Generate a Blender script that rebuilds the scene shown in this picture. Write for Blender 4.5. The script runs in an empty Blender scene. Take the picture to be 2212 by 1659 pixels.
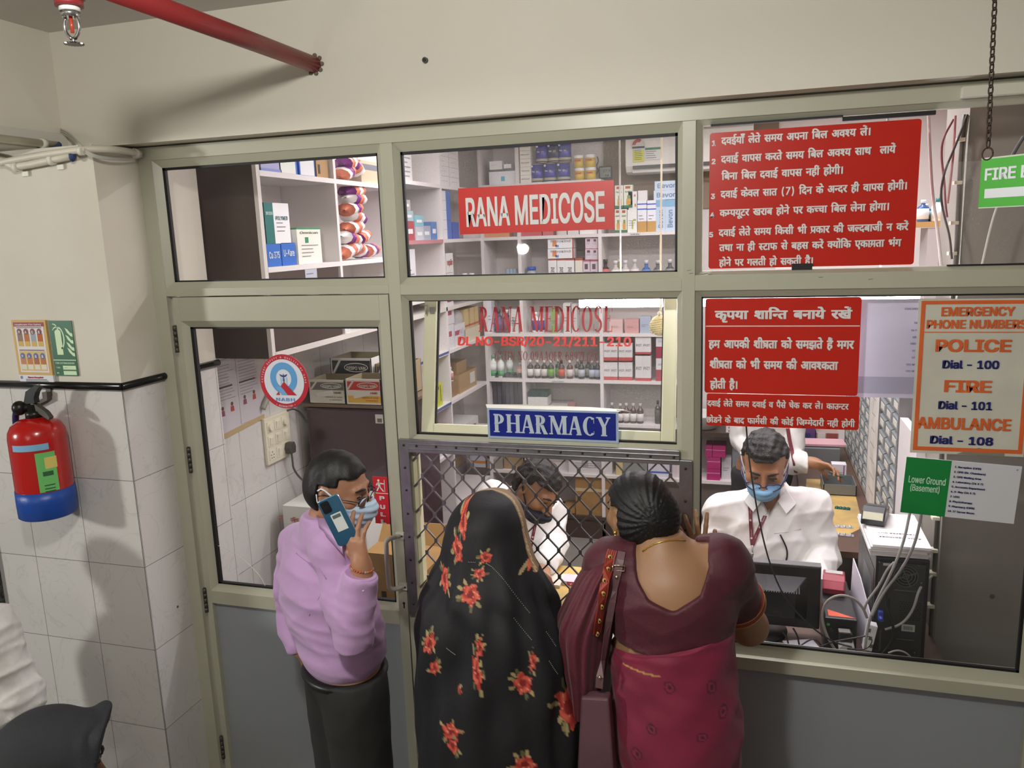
import bpy, bmesh, math, random, os
import numpy as np
from mathutils import Vector, Matrix
from mathutils.bvhtree import BVHTree
SC = bpy.context.scene
COL = SC.collection
random.seed(7)
pi = math.pi

# ---------------------------------------------------------------- camera
CF = 1713.77                                    # focal length in pixels of the 2212-wide frame
_y, _p, _r = [math.radians(a) for a in (-16.88423, -10.57883, -2.03996)]
CC = Vector((1.08692, -2.44295, 2.25714))
_f = Vector((math.sin(_y)*math.cos(_p), math.cos(_y)*math.cos(_p), math.sin(_p)))
_r0 = Vector((math.cos(_y), -math.sin(_y), 0)); _u0 = _r0.cross(_f)
CR = _r0*math.cos(_r) + _u0*math.sin(_r)
CU = -_r0*math.sin(_r) + _u0*math.cos(_r)
cam = bpy.data.cameras.new('camera'); camo = bpy.data.objects.new('camera', cam); COL.objects.link(camo)
cam.sensor_fit = 'HORIZONTAL'; cam.sensor_width = 36; cam.lens = 36*CF/2212
camo.matrix_world = Matrix(((CR.x, CU.x, -_f.x, CC.x), (CR.y, CU.y, -_f.y, CC.y), (CR.z, CU.z, -_f.z, CC.z), (0, 0, 0, 1)))
cam.clip_start = .02
SC.camera = camo
def at(px, py, y):
    "the point of the place that a measured spot of the photo shows, at depth y"
    d = CR*((px-1106)/CF) - CU*((py-829.5)/CF) + _f
    return CC + d*((y-CC.y)/d.y)
def atz(px, py, z):
    d = CR*((px-1106)/CF) - CU*((py-829.5)/CF) + _f
    return CC + d*((z-CC.z)/d.z)
def atx(px, py, x):
    d = CR*((px-1106)/CF) - CU*((py-829.5)/CF) + _f
    return CC + d*((x-CC.x)/d.x)

# ---------------------------------------------------------------- world, lights, exposure
wd = bpy.data.worlds.new('world'); SC.world = wd; wd.use_nodes = True
wd.node_tree.nodes['Background'].inputs[0].default_value = (1, .97, .91, 1)
wd.node_tree.nodes['Background'].inputs[1].default_value = .16
SC.view_settings.view_transform = 'Standard'; SC.view_settings.look = 'None'
SC.view_settings.exposure = 0.0; SC.view_settings.gamma = 1
SC.view_settings.use_curve_mapping = False
def area(name, loc, tgt, sx, sy, watt, col=(1, 1, 1)):
    l = bpy.data.lights.new(name, 'AREA'); l.shape = 'RECTANGLE'; l.size = sx; l.size_y = sy; l.energy = watt; l.color = col
    o = bpy.data.objects.new(name, l); COL.objects.link(o); o.location = loc
    o.rotation_euler = (Vector(tgt)-Vector(loc)).to_track_quat('-Z', 'Y').to_euler()
    return o
def point(name, loc, r, watt, col=(1, 1, 1)):
    l = bpy.data.lights.new(name, 'POINT'); l.shadow_soft_size = r; l.energy = watt; l.color = col
    o = bpy.data.objects.new(name, l); COL.objects.link(o); o.location = loc
    return o
WARM = (1, .985, .94); COOL = (1, .965, 1)
area('pharmacy_unseen_light', (.1, 1.55, 2.97), (.1, 1.55, 0), 1.9, .12, 26, COOL)
area('pharmacy_unseen_light', (1.3, 2.3, 2.97), (1.3, 2.3, 0), 1.2, .12, 18, COOL)
area('pharmacy_unseen_light', (.9, .95, 2.97), (.9, .95, 0), 1.6, .10, 28, COOL)  # added fill over the front counter to brighten the clerks, no known fixture
point('hall_ceiling_light', (.45, -2.0, 2.93), .07, 80, WARM)
area('hall_far_ceiling_light', (-.4, -4.6, 2.9), (-.3, -2.6, .3), 1.6, 1.2, 8, WARM)
point('hall_bulb_light', (-.62, -3.6, 2.155), .04, 58, WARM)
point('hall_side_bulb_light', (-4.2, -3.2, 2.5), .15, 330, WARM)

# ---------------------------------------------------------------- materials
def lin(h):
    h = h.lstrip('#'); v = [int(h[i:i+2], 16)/255 for i in (0, 2, 4)]
    return tuple((c/12.92 if c <= .04045 else ((c+.055)/1.055)**2.4) for c in v)
MATS = {}
def M(hexc, rough=.5, metal=0., emit=0., bump=0., bscale=40., var=0., vscale=6., alpha=1., trans=0., coat=0., sheen=0., dark=None, sss=0., attr=None):
    key = (hexc, rough, metal, emit, bump, bscale, var, vscale, alpha, trans, coat, sheen, dark, sss, attr)
    if key in MATS: return MATS[key]
    m = bpy.data.materials.new('paint_'+str(len(MATS))); MATS[key] = m; m.use_nodes = True
    nt = m.node_tree; b = nt.nodes['Principled BSDF']; N = nt.nodes.new; L = nt.links.new
    c = lin(hexc); b.inputs['Base Color'].default_value = (*c, 1); b.inputs['Roughness'].default_value = rough
    b.inputs['Metallic'].default_value = metal
    if coat: b.inputs['Coat Weight'].default_value = coat; b.inputs['Coat Roughness'].default_value = .08
    if sheen: b.inputs['Sheen Weight'].default_value = sheen
    if alpha < 1: b.inputs['Alpha'].default_value = alpha
    if trans: b.inputs['Transmission Weight'].default_value = trans; b.inputs['IOR'].default_value = 1.2
    if sss: b.inputs['Subsurface Weight'].default_value = sss; b.inputs['Subsurface Radius'].default_value = (.01, .004, .002); b.inputs['Subsurface Scale'].default_value = .5
    if emit: b.inputs['Emission Color'].default_value = (*c, 1); b.inputs['Emission Strength'].default_value = emit
    tc = None
    src = None
    if attr:
        a = N('ShaderNodeAttribute'); a.attribute_name = attr; src = a.outputs['Color']
        L(src, b.inputs['Base Color'])
    if bump or var:
        tc = N('ShaderNodeTexCoord')
    if var:
        n = N('ShaderNodeTexNoise'); n.inputs['Scale'].default_value = vscale; n.inputs['Detail'].default_value = 6; L(tc.outputs['Object'], n.inputs['Vector'])
        r = N('ShaderNodeMapRange'); r.inputs[1].default_value = .35; r.inputs[2].default_value = .7; L(n.outputs[0], r.inputs[0])
        x = N('ShaderNodeMix'); x.data_type = 'RGBA'
        d = lin(dark) if dark else tuple(v*(1-var) for v in c)
        x.inputs[6].default_value = (*c, 1); x.inputs[7].default_value = (*d, 1)
        if src: 
            x.blend_type = 'MULTIPLY'; L(src, x.inputs[6]); x.inputs[7].default_value = (1-var, 1-var, 1-var, 1)
        mm = N('ShaderNodeMath'); mm.operation = 'MULTIPLY'; mm.inputs[1].default_value = min(1, var if dark else 1); L(r.outputs[0], mm.inputs[0])
        L(mm.outputs[0], x.inputs[0]); L(x.outputs[2], b.inputs['Base Color'])
    if bump:
        n = N('ShaderNodeTexNoise'); n.inputs['Scale'].default_value = bscale; n.inputs['Detail'].default_value = 4; L(tc.outputs['Object'], n.inputs['Vector'])
        bp = N('ShaderNodeBump'); bp.inputs['Strength'].default_value = bump; bp.inputs['Distance'].default_value = .01
        L(n.outputs[0], bp.inputs['Height']); L(bp.outputs[0], b.inputs['Normal'])
    return m
def glass_mat(name, tint=(1, 1, 1), refl=1., dust=0., rough=.02):
    m = bpy.data.materials.new(name); m.use_nodes = True; nt = m.node_tree; N = nt.nodes.new; L = nt.links.new
    nt.nodes.remove(nt.nodes['Principled BSDF']); out = nt.nodes['Material Output']
    t = N('ShaderNodeBsdfTransparent'); t.inputs[0].default_value = (*tint, 1)
    g = N('ShaderNodeBsdfGlossy'); g.inputs['Roughness'].default_value = rough
    f = N('ShaderNodeFresnel'); f.inputs[0].default_value = 1.45
    k = N('ShaderNodeMath'); k.operation = 'MULTIPLY'; k.inputs[1].default_value = refl; L(f.outputs[0], k.inputs[0])
    mx = N('ShaderNodeMixShader'); L(k.outputs[0], mx.inputs[0]); L(t.outputs[0], mx.inputs[1]); L(g.outputs[0], mx.inputs[2])
    last = mx
    if dust:
        d = N('ShaderNodeBsdfDiffuse'); d.inputs[0].default_value = (.8, .79, .76, 1)
        tc = N('ShaderNodeTexCoord'); n = N('ShaderNodeTexNoise'); n.inputs['Scale'].default_value = 260; n.inputs['Detail'].default_value = 3; L(tc.outputs['Object'], n.inputs['Vector'])
        n2 = N('ShaderNodeTexNoise'); n2.inputs['Scale'].default_value = 3.5; L(tc.outputs['Object'], n2.inputs['Vector'])
        r = N('ShaderNodeMapRange'); r.inputs[1].default_value = .5; r.inputs[2].default_value = .8; r.inputs[3].default_value = .25; r.inputs[4].default_value = 1; L(n.outputs[0], r.inputs[0])
        r2 = N('ShaderNodeMapRange'); r2.inputs[1].default_value = .35; r2.inputs[2].default_value = .7; r2.inputs[3].default_value = .3; r2.inputs[4].default_value = 1; L(n2.outputs[0], r2.inputs[0])
        q = N('ShaderNodeMath'); q.operation = 'MULTIPLY'; L(r.outputs[0], q.inputs[0]); L(r2.outputs[0], q.inputs[1])
        q2 = N('ShaderNodeMath'); q2.operation = 'MULTIPLY'; q2.inputs[1].default_value = dust; L(q.outputs[0], q2.inputs[0])
        m2 = N('ShaderNodeMixShader'); L(q2.outputs[0], m2.inputs[0]); L(mx.outputs[0], m2.inputs[1]); L(d.outputs[0], m2.inputs[2]); last = m2
    L(last.outputs[0], out.inputs[0])
    return m

# ---------------------------------------------------------------- geometry builder
ORG = {}
def V(*a): return Vector(a)
FONTS = {}
def font(name):
    if name not in FONTS:
        f = None
        try: f = bpy.data.fonts.load(os.path.join(bpy.utils.resource_path('LOCAL'), 'datafiles', 'fonts', name))
        except Exception: f = None
        FONTS[name] = f
    return FONTS[name]
TCACHE = {}
def glyphs(s, bold=0., fnt='Inter.woff2', space=1.):
    "flat outline mesh of a string, baseline at 0, cap height about .73"
    key = (s, bold, fnt, space)
    if key in TCACHE: return TCACHE[key]
    c = bpy.data.curves.new('lettering', 'FONT'); c.body = s; c.resolution_u = 3; c.space_character = space
    if fnt and font(fnt): c.font = font(fnt)
    o = bpy.data.objects.new('lettering', c); COL.objects.link(o)
    me = bpy.data.meshes.new_from_object(o.evaluated_get(bpy.context.evaluated_depsgraph_get()))
    v = [p.co.copy() for p in me.vertices]; f = [tuple(p.vertices) for p in me.polygons]
    bpy.data.objects.remove(o); bpy.data.curves.remove(c); bpy.data.meshes.remove(me)
    if bold:
        n = len(v); v0, f0 = v, f; v, f = [], []
        for k, (dx, dy) in enumerate(((-bold, -bold*.6), (bold, -bold*.6), (-bold, bold*.6), (bold, bold*.6))):
            f += [tuple(i+k*n for i in q) for q in f0]; v += [Vector((p.x+dx, p.y+dy, k*2.5e-4)) for p in v0]
    TCACHE[key] = (v, f)
    return v, f
class B:
    def __init__(s): s.v = []; s.f = []; s.m = []; s.mats = []; s.cur = 0; s.sm = []
    def mat(s, m):
        if m not in s.mats: s.mats.append(m)
        s.cur = s.mats.index(m); return s
    def add(s, vs, fs, sm=False):
        o = len(s.v); s.v += [Vector(p) for p in vs]
        for f in fs: s.f.append(tuple(i+o for i in f)); s.m.append(s.cur); s.sm.append(sm)
        return s
    def box(s, x0, x1, y0, y1, z0, z1):
        if x0 > x1: x0, x1 = x1, x0
        if y0 > y1: y0, y1 = y1, y0
        if z0 > z1: z0, z1 = z1, z0
        return s.add([(x0, y0, z0), (x1, y0, z0), (x1, y1, z0), (x0, y1, z0), (x0, y0, z1), (x1, y0, z1), (x1, y1, z1), (x0, y1, z1)],
                     [(0, 3, 2, 1), (4, 5, 6, 7), (0, 1, 5, 4), (1, 2, 6, 5), (2, 3, 7, 6), (3, 0, 4, 7)])
    def obox(s, c, size, rot=None):
        "box centred at c, rot = 3x3 matrix or z angle"
        R = rot if isinstance(rot, Matrix) else Matrix.Rotation(rot or 0, 3, 'Z')
        w, d, h = [q/2 for q in size]; c = Vector(c)
        vs = [c+R@Vector(p) for p in ((-w, -d, -h), (w, -d, -h), (w, d, -h), (-w, d, -h), (-w, -d, h), (w, -d, h), (w, d, h), (-w, d, h))]
        return s.add(vs, [(0, 3, 2, 1), (4, 5, 6, 7), (0, 1, 5, 4), (1, 2, 6, 5), (2, 3, 7, 6), (3, 0, 4, 7)])
    def quad(s, *p): return s.add(p, [tuple(range(len(p)))])
    def cyl(s, a, b, r0, r1=None, n=16, cap=True, sm=True):
        a = Vector(a); b = Vector(b); r1 = r0 if r1 is None else r1
        d = (b-a).normalized(); u = d.orthogonal().normalized(); w = d.cross(u)
        vs = []
        for c, r in ((a, r0), (b, r1)):
            for i in range(n): vs.append(c+(u*math.cos(2*pi*i/n)+w*math.sin(2*pi*i/n))*r)
        s.add(vs, [(i, (i+1) % n, n+(i+1) % n, n+i) for i in range(n)], sm)
        if cap:
            o = len(s.v)-2*n
            s.f.append(tuple(o+n-1-i for i in range(n))); s.m.append(s.cur); s.sm.append(False)
            s.f.append(tuple(o+n+i for i in range(n))); s.m.append(s.cur); s.sm.append(False)
        return s
    def tube(s, pts, r, n=8, smooth=0, flat=None):
        pts = [Vector(p) for p in pts]
        for _ in range(smooth):
            q = [pts[0]]
            for a, b in zip(pts, pts[1:]): q += [a*.75+b*.25, a*.25+b*.75]
            q.append(pts[-1]); pts = q
        rs = r if isinstance(r, (list, tuple)) else [r]*len(pts)
        if len(rs) != len(pts): rs = [rs[min(len(rs)-1, int(i*len(rs)/len(pts)))] for i in range(len(pts))]
        vs = []; u = None; N = len(pts)
        for i, p in enumerate(pts):
            d = (pts[min(i+1, N-1)]-pts[max(i-1, 0)]).normalized()
            if u is None: u = Vector(flat).cross(d).normalized() if flat else d.orthogonal().normalized()
            u = (u-d*u.dot(d)).normalized(); w = d.cross(u)
            for k in range(n): vs.append(p+(u*math.cos(2*pi*k/n)+w*math.sin(2*pi*k/n)*(.25 if flat else 1))*rs[i])
        fs = [(i*n+k, i*n+(k+1) % n, (i+1)*n+(k+1) % n, (i+1)*n+k) for i in range(N-1) for k in range(n)]
        fs += [tuple(reversed(range(n))), tuple((N-1)*n+k for k in range(n))]
        return s.add(vs, fs, True)
    def lathe(s, prof, c=(0, 0, 0), n=24, rot=None):
        c = Vector(c); vs = []; R = rot or Matrix.Identity(3)
        for r, z in prof:
            for k in range(n): vs.append(c+R@Vector((r*math.cos(2*pi*k/n), r*math.sin(2*pi*k/n), z)))
        fs = [(i*n+k, i*n+(k+1) % n, (i+1)*n+(k+1) % n, (i+1)*n+k) for i in range(len(prof)-1) for k in range(n)]
        s.add(vs, fs, True)
        o = len(s.v)-len(vs)
        s.f.append(tuple(o+n-1-i for i in range(n))); s.m.append(s.cur); s.sm.append(False)
        s.f.append(tuple(o+(len(prof)-1)*n+i for i in range(n))); s.m.append(s.cur); s.sm.append(False)
        return s
    def prism(s, poly, o, u, v, d):
        "extrude polygon (2d) placed at o along axes u,v by vector d"
        o = Vector(o); u = Vector(u); v = Vector(v); d = Vector(d); n = len(poly)
        a = [o+u*p[0]+v*p[1] for p in poly]; b = [p+d for p in a]
        return s.add(a+b, [tuple(range(n)), tuple(reversed(range(n, 2*n)))]+[(i, n+i, n+(i+1) % n, (i+1) % n) for i in range(n)])
    def ell(s, c, r, n=16, rot=None):
        c = Vector(c); r = Vector(r) if not isinstance(r, (int, float)) else Vector((r, r, r)); vs = []; h = n//2
        R = rot or Matrix.Identity(3)
        for i in range(h+1):
            t = pi*i/h
            for k in range(n): vs.append(c+R@Vector((r.x*math.sin(t)*math.cos(2*pi*k/n), r.y*math.sin(t)*math.sin(2*pi*k/n), r.z*math.cos(t))))
        return s.add(vs, [(i*n+k, (i+1)*n+k, (i+1)*n+(k+1) % n, i*n+(k+1) % n) for i in range(h) for k in range(n)], True)
    def flat(s, poly, o, u, v):
        o = Vector(o); u = Vector(u); v = Vector(v)
        return s.add([o+u*p[0]+v*p[1] for p in poly], [tuple(range(len(poly)))])
    def outline(s, vf, o, u, v, x0, x1, y0, y1):
        "fit an outline mesh into a rectangle of the plane (o,u,v)"
        vs, fs = vf
        a = min(p[0] for p in vs); b = max(p[0] for p in vs); c = min(p[1] for p in vs); d = max(p[1] for p in vs)
        o = Vector(o); u = Vector(u); v = Vector(v)
        sx = (x1-x0)/max(b-a, 1e-6); sy = (y1-y0)/max(d-c, 1e-6)
        return s.add([o+u*(x0+(p[0]-a)*sx)+v*(y0+(p[1]-c)*sy)+u.cross(v)*p[2] for p in vs], fs)
    def text(s, t, o, u, v, x0, y0, h, w=None, bold=0., fnt='Inter.woff2', al='l', thick=0., space=1.):
        "string with cap height h at (x0,y0) of the plane; w = total width"
        vs, fs = glyphs(t, bold, fnt, space)
        if not vs: return s
        a = min(p[0] for p in vs); b = max(p[0] for p in vs)
        sy = h/.73; sx = sy if w is None else w/max(b-a, 1e-6); W = (b-a)*sx
        xs = x0-(W/2 if al == 'c' else W if al == 'r' else 0)
        o = Vector(o); u = Vector(u); v = Vector(v)
        for k in ((0,) if not thick else (-thick, 0, thick)):
            s.add([o+u*(xs+(p.x-a)*sx+k)+v*(y0+p.y*sy)+u.cross(v)*p.z for p in vs], fs)
        return s
    def lines(s, o, u, v, x0, x1, ytop, n, step, h, jag=.3):
        "rows of small print"
        for i in range(n):
            e = x1-(x1-x0)*jag*random.random()
            y = ytop-i*step
            s.flat([(x0, y), (e, y), (e, y+h), (x0, y+h)], o, u, v)
        return s
    def obj(s, name, parent=None, bevel=0., loc=None, cols=None):
        me = bpy.data.meshes.new(name)
        o = bpy.data.objects.new(name, me); COL.objects.link(o)
        if parent is not None:
            o.parent = parent; org = ORG[parent.name]; ORG[o.name] = org
        else:
            org = Vector(loc) if loc is not None else Vector((0, 0, 0)); o.location = org; ORG[o.name] = org
        me.from_pydata([tuple(p-org) for p in s.v], [], s.f)
        for m in s.mats: me.materials.append(m)
        me.polygons.foreach_set('material_index', s.m); me.polygons.foreach_set('use_smooth', s.sm)
        if cols is not None:
            ca = me.color_attributes.new('tint', 'FLOAT_COLOR', 'POINT'); ca.data.foreach_set('color', np.asarray(cols, dtype=np.float32).ravel())
        me.update()
        if bevel:
            md = o.modifiers.new('edge', 'BEVEL'); md.width = bevel; md.segments = 2; md.limit_method = 'ANGLE'; md.angle_limit = .8
        return o
def tag(o, label=None, cat=None, group=None, kind=None):
    if label: o['label'] = label
    if cat: o['category'] = cat
    if group: o['group'] = group
    if kind: o['kind'] = kind
    return o
def thing(name, label, cat, loc=(0, 0, 0), group=None, kind=None):
    o = bpy.data.objects.new(name, None); COL.objects.link(o); o.location = loc; ORG[o.name] = Vector(loc); o.empty_display_size = .05
    return tag(o, label, cat, group, kind)
def one(b, name, label, cat, group=None, bevel=0.):
    "a thing that is one mesh, its origin at the middle of its base"
    for p in b.v: p.z += .0005
    xs = [p.x for p in b.v]; ys = [p.y for p in b.v]; zs = [p.z for p in b.v]
    return tag(b.obj(name, loc=((min(xs)+max(xs))/2, (min(ys)+max(ys))/2, min(zs)), bevel=bevel), label, cat, group)
def struct(b, name, bevel=0., parent=None, label=None):
    o = b.obj(name, parent=parent, bevel=bevel)
    if parent is None: o['kind'] = 'structure'
    if label: o['label'] = label
    return o
def copy_tree(o, loc, rot=None, parent=None):
    c = o.copy(); COL.objects.link(c); c.parent = parent
    if parent is None:
        c.location = loc
        if rot is not None: c.rotation_euler = (0, 0, rot)
    for ch in list(o.children): copy_tree(ch, None, None, c)
    return c
X, Y, Z = Vector((1, 0, 0)), Vector((0, 1, 0)), Vector((0, 0, 1))
ORD = ['first', 'second', 'third', 'fourth', 'fifth', 'sixth', 'seventh', 'eighth', 'ninth', 'tenth', 'eleventh', 'twelfth', 'thirteenth', 'fourteenth', 'fifteenth', 'sixteenth']
def rrect(w, h, r, n=4):
    p = []
    for cx, cy, a0 in ((w-r, h-r, 0), (r, h-r, 90), (r, r, 180), (w-r, r, 270)):
        for i in range(n+1):
            a = math.radians(a0+90*i/n); p.append((cx+r*math.cos(a), cy+r*math.sin(a)))
    return p
def circ(cx, cy, r, n=32, a0=0, a1=360, ry=None):
    ry = r if ry is None else ry
    return [(cx+r*math.cos(math.radians(a0+(a1-a0)*i/n)), cy+ry*math.sin(math.radians(a0+(a1-a0)*i/n))) for i in range(n+(0 if a1-a0 == 360 else 1))]
def ringmesh(cx, cy, rx, ry, tx, ty, a0=0, a1=360, n=28):
    "elliptic band as an outline mesh"
    vs = []; 
    for i in range(n+1):
        a = math.radians(a0+(a1-a0)*i/n); c, s_ = math.cos(a), math.sin(a)
        vs += [Vector((cx+rx*c, cy+ry*s_, 0)), Vector((cx+(rx-tx)*c, cy+(ry-ty)*s_, 0))]
    return vs, [(2*i, 2*i+2, 2*i+3, 2*i+1) for i in range(n)]

# ---------------------------------------------------------------- lettering: serif capitals and shaped Devanagari
def serif_glyph(ch, st=.13, th=.035, sf=.04):
    "one serif glyph in a box of height 1; returns outline and advance"
    vs, fs = [], []
    def poly(*p):
        o = len(vs); vs.extend(Vector((q[0], q[1], len(fs)*1.2e-4)) for q in p); fs.append(tuple(range(o, o+len(p))))
    def rect(a, b, c, d): poly((a, c), (b, c), (b, d), (a, d))
    def stem(x, w, y0=0, y1=1, sb=True, stp=True):
        rect(x, x+w, y0, y1); e = .055
        if sb: rect(x-e, x+w+e, y0, y0+sf)
        if stp: rect(x-e, x+w+e, y1-sf, y1)
    def diag(xa, ya, xb, yb, w): poly((xa, ya), (xa+w, ya), (xb+w, yb), (xb, yb))
    def ring(*a, **k):
        v, f = ringmesh(*a, **k); o = len(vs); zz = len(fs)*1.2e-4; vs.extend(Vector((q.x, q.y, zz)) for q in v); fs.extend(tuple(i+o for i in q) for q in f)
    w = .6
    if ch == 'R': stem(.06, st); ring(.25, .745, .27, .255, st, th+.01, -90, 90); rect(.06, .27, 1-th-.01, 1); rect(.06, .3, .49, .49+th); diag(.26, .5, .46, 0, st); rect(.44, .66, 0, sf); w = .66
    elif ch == 'P': stem(.06, st); ring(.25, .73, .3, .27, st, th+.01, -90, 90); rect(.06, .27, 1-th-.01, 1); rect(.06, .3, .46, .46+th); w = .6
    elif ch == 'B': stem(.06, st); ring(.25, .75, .26, .25, st, th, -90, 90); ring(.25, .26, .3, .26, st, th, -90, 90); w = .6
    elif ch == 'A': diag(.06, 0, .28, 1, th+.015); diag(.49, 0, .27, 1, st); rect(.14, .5, .3, .3+th); rect(0, .2, 0, sf); rect(.42, .68, 0, sf); w = .68
    elif ch == 'N': rect(.09, .09+th+.01, 0, 1); diag(.53, 0, .07, 1, st); rect(.62, .62+th+.01, 0, 1); rect(.01, .2, 0, sf); rect(.0, .16, 1-sf, 1); rect(.53, .74, 1-sf, 1); w = .74
    elif ch == 'M': rect(.09, .09+th+.01, 0, 1); diag(.42, 0, .07, 1, st); diag(.42, 0, .68, 1, th+.02); stem(.69, st); rect(.01, .2, 0, sf); rect(0, .18, 1-sf, 1); w = .9
    elif ch == 'E': stem(.06, st); rect(.06, .52, 1-sf, 1); rect(.06, .54, 0, sf); rect(.06, .4, .5, .5+sf); rect(.49, .52, .78, 1); rect(.51, .54, 0, .24); rect(.37, .4, .4, .64); w = .56
    elif ch == 'F': stem(.06, st); rect(.06, .52, 1-sf, 1); rect(.06, .4, .5, .5+sf); rect(.49, .52, .76, 1); rect(.37, .4, .4, .64); w = .54
    elif ch == 'L': stem(.06, st); rect(.06, .52, 0, sf); rect(.49, .52, 0, .26); w = .54
    elif ch == 'D': stem(.06, st); ring(.22, .5, .43, .5, st, th, -90, 90); rect(.06, .24, 1-th, 1); rect(.06, .24, 0, th); w = .68
    elif ch == 'I': stem(.06, st); w = .25
    elif ch in 'CG': 
        ring(.36, .5, .34, .51, st, th, 50, 310); rect(.55, .58, .66, .97); w = .64
        if ch == 'G': stem(.48, st*.8, .02, .42, False, True); w = .68
        else: rect(.56, .585, .1, .26)
    elif ch in 'OQ0':
        ring(.34, .5, .34 if ch != '0' else .26, .51, st, th); w = .7
        if ch == 'Q': diag(.34, .06, .6, -.2, .1)
    elif ch == 'S': ring(.28, .74, .24, .27, st*.8, th, 40, 270); ring(.28, .26, .26, .27, st*.8, th, -140, 90); diag(.36, .36, .1, .64, st); rect(.46, .49, .7, .98); rect(.03, .06, .02, .3); w = .56
    elif ch == 'T': stem(.26, st, 0, 1, True, False); rect(.02, .62, 1-sf, 1); rect(.02, .05, .76, 1); rect(.59, .62, .76, 1); w = .64
    elif ch == 'H': stem(.06, st); stem(.52, st); rect(.1, .58, .48, .48+sf); w = .72
    elif ch == 'Y': diag(.27, .45, .04, 1, st); diag(.33, .45, .56, 1, th+.02); stem(.27, st, 0, .5, True, False); rect(-.02, .24, 1-sf, 1); rect(.46, .68, 1-sf, 1); w = .66
    elif ch == 'Z': rect(.05, .55, 1-sf, 1); rect(.03, .55, 0, sf); diag(.03, 0, .43, 1, st); rect(.05, .08, .76, 1); rect(.53, .56, 0, .25); w = .6
    elif ch == 'X': diag(.42, 0, .06, 1, st); diag(.08, 0, .5, 1, th+.01); rect(0, .2, 0, sf); rect(.38, .62, 0, sf); rect(0, .24, 1-sf, 1); rect(.42, .62, 1-sf, 1); w = .64
    elif ch == '9': ring(.27, .68, .25, .32, st*.8, th); ring(.2, .5, .32, .5, st*.8, th, -80, 20); w = .56
    elif ch == '6': ring(.27, .32, .25, .32, st*.8, th); ring(.34, .5, .32, .5, st*.8, th, 100, 200); w = .56
    elif ch == '8': ring(.27, .75, .22, .25, st*.8, th); ring(.27, .27, .25, .27, st*.8, th); w = .56
    elif ch == '7': rect(.04, .52, 1-sf*2, 1); diag(.14, 0, .42, 1, st*.8); rect(.04, .07, .78, 1); w = .55
    elif ch == '.': rect(.05, .16, 0, .1); w = .22
    elif ch == '-': rect(.05, .3, .3, .38); w = .36
    else: w = .32
    return vs, fs, w
def serif(t, st=.13, th=.035, sf=.04, gap=.07):
    V_, F_ = [], []; x = 0
    for ch in t:
        v, f, w = serif_glyph(ch, st, th, sf); o = len(V_)
        V_ += [Vector((p.x+x, p.y, p.z)) for p in v]; F_ += [tuple(i+o for i in q) for q in f]; x += w+gap
    return V_, F_
def clip_right(vf, cut):
    "half form of a Devanagari letter: everything left of its stem"
    vs, fs = vf; bm = bmesh.new(); bv = [bm.verts.new((p[0], p[1], p[2])) for p in vs]
    for f in fs:
        try: bm.faces.new([bv[i] for i in f])
        except ValueError: pass
    bmesh.ops.bisect_plane(bm, geom=bm.verts[:]+bm.edges[:]+bm.faces[:], plane_co=(cut, 0, 0), plane_no=(1, 0, 0), clear_outer=True)
    bm.verts.index_update(); r = ([v.co.copy() for v in bm.verts], [tuple(v.index for v in f.verts) for f in bm.faces]); bm.free(); return r
DEV = 'NotoSansDevanagari-Regular.woff2'
BAR = .1
def dev(t, bold=.0):
    "shape a line of Devanagari: i-matra before its cluster, half forms, rakar and reph"
    def adv(s):
        a = glyphs('ऽ'+s+'ऽ', bold, DEV)[0]; b = glyphs('ऽऽ', bold, DEV)[0]
        return max(p.x for p in a)-max(p.x for p in b)
    V_, F_ = [], []; x = 0.
    def put(vf, dx=0., dy=0.):
        o = len(V_); V_.extend(Vector((p[0]+x+dx, p[1]+dy, p[2])) for p in vf[0]); F_.extend(tuple(i+o for i in q) for q in vf[1])
    i = 0; MARK = 'ाीुूृेैोौंँः'; cons = lambda c: 'क' <= c <= 'ह'
    while i < len(t):
        c = t[i]
        if c == ' ': x += .26; i += 1; continue
        if not cons(c):
            if ord(c) < 128:
                g = glyphs(c, bold, 'Inter.woff2'); a = max(p.x for p in g[0]); put((([Vector((p.x*.8, p.y*.8, p.z)) for p in g[0]]), g[1])); x += a*.8+.06; i += 1; continue
            w = adv(c); put(glyphs(c, bold, DEV)); x += w; i += 1
            while i < len(t) and t[i] in 'ंँ': put(glyphs(t[i], bold, DEV), 0); i += 1
            continue
        reph = False; half = []; 
        if c == 'र' and t[i+1:i+2] == '्': reph = True; i += 2; c = t[i]
        while t[i+1:i+2] == '्' and t[i+2:i+3] != 'र': half.append(c); i += 2; c = t[i]
        rak = t[i+1:i+3] == '्र'
        i += 3 if rak else 1
        ms = ''
        while i < len(t) and t[i] in MARK+'ि': ms += t[i]; i += 1
        if 'ि' in ms:
            g = glyphs('ि', bold, DEV); wi = adv('ि'); put(g); x += wi
        for hc in half:
            g = glyphs(hc, bold, DEV); w = adv(hc)
            cut = w*(.72 if hc in 'कफ' else 1)-(.0 if hc in 'कफ' else BAR+.02)
            put(clip_right(g, cut)); x += cut
        w = adv(c); put(glyphs(c, bold, DEV))
        if rak: 
            e = w-BAR-.02; q = [Vector((e-.22, .02, 0)), Vector((e-.2, -.03, 0)), Vector((e+.04, .18, 0)), Vector((e+.04, .25, 0))]; put((q, [(0, 1, 2, 3)]))
        x += w
        for m in ms:
            if m == 'ि': continue
            if m in 'ाीोौ': 
                wm = adv(m); put(glyphs(m, bold, DEV)); x += wm
            else: put(glyphs(m, bold, DEV))
        if reph: put(ringmesh(-.09, .50, .09, .10, .06, .06, 10, 190, 10))
    return V_, F_

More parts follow.
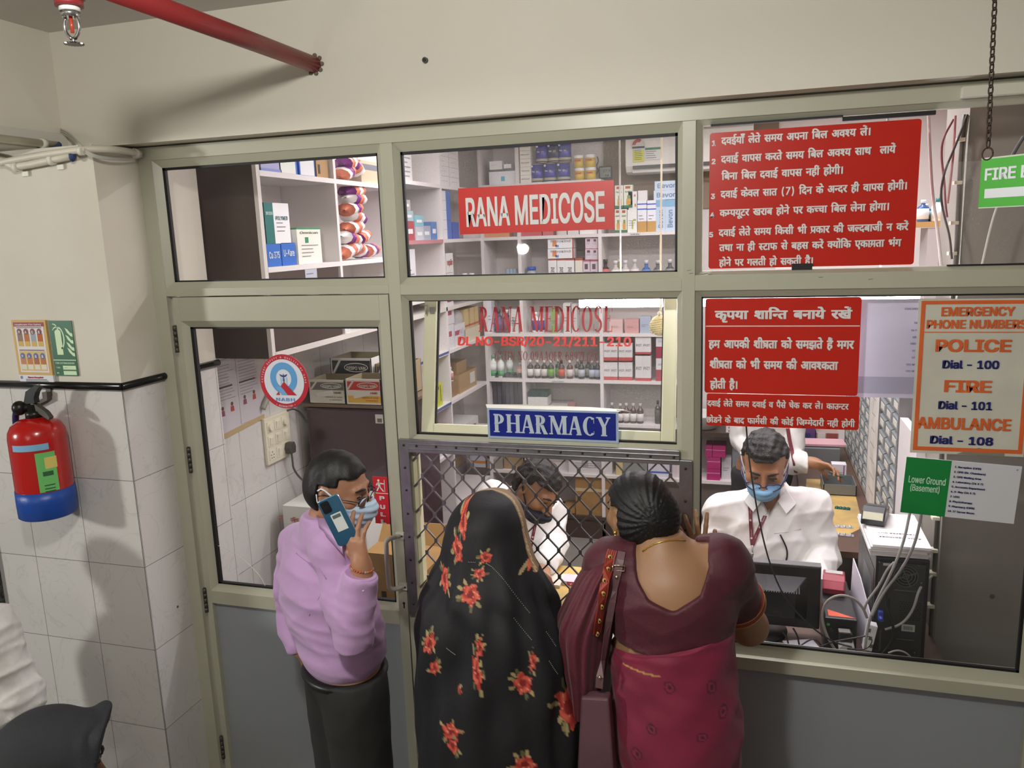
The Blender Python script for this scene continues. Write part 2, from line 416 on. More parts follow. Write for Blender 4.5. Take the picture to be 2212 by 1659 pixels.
# ================================================================ SETTING
WALL = M('#d2ccbe', .75, var=.10, vscale=3, dark='#b9b09c', bump=.08, bscale=14)
WALL2 = M('#d2ccbe', .75, var=.3, vscale=2.2, dark='#aea48e', bump=.08, bscale=14)
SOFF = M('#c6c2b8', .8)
ALU = M('#adac98', .34, var=.1, vscale=9, dark='#98967f')
ALUD = M('#b4b4a2', .36)
BLACK = M('#0d0d0d', .6)
PANEL = M('#92969a', .42, var=.25, vscale=1.6, dark='#82868a')
INWALL = M('#efe8e4', .7)
GRAN = M('#1c1d1d', .18, var=.8, vscale=90, dark='#5a5c5a')
STEEL = M('#9c9b9e', .38, metal=.85, var=.2, vscale=30)
def tile_mat(name, axis, x0):
    m = bpy.data.materials.new(name); m.use_nodes = True; nt = m.node_tree; N = nt.nodes.new; L = nt.links.new; b = nt.nodes['Principled BSDF']
    tc = N('ShaderNodeTexCoord'); sp = N('ShaderNodeSeparateXYZ'); L(tc.outputs['Object'], sp.inputs[0])
    ax = N('ShaderNodeMath'); ax.operation = 'SUBTRACT'; ax.inputs[1].default_value = x0-2.5; L(sp.outputs[axis], ax.inputs[0])
    az = N('ShaderNodeMath'); az.operation = 'ADD'; az.inputs[1].default_value = 3.26-1.773; L(sp.outputs[2], az.inputs[0])
    cb = N('ShaderNodeCombineXYZ'); L(ax.outputs[0], cb.inputs[0]); L(az.outputs[0], cb.inputs[1])
    br = N('ShaderNodeTexBrick'); br.offset = 0; br.inputs['Scale'].default_value = 1; br.inputs['Brick Width'].default_value = .25; br.inputs['Row Height'].default_value = .326
    br.inputs['Mortar Size'].default_value = .0011; br.inputs['Mortar Smooth'].default_value = 0; br.inputs['Bias'].default_value = 0
    br.inputs['Color1'].default_value = (*lin('#d3d0cb'), 1); br.inputs['Color2'].default_value = (*lin('#cdcac5'), 1); br.inputs['Mortar'].default_value = (*lin('#6f6a62'), 1)
    L(cb.outputs[0], br.inputs['Vector'])
    n = N('ShaderNodeTexNoise'); n.inputs['Scale'].default_value = 5; n.inputs['Detail'].default_value = 8; n.inputs['Distortion'].default_value = 1.6; L(tc.outputs['Object'], n.inputs['Vector'])
    r = N('ShaderNodeValToRGB'); e = r.color_ramp.elements; e[0].position = .485; e[0].color = (1, 1, 1, 1); e[1].position = .515; e[1].color = (1, 1, 1, 1)
    k = r.color_ramp.elements.new(.5); k.color = (.80, .80, .81, 1); L(n.outputs[0], r.inputs[0])
    mx = N('ShaderNodeMix'); mx.data_type = 'RGBA'; mx.blend_type = 'MULTIPLY'; mx.inputs[0].default_value = .55; L(br.outputs[0], mx.inputs[6]); L(r.outputs[0], mx.inputs[7]); L(mx.outputs[2], b.inputs['Base Color'])
    b.inputs['Roughness'].default_value = .22
    return m
TILE_F = tile_mat('wall_tiles_front', 0, -1.0)
TILE_S = tile_mat('wall_tiles_side', 1, -.235)
TILE_I = tile_mat('wall_tiles_inside', 1, .02)

b = B(); b.mat(M('#8d8981', .3, var=.2, vscale=4)).box(-3, 3, -6, 3.6, -.08, 0); struct(b, 'floor')
b = B(); b.mat(M('#cfcbc4', .8)).box(-3, 3.4, -6, -.1, 3.0, 3.08); struct(b, 'ceiling')
b = B(); b.mat(M('#f1edea', .8)).box(-1.2, 3.4, .05, 3.6, 3.0, 3.08); struct(b, 'ceiling_pharmacy')
# beam over the shopfront, and the side beam that meets it
b = B(); b.mat(WALL).box(-1.245, 3.2, -.1, .05, 2.612, 3.0); struct(b, 'wall_beam')
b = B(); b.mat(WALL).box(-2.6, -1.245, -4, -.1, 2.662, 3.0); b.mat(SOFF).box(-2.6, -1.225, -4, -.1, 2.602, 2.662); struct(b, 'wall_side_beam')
# pillar left of the door: painted above, tiled below
b = B(); b.mat(WALL2)
b.box(-1.69, -1.0, -.235, .28, 1.79, 2.602); struct(b, 'wall_left')
b = B(); b.mat(TILE_F); b.quad((-1.69, -.238, 0), (-.999, -.238, 0), (-.999, -.238, 1.78), (-1.69, -.238, 1.78))
b.mat(TILE_S); b.quad((-.998, -.238, 0), (-.998, 0, 0), (-.998, 0, 1.78), (-.998, -.238, 1.78)); b.mat(TILE_I); b.quad((-.998, 0, 0), (-.998, .28, 0), (-.998, .28, 1.78), (-.998, 0, 1.78)); b.quad((-.998, .28, 0), (-1.69, .28, 0), (-1.69, .28, 1.78), (-.998, .28, 1.78))
b.quad((-1.69, -.238, 1.78), (-.998, -.238, 1.78), (-.998, .28, 1.78), (-1.69, .28, 1.78))
struct(b, 'wall_left_tiling')
b = B(); b.mat(M('#151515', .2))
b.tube([(-1.69, -.243, 1.79), (-.993, -.243, 1.79)], .0135, 10); b.tube([(-.993, -.243, 1.79), (-.993, .285, 1.79)], .0135, 10)
struct(b, 'trim_1')
b = B(); b.mat(GRAN).box(-2.0, -1.69, -.26, .28, 0, 2.602); struct(b, 'wall_granite_jamb')
b = B(); b.mat(M('#5b5247', .9)).cyl((-1.0, -.1, .902), (-.9965, -.1, .902), .005); struct(b, 'trim_2')
b = B(); b.mat(M('#4d4a46', .6)).cyl((.142, -.11, 2.782), (.142, -.098, 2.782), .0085, n=12); b.mat(BLACK).cyl((.142, -.113, 2.782), (.142, -.109, 2.782), .005, n=10); struct(b, 'trim_3')
b = B(); b.mat(WALL).box(-3, 3, -2.34, -2.2, 0, 1.45); struct(b, 'wall_unseen_light_block')  # unseen block, added to keep hall light off the lower shopfront
# pharmacy room
b = B(); b.mat(INWALL).box(-1.35, -1.105, .28, 3.5, 0, 3.0); b.mat(TILE_I).quad((-1.103, .28, 0), (-1.103, 3.42, 0), (-1.103, 3.42, 1.79), (-1.103, .28, 1.79)); struct(b, 'wall_pharmacy_left')
b = B(); b.mat(INWALL).box(-1.35, 3.4, 3.42, 3.52, 0, 3.0); struct(b, 'wall_pharmacy_back')
b = B(); b.mat(M('#8d7c68', .7, var=.3, vscale=9, dark='#7c6a57', bump=.1, bscale=60)).box(.06, 1.25, 3.392, 3.421, 2.40, 3.0); struct(b, 'wall_pharmacy_back_board')
b = B(); b.mat(M('#efe6e4', .7)).box(2.32, 2.42, .6, 3.5, 0, 3.0); struct(b, 'wall_pharmacy_right')
b = B(); b.mat(M('#8f8a81', .8, var=.45, vscale=2.2, dark='#7a7468', bump=.06, bscale=20)).box(1.70, 2.4, .30, .60, 0, 3.0)
b.mat(M('#5f5a50', .9)); b.flat(circ(0, 0, .008, 10), (1.86, .2985, 1.05), X, Z); b.flat(circ(0, 0, .006, 10), (1.97, .2985, .985), X, Z); b.flat(circ(0, 0, .005, 10), (1.93, .2985, 2.2), X, Z)
struct(b, 'wall_pillar_grey')

# ---------------------------------------------------------------- aluminium shopfront
YF, YB = -.03, .03
def frame(b, x0, x1, z0, z1, y0=YF, y1=YB, m=None):
    b.mat(m or ALU); b.box(x0, x1, y0, y1, z0, z1)
def post(name, x0, x1, z0, z1, **k):
    b = B(); frame(b, x0, x1, z0, z1, **k); return struct(b, name, bevel=.0012)
post('trim_4', -1.0, -.945, 0, 2.607)                     # left post
post('trim_5', -.945, 1.93, 2.562, 2.607)                 # head rail
post('trim_6', -.06, -.018, .0, 2.562)                    # post between door and middle bay
post('trim_7', .892, .930, .0, 2.562)                     # post between middle and right bay
post('trim_8', 1.878, 1.95, .0, 2.562)                    # right post
post('trim_9', -.945, -.06, 2.084, 2.112)                 # transoms
post('trim_10', -.018, .892, 2.078, 2.112)
post('trim_11', .930, 1.878, 2.078, 2.124)
post('trim_12', -.018, .892, 1.556, 1.583)
post('trim_13', -.018, .892, .895, .938, y0=-.045)
post('trim_14', .930, 1.878, .885, .926, y0=-.045)
post('trim_15', -.018, .892, 0, .09); post('trim_16', .930, 1.878, 0, .09)
b = B(); b.mat(M('#c9c5b6', .5)).box(1.60, 1.95, -.062, -.031, 2.566, 2.592); struct(b, 'trim_17')
b = B(); b.mat(PANEL).box(-.018, .892, -.008, .008, .09, .895); b.box(.930, 1.878, -.008, .008, .09, .885); struct(b, 'wall_front_panelling')
GLASS = glass_mat('window_glass', dust=.09, refl=1.)
GLASSD = glass_mat('dusty_window_glass', dust=.34, refl=1.)
DOORG = glass_mat('door_glass', (.97, .97, .96), dust=.05)
def window(n, x0, x1, z0, z1, bw, g, gask=.006, sides=(1, 1, 1, 1), gx=None):
    "bead frame (mitred boxes), black gasket and pane of one fixed light; bw = bead widths l, r, b, t"
    r = bpy.data.objects.new('window_%d' % n, None); COL.objects.link(r); r.location = ((x0+x1)/2, 0, z0); ORG[r.name] = Vector(r.location); r['kind'] = 'structure'
    l, rr, bt, t = bw
    b = B(); b.mat(ALU)
    def bead(p, q, d):  # bevelled bead: outer edge proud, inner edge back at the glass
        b.quad(*[p[0], p[1], q[1], q[0]])
    yo, yi = -.026, -.008
    O = [(x0-l, yo, z0-bt), (x1+rr, yo, z0-bt), (x1+rr, yo, z1+t), (x0-l, yo, z1+t)]; I = [(x0, yi, z0), (x1, yi, z0), (x1, yi, z1), (x0, yi, z1)]
    Bk = [(p[0], .02, p[2]) for p in I]; Ob = [(p[0], .02, p[2]) for p in O]
    for k in range(4):
        k2 = (k+1) % 4
        b.quad(O[k], O[k2], I[k2], I[k]); b.quad(I[k], I[k2], Bk[k2], Bk[k]); b.quad(O[k2], O[k], Ob[k], Ob[k2]); b.quad(Bk[k], Bk[k2], Ob[k2], Ob[k])
    b.obj('bead_frame', r)
    if gask:
        b = B(); b.mat(BLACK); G = gask; z_ = -.0075
        wl, wr, wb, wt = [G*s_ for s_ in sides]
        for q in ((x0, x0+wl, z0, z1), (x1-wr, x1, z0, z1), (x0, x1, z0, z0+wb), (x0, x1, z1-wt, z1)):
            if q[1]-q[0] > 1e-4 and q[3]-q[2] > 1e-4: b.box(q[0], q[1], -.0078, .004, q[2], q[3])
        b.obj('gasket', r)
    if g:
        b = B(); b.mat(g); e = .001; b.quad((x0+e, 0, z0+e), (x1-e, 0, z0+e), (x1-e, 0, z1-e), (x0+e, 0, z1-e)); b.obj('pane', r)
    return r
window(1, -.919, -.081, 2.134, 2.536, (.026, .021, .022, .026), GLASS, .007, (1.6, .6, .7, 1.2))
window(2, .0, .877, 2.134, 2.534, (.018, .015, .022, .028), GLASSD, .006, (1.2, 1.2, .7, 1.5))
w3 = window(3, .0, .877, 1.600, 2.057, (.018, .015, .017, .021), None, .005, (1.2, 0, 1.2, .6))
window(4, .948, 1.860, 2.134, 2.548, (.018, .018, .01, .014), None, 0)
window(5, .948, 1.858, .955, 2.058, (.018, .02, .029, .02), GLASS, .006, (.8, 1.3, 1.2, .8))
b = B(); b.mat(BLACK).box(1.20, 1.255, -.012, .0, 2.130, 2.150); b.box(1.60, 1.80, -.012, -.002, 2.134, 2.138); b.box(.97, 1.32, -.02, 0, 2.544, 2.549); b.box(1.32, 1.55, -.01, .004, 2.534, 2.545); struct(b, 'trim_18')
b = B(); b.mat(M('#6e6a5c', .7))
for p in ((.905, 2.137), (.912, 2.128), (.93, 2.126), (.945, 2.125), (.955, 2.127), (.966, 2.124), (1.27, 2.11), (1.40, 2.102)): b.flat([(0, 0), (.012, .001), (.014, .003), (.002, .002)], (p[0], -.0305, p[1]), X, Z)
struct(b, 'trim_19')
# pane of the upper right light: one loose sheet that ends short of the top
b = B(); b.mat(GLASSD).quad((1.585, .012, 2.13), (1.86, .012, 2.13), (1.86, .012, 2.41), (1.585, .012, 2.41)); struct(b, 'window_6')

# tilted sash of the middle bay
def sash_pt(x, z):
    t = (z-1.600)/.45; return Vector((x, .006+.095*t, z))
sr = bpy.data.objects.new('window_7', None); COL.objects.link(sr); sr.location = sash_pt(.43, 1.6); ORG[sr.name] = Vector(sr.location); sr['kind'] = 'structure'
SU = X; SV = (sash_pt(0, 2.0)-sash_pt(0, 1.6)).normalized(); SN = SV.cross(SU).normalized()   # SN points into the room
def sbar(b, x0, x1, z0, z1, d0=0., d1=.035):
    P = [sash_pt(x, z)+(-SN if SN.y < 0 else SN)*d for d in (d0, d1) for x, z in ((x0, z0), (x1, z0), (x1, z1), (x0, z1))]
    b.add(P, [(3, 2, 1, 0), (4, 5, 6, 7), (0, 1, 5, 4), (1, 2, 6, 5), (2, 3, 7, 6), (3, 0, 4, 7)])
CREAM = M('#dcd9ba', .3)
b = B(); b.mat(CREAM); sbar(b, .010, .056, 1.602, 2.115); sbar(b, .826, .868, 1.602, 2.115); sbar(b, .056, .826, 1.602, 1.634); sbar(b, .056, .826, 2.075, 2.115); b.obj('sash_frame', sr, bevel=.003)
b = B(); b.mat(BLACK); sbar(b, .056, .061, 1.634, 2.075, .010, .02); sbar(b, .822, .826, 1.634, 2.075, .01, .02); b.obj('gasket', sr)
b = B(); b.mat(GLASSD); P = [sash_pt(x, z)+V(0, .012, 0) for x, z in ((.056, 1.634), (.826, 1.634), (.826, 2.075), (.056, 2.075))]; b.quad(*P); b.obj('pane', sr)
b = B(); b.mat(M('#b8b8b8', .3, metal=.9)); q = sash_pt(.03, 2.015); b.obox(q+V(.012, -.004, 0), (.018, .006, .022)); b.tube([q+V(-.03, -.01, .02), q+V(.002, -.014, .018), q+V(-.006, -.02, -.012)], .003, 8); b.obj('latch', sr)

# ---------------------------------------------------------------- door
dr = bpy.data.objects.new('door_1', None); COL.objects.link(dr); dr.location = (-.92, 0, .01); ORG[dr.name] = Vector(dr.location); dr['kind'] = 'structure'
b = B(); b.mat(ALU); Y0, Y1 = -.032, .02
b.box(-.918, -.893, Y0, Y1, .012, 2.080); b.box(-.098, -.063, Y0, Y1, .012, 2.080)
b.box(-.893, -.098, Y0, Y1, 1.994, 2.080); b.box(-.893, -.098, Y0, Y1, .895, .948); b.box(-.893, -.098, Y0, Y1, .012, .10)
b.obj('door_frame', dr, bevel=.0012)
b = B(); b.mat(ALU)
x0, x1, z0, z1 = -.872, -.117, .970, 1.970
O = [(-.893, -.03, .948), (-.098, -.03, .948), (-.098, -.03, 1.994), (-.893, -.03, 1.994)]; I = [(x0, -.01, z0), (x1, -.01, z0), (x1, -.01, z1), (x0, -.01, z1)]
for k in range(4): b.quad(O[k], O[(k+1) % 4], I[(k+1) % 4], I[k])
b.obj('glazing_bead', dr)
b = B(); b.mat(BLACK)
for q in ((x0, x0+.012, z0, z1), (x1-.004, x1, z0, z1), (x0, x1, z0, z0+.007), (x0, x1, z1-.006, z1)): b.box(q[0], q[1], -.011, .004, q[2], q[3])
b.obj('gasket', dr)
b = B(); b.mat(DOORG).quad((x0, 0, z0), (x1, 0, z0), (x1, 0, z1), (x0, 0, z1)); b.obj('pane', dr)
b = B(); b.mat(M('#c9c7c0', .3)); b.tube([(-.87, -.0035, 1.125), (-.84, -.0035, 1.118), (-.79, -.0035, 1.10), (-.73, -.0035, 1.06), (-.68, -.0035, 1.01), (-.665, -.0035, .97)], .0011, 5, smooth=2); b.obj('crack', dr, )
b = B(); b.mat(PANEL).box(-.893, -.098, -.010, .010, .10, .895); b.obj('door_panel', dr)
for z in (1.93, 1.472, .907, .27):
    b = B(); b.mat(M('#5a564e', .5, metal=.6, var=.5, vscale=60, dark='#2b2723')); 
    for k in range(5): b.cyl((-.9195, -.036, z-.05+k*.02), (-.9195, -.036, z-.032+k*.02), .0072, n=12)
    b.box(-.926, -.913, -.034, -.03, z-.05, z+.05); b.obj('hinge', dr)
b = B(); b.mat(M('#cbc9bd', .35)); hx = -.108
b.tube([(hx+.034, -.036, 1.238), (hx+.012, -.066, 1.238), (hx, -.078, 1.23), (hx, -.08, 1.21), (hx, -.08, 1.075), (hx, -.078, 1.055), (hx+.012, -.066, 1.047), (hx+.034, -.036, 1.047)], .0085, 10, smooth=1)
b.box(hx+.02, hx+.05, -.0405, -.032, 1.225, 1.25); b.box(hx+.02, hx+.05, -.0405, -.032, 1.035, 1.06)
b.mat(M('#55534c', .4, metal=.7))
for z in (1.238, 1.047): b.cyl((hx+.033, -.043, z), (hx+.033, -.04, z), .0032, n=8); b.cyl((hx+.044, -.043, z), (hx+.044, -.04, z), .0032, n=8)
b.obj('door_handle', dr)
b = B(); b.mat(BLACK); b.flat(circ(0, .006, .005, 12), (-.077, -.0326, .975), X, Z); b.box(-.0795, -.0745, -.0327, -.032, .962, .979); b.obj('keyhole', dr)

# ---------------------------------------------------------------- expanding grille of the middle bay
gr = thing('sliding_grille', 'grey metal diamond grille across the serving window below the tilted sash', 'grille', (.43, -.03, .94))
SCREW = M('#3a322c', .5, metal=.5)
def flatbar(name, x0, x1, z0, z1, pts):
    b = B(); b.mat(STEEL).box(x0, x1, -.046, -.031, z0, z1)
    if x1-x0 > z1-z0: b.box(x0, x1, -.05, -.046, z0+.012, z0+.016); b.box(x0, x1, -.05, -.046, z1-.016, z1-.012)
    f = b.obj(name, gr, bevel=.001)
    for p in pts:
        s_ = B(); s_.mat(SCREW); s_.ell((p[0], -.0465, p[1]), (.0045, .003, .0045), 10); s_.obj('screw', f)
flatbar('top_bar', -.016, .888, 1.545, 1.590, [(.013+k*.0715, 1.569) for k in range(13)])
flatbar('side_bar', -.052, -.016, .945, 1.590, [(-.034, z) for z in (1.57, 1.49, 1.41, 1.325, 1.24, 1.155, 1.07, .99)])
flatbar('side_bar', .888, .926, .945, 1.560, [(.907, z) for z in (1.535, 1.43, 1.335, 1.24, 1.14, 1.05)])
b = B(); b.mat(M('#8f8d8b', .33, metal=.8))
S, Hh, zt, yg = .0731, .0465, 1.549, -.018
row = 0; z = zt
LW = .0024
def seg(p, q, w=LW):
    p = Vector(p); q = Vector(q); d = (q-p).normalized(); n = d.cross(Y)*w; 
    b.add([p-n+V(0, -.003, 0), p+n+V(0, -.003, 0), q+n+V(0, -.003, 0), q-n+V(0, -.003, 0), p-n+V(0, .003, 0), p+n+V(0, .003, 0), q+n+V(0, .003, 0), q-n+V(0, .003, 0)],
          [(3, 2, 1, 0), (4, 5, 6, 7), (0, 1, 5, 4), (1, 2, 6, 5), (2, 3, 7, 6), (3, 0, 4, 7)])
xs0 = .018
for row in range(12):
    za = zt-row*Hh; off = 0 if row % 2 == 0 else S/2
    for k in range(-1, 13):
        x = xs0+k*S+off
        if x < -.016 or x > .89: continue
        b.box(x-.0052, x+.0052, yg-.0045, yg+.0045, za-.008, za+.008)
        if row < 11:
            for sg in (-1, 1):
                x2 = x+sg*S/2; p, q = V(x+sg*.003, yg, za-.007), V(x2-sg*.003, yg, za-Hh+.007)
                if x2 < -.016: q = p+(q-p)*((-.016-p.x)/(q.x-p.x))
                if x2 > .89: q = p+(q-p)*((.89-p.x)/(q.x-p.x))
                seg(p, q)
b.obj('lattice', gr)
b = B(); b.mat(M('#d8d3b0', .4)); b.box(-.018, -.004, -.012, .02, .94, 1.556); b.obj('runner', gr)
POLY = glass_mat('clear_plastic', (.93, .93, .92), dust=.10, refl=1.6, rough=.12)
b = B(); b.mat(POLY); nx, nz = 40, 12; vs = []
for j in range(nz+1):
    for i in range(nx+1):
        x = .0+.876*i/nx; z = 1.555-.235*j/nz
        vs.append((x, .008+.006*math.sin(x*31+j*.4)*(j/nz)+.003*math.sin(x*73+z*20)*(j/nz), z))
b.add(vs, [(j*(nx+1)+i, j*(nx+1)+i+1, (j+1)*(nx+1)+i+1, (j+1)*(nx+1)+i) for j in range(nz) for i in range(nx)], True)
one(b, 'plastic_sheet', 'clear plastic sheet hanging behind the diamond grille', 'sheet')

# ================================================================ SIGNS AND NOTICES
def plate(b, x0, x1, z0, z1, y, th, m, r=0., rot=0.):
    "a thin sheet facing the hall"
    b.mat(m); w, h = x1-x0, z1-z0
    p = rrect(w, h, r) if r else [(0, 0), (w, 0), (w, h), (0, h)]
    c, s = math.cos(rot), math.sin(rot); u = V(c, 0, s); v = V(-s, 0, c)
    b.prism(p, (x0, y, z0), u, v, V(0, th, 0)); return u, v
def dl(b, t, x0, x1, zb, hh, y, m, th=.018):
    vs, fs = dev(t, th); a = min(p[0] for p in vs); e = max(p[0] for p in vs); sx = (x1-x0)/(e-a); sy = hh/.46
    b.mat(m); b.add([(x0+(p[0]-a)*sx, y-p[2]*1., zb+p[1]*sy) for p in vs], fs)
RED = M('#c5281f', .38, var=.12, vscale=5); RED2 = M('#b8200f', .3); WHT = M('#d9d9d6', .5); OFFW = M('#c9c6b6', .55, var=.15, vscale=7); NAVY = M('#14175e', .5)
ORANGE = M('#d9642c', .5, var=.2, vscale=8)
INT = 'Inter.woff2'
# shop name board
b = B(); plate(b, .190, .688, 2.266, 2.410, -.0035, .003, RED)
s = one(b, 'shop_sign', 'red rectangular shop name sign with bold white capitals stuck on upper middle window', 'sign'); 
b = B(); b.mat(WHT); vf = glyphs('RANA MEDICOSE', .022, INT); b.outline(vf, (0, -.0042, 0), X, Z, .214, .660, 2.288, 2.381); b.obj('lettering', s)
# rules notice
L1 = [("1", 175, 205, 0), ("दवईयाँ लेते समय अपना बिल अवश्य लें।", 240, 1225, 0), ("2", 175, 208, 1), ("दवाई वापस करते समय बिल अवश्य साथ  लायें", 240, 1390, 1), ("बिना बिल दवाई वापस नहीं होगी।", 245, 1060, 2), ("3", 172, 207, 3), ("दवाई केवल सात (7) दिन के अन्दर ही वापस होगी।", 240, 1470, 3), ("4", 168, 202, 4), ("कम्पयूटर खराब होने पर कच्चा बिल लेना होगा।", 235, 1365, 4), ("5", 163, 195, 5), ("दवाई लेते समय किसी भी प्रकार की जल्दबाजी न करें", 230, 1495, 5), ("तथा ना ही स्टाफ से बहस करें क्योंकि एकाग्रता भंग", 235, 1455, 6), ("होने पर गलती हो सकती है।", 235, 885, 7)]
b = B(); plate(b, .967, 1.518, 2.140, 2.526, -.0045, .003, RED2, .008)
s = one(b, 'rules_notice', 'large red notice of five numbered rules in white Hindi print', 'notice')
YR = [415, 530, 638, 752, 873, 1000, 1098, 1197]
b = B()
for t, c0, c1, r in L1:
    x0 = .967+(c0-160)/1380*.551; x1 = .967+(c1-160)/1380*.551; zb = 2.526-(YR[r]-333)/875*.386
    if len(t) == 1: b.mat(WHT).text(t, (0, -.0052, 0), X, Z, x0, zb+.001, .020, bold=.04)
    else: dl(b, t, x0, x1, zb+.003, .0235, -.0052, WHT, .022)
b.obj('lettering', s)
# keep-calm notice and the strip below it
def R2(c): return .959+(c-105)/1015*.431
def Z2(c): return 2.052-(c-75)/625*.286
b = B(); plate(b, .959, 1.390, 1.766, 2.052, -.0045, .003, RED2, .008)
s = one(b, 'calm_notice', 'red notice asking for calm, ruled white line under its large Hindi title', 'notice')
b = B(); dl(b, "कृपया शान्ति बनाये रखें", R2(170), R2(1065), Z2(207), .030, -.0052, WHT, .026); b.mat(WHT).box(.961, 1.388, -.0052, -.004, Z2(257), Z2(251))
dl(b, "हम आपकी शीघ्रता को समझते हैं मगर", R2(130), R2(1085), Z2(397), .0285, -.0052, WHT, .026); dl(b, "शीघ्रता को भी समय की आवश्कता", R2(140), R2(990), Z2(532), .0285, -.0052, WHT, .026); dl(b, "होती है।", R2(143), R2(332), Z2(668), .0285, -.0052, WHT, .026)
b.obj('lettering', s)
b = B(); plate(b, .966, 1.397, 1.664, 1.764, -.0045, .003, RED2, .006)
s = one(b, 'counter_notice', 'narrow red strip of two crowded white Hindi lines under the calm notice', 'notice')
b = B(); dl(b, "दवाई लेते समय दवाई व पैसे चेक कर लें। काउन्टर", R2(125), R2(1068), 1.7255, .021, -.0052, WHT, .02); dl(b, "छोडने के बाद फार्मेसी की कोई जिम्मेदारी नही होगी", R2(118), R2(1113), 1.674, .0215, -.0052, WHT, .02)
b.mat(M('#3b1512', .6))
for x in (1.01, 1.09, 1.16, 1.24, 1.31): b.flat([(0, 0), (.012, -.001), (.009, .0015), (.002, .002)], (x, -.0052, 1.668), X, Z)
b.obj('lettering', s)
# emergency numbers
def RX(c): return 1.536+(c-1514)*.000368
def RZ(c): return 2.044-(c-80)*.00043
b = B(); plate(b, 1.536, 1.822, 1.604, 2.044, -.0075, .0025, OFFW)
s = one(b, 'emergency_numbers_board', 'cream board of emergency phone numbers with orange border and blue dial lines', 'sign')
b = B(); b.mat(ORANGE); yb = -.0085
for q in ((1.543, 1.815, 2.030, 2.040), (1.543, 1.815, 1.613, 1.624), (1.543, 1.553, 1.613, 2.04), (1.807, 1.817, 1.613, 2.04), (1.553, 1.807, RZ(294), RZ(290))): yb -= .0002; b.box(q[0], q[1], yb, -.0073, q[2], q[3])
yb = -.0095
b.obj('border', s)
b = B()
for t, c0, c1, y0, y1, m in (('EMERGENCY', 1670, 2155, 190, 130, ORANGE), ('PHONE NUMBERS', 1575, 2240, 270, 212, ORANGE), ('POLICE', 1645, 2150, 420, 338, ORANGE), ('Dial - 100', 1700, 2080, 530, 473, NAVY), ('FIRE', 1722, 2042, 685, 605, ORANGE), ('Dial - 101', 1690, 2055, 800, 743, NAVY), ('AMBULANCE', 1550, 2190, 935, 853, ORANGE), ('Dial - 108', 1648, 2080, 1035, 978, NAVY)):
    b.mat(m); b.outline(glyphs(t, .034, INT), (0, yb, 0), X, Z, RX(c0), RX(c1), RZ(y0), RZ(y1))
b.obj('lettering', s)
b = B(); b.mat(M('#7d7969', .9)); b.flat([(0, 0), (.03, .012), (.055, .02), (.09, .014), (.12, .016), (.12, -.002)], (1.655, -.0087, 1.606), X, Z); b.obj('peeled_patch', s)
# floor directory
rt = math.radians(-3.0)
b = B(); u, v = plate(b, 1.519, 1.812, 1.424, 1.592, -.010, .0022, M('#c9c9cc', .45), rot=rt)
b2 = B(); o0 = Vector((1.519, -.0105, 1.424))
s = one(b, 'floor_directory', 'slightly crooked directory with green lower ground block and ten listed departments', 'sign')
b = B(); b.mat(M('#0d7a35', .45)).flat([(0, 0), (.117, 0), (.117, .168), (0, .168)], o0, u, v); b.obj('green_block', s)
b = B(); b.mat(M('#bfe3c4', .5)); o1 = o0+V(0, -.0006, 0)
b.outline(glyphs('Lower Ground', .014, INT), o1, u, v, .012, .108, .093, .114); b.outline(glyphs('(Basement)', .014, INT), o1, u, v, .019, .095, .066, .090)
b.mat(NAVY)
for i, t in enumerate(['Reception (OPD)', 'OPD (Dr. Chambers)', 'OPD Waiting Area', 'Laboratory (24 X 7)', 'Accounts Department', 'X-Ray (24 X 7)', 'USG', 'Physiotherapy', 'Pharmacy (OPD)', 'IT Server Room']):
    b.text('%d. %s' % (i+1, t), o1, u, v, .126-.0004*i, .149-.0147*i, .0078, bold=.028)
b.mat(M('#8b8b8e', .4)); b.flat(circ(.282, .158, .0025, 10), o1, u, v); b.obj('lettering', s)
# PHARMACY plate on the foot of the sash
b = B(); plate(b, .262, .697, 1.600, 1.702, -.020, .003, M('#9fb0c4', .4)); s = one(b, 'pharmacy_sign', 'blue plate reading pharmacy in pale serif capitals below the tilted sash', 'sign')
b = B(); plate(b, .270, .689, 1.608, 1.696, -.0208, .001, M('#12237f', .3)); b.obj('blue_face', s)
b = B(); b.mat(M('#b9c6cf', .45)); b.outline(serif('PHARMACY', .19, .07, .065, .05), (0, -.0215, 0), X, Z, .284, .672, 1.621, 1.684); b.obj('lettering', s)
b = B(); b.mat(M('#c9c6ba', .6)); b.add([(.262, -.02, 1.702), (.697, -.02, 1.702), (.715, .004, 1.705), (.60, .006, 1.709), (.40, .006, 1.712), (.25, .004, 1.709)], [(0, 1, 2, 3, 4, 5)]); b.tube([(.69, -.01, 1.706), (.72, -.002, 1.702), (.735, 0, 1.697)], .0016, 5); b.obj('tape', s)
# accreditation roundel on the door
cx, cz, R0 = -.505, 1.773, .0985
b = B(); b.mat(M('#b5182d', .4)).prism(circ(0, 0, R0, 48), (cx, -.003, cz), X, Z, V(0, .002, 0)); s = one(b, 'accreditation_sticker', 'round red and white accreditation sticker with blue ring on the door glass', 'sticker')
b = B(); b.mat(M('#d5d8df', .45)).flat(circ(0, 0, .081, 48), (cx, -.0036, cz), X, Z); b.obj('white_disc', s)
b = B(); o = (cx, -.0042, cz); k = .1/.24
b.mat(M('#5b9bd0', .4)); b.add(*[[Vector((cx+p.x, -.0042, cz+p.y)) for p in ringmesh(.0, .012, .055, .058, .024, .025)[0]], ringmesh(0, .012, .055, .058, .024, .025)[1]])
b.mat(M('#b5182d', .4)); b.flat([(-.037, -.049), (.047, -.049), (.0, .0), (-.014, -.02), (.008, -.046), (-.02, -.049), (-.025, -.036)], (cx, -.0048, cz), X, Z)
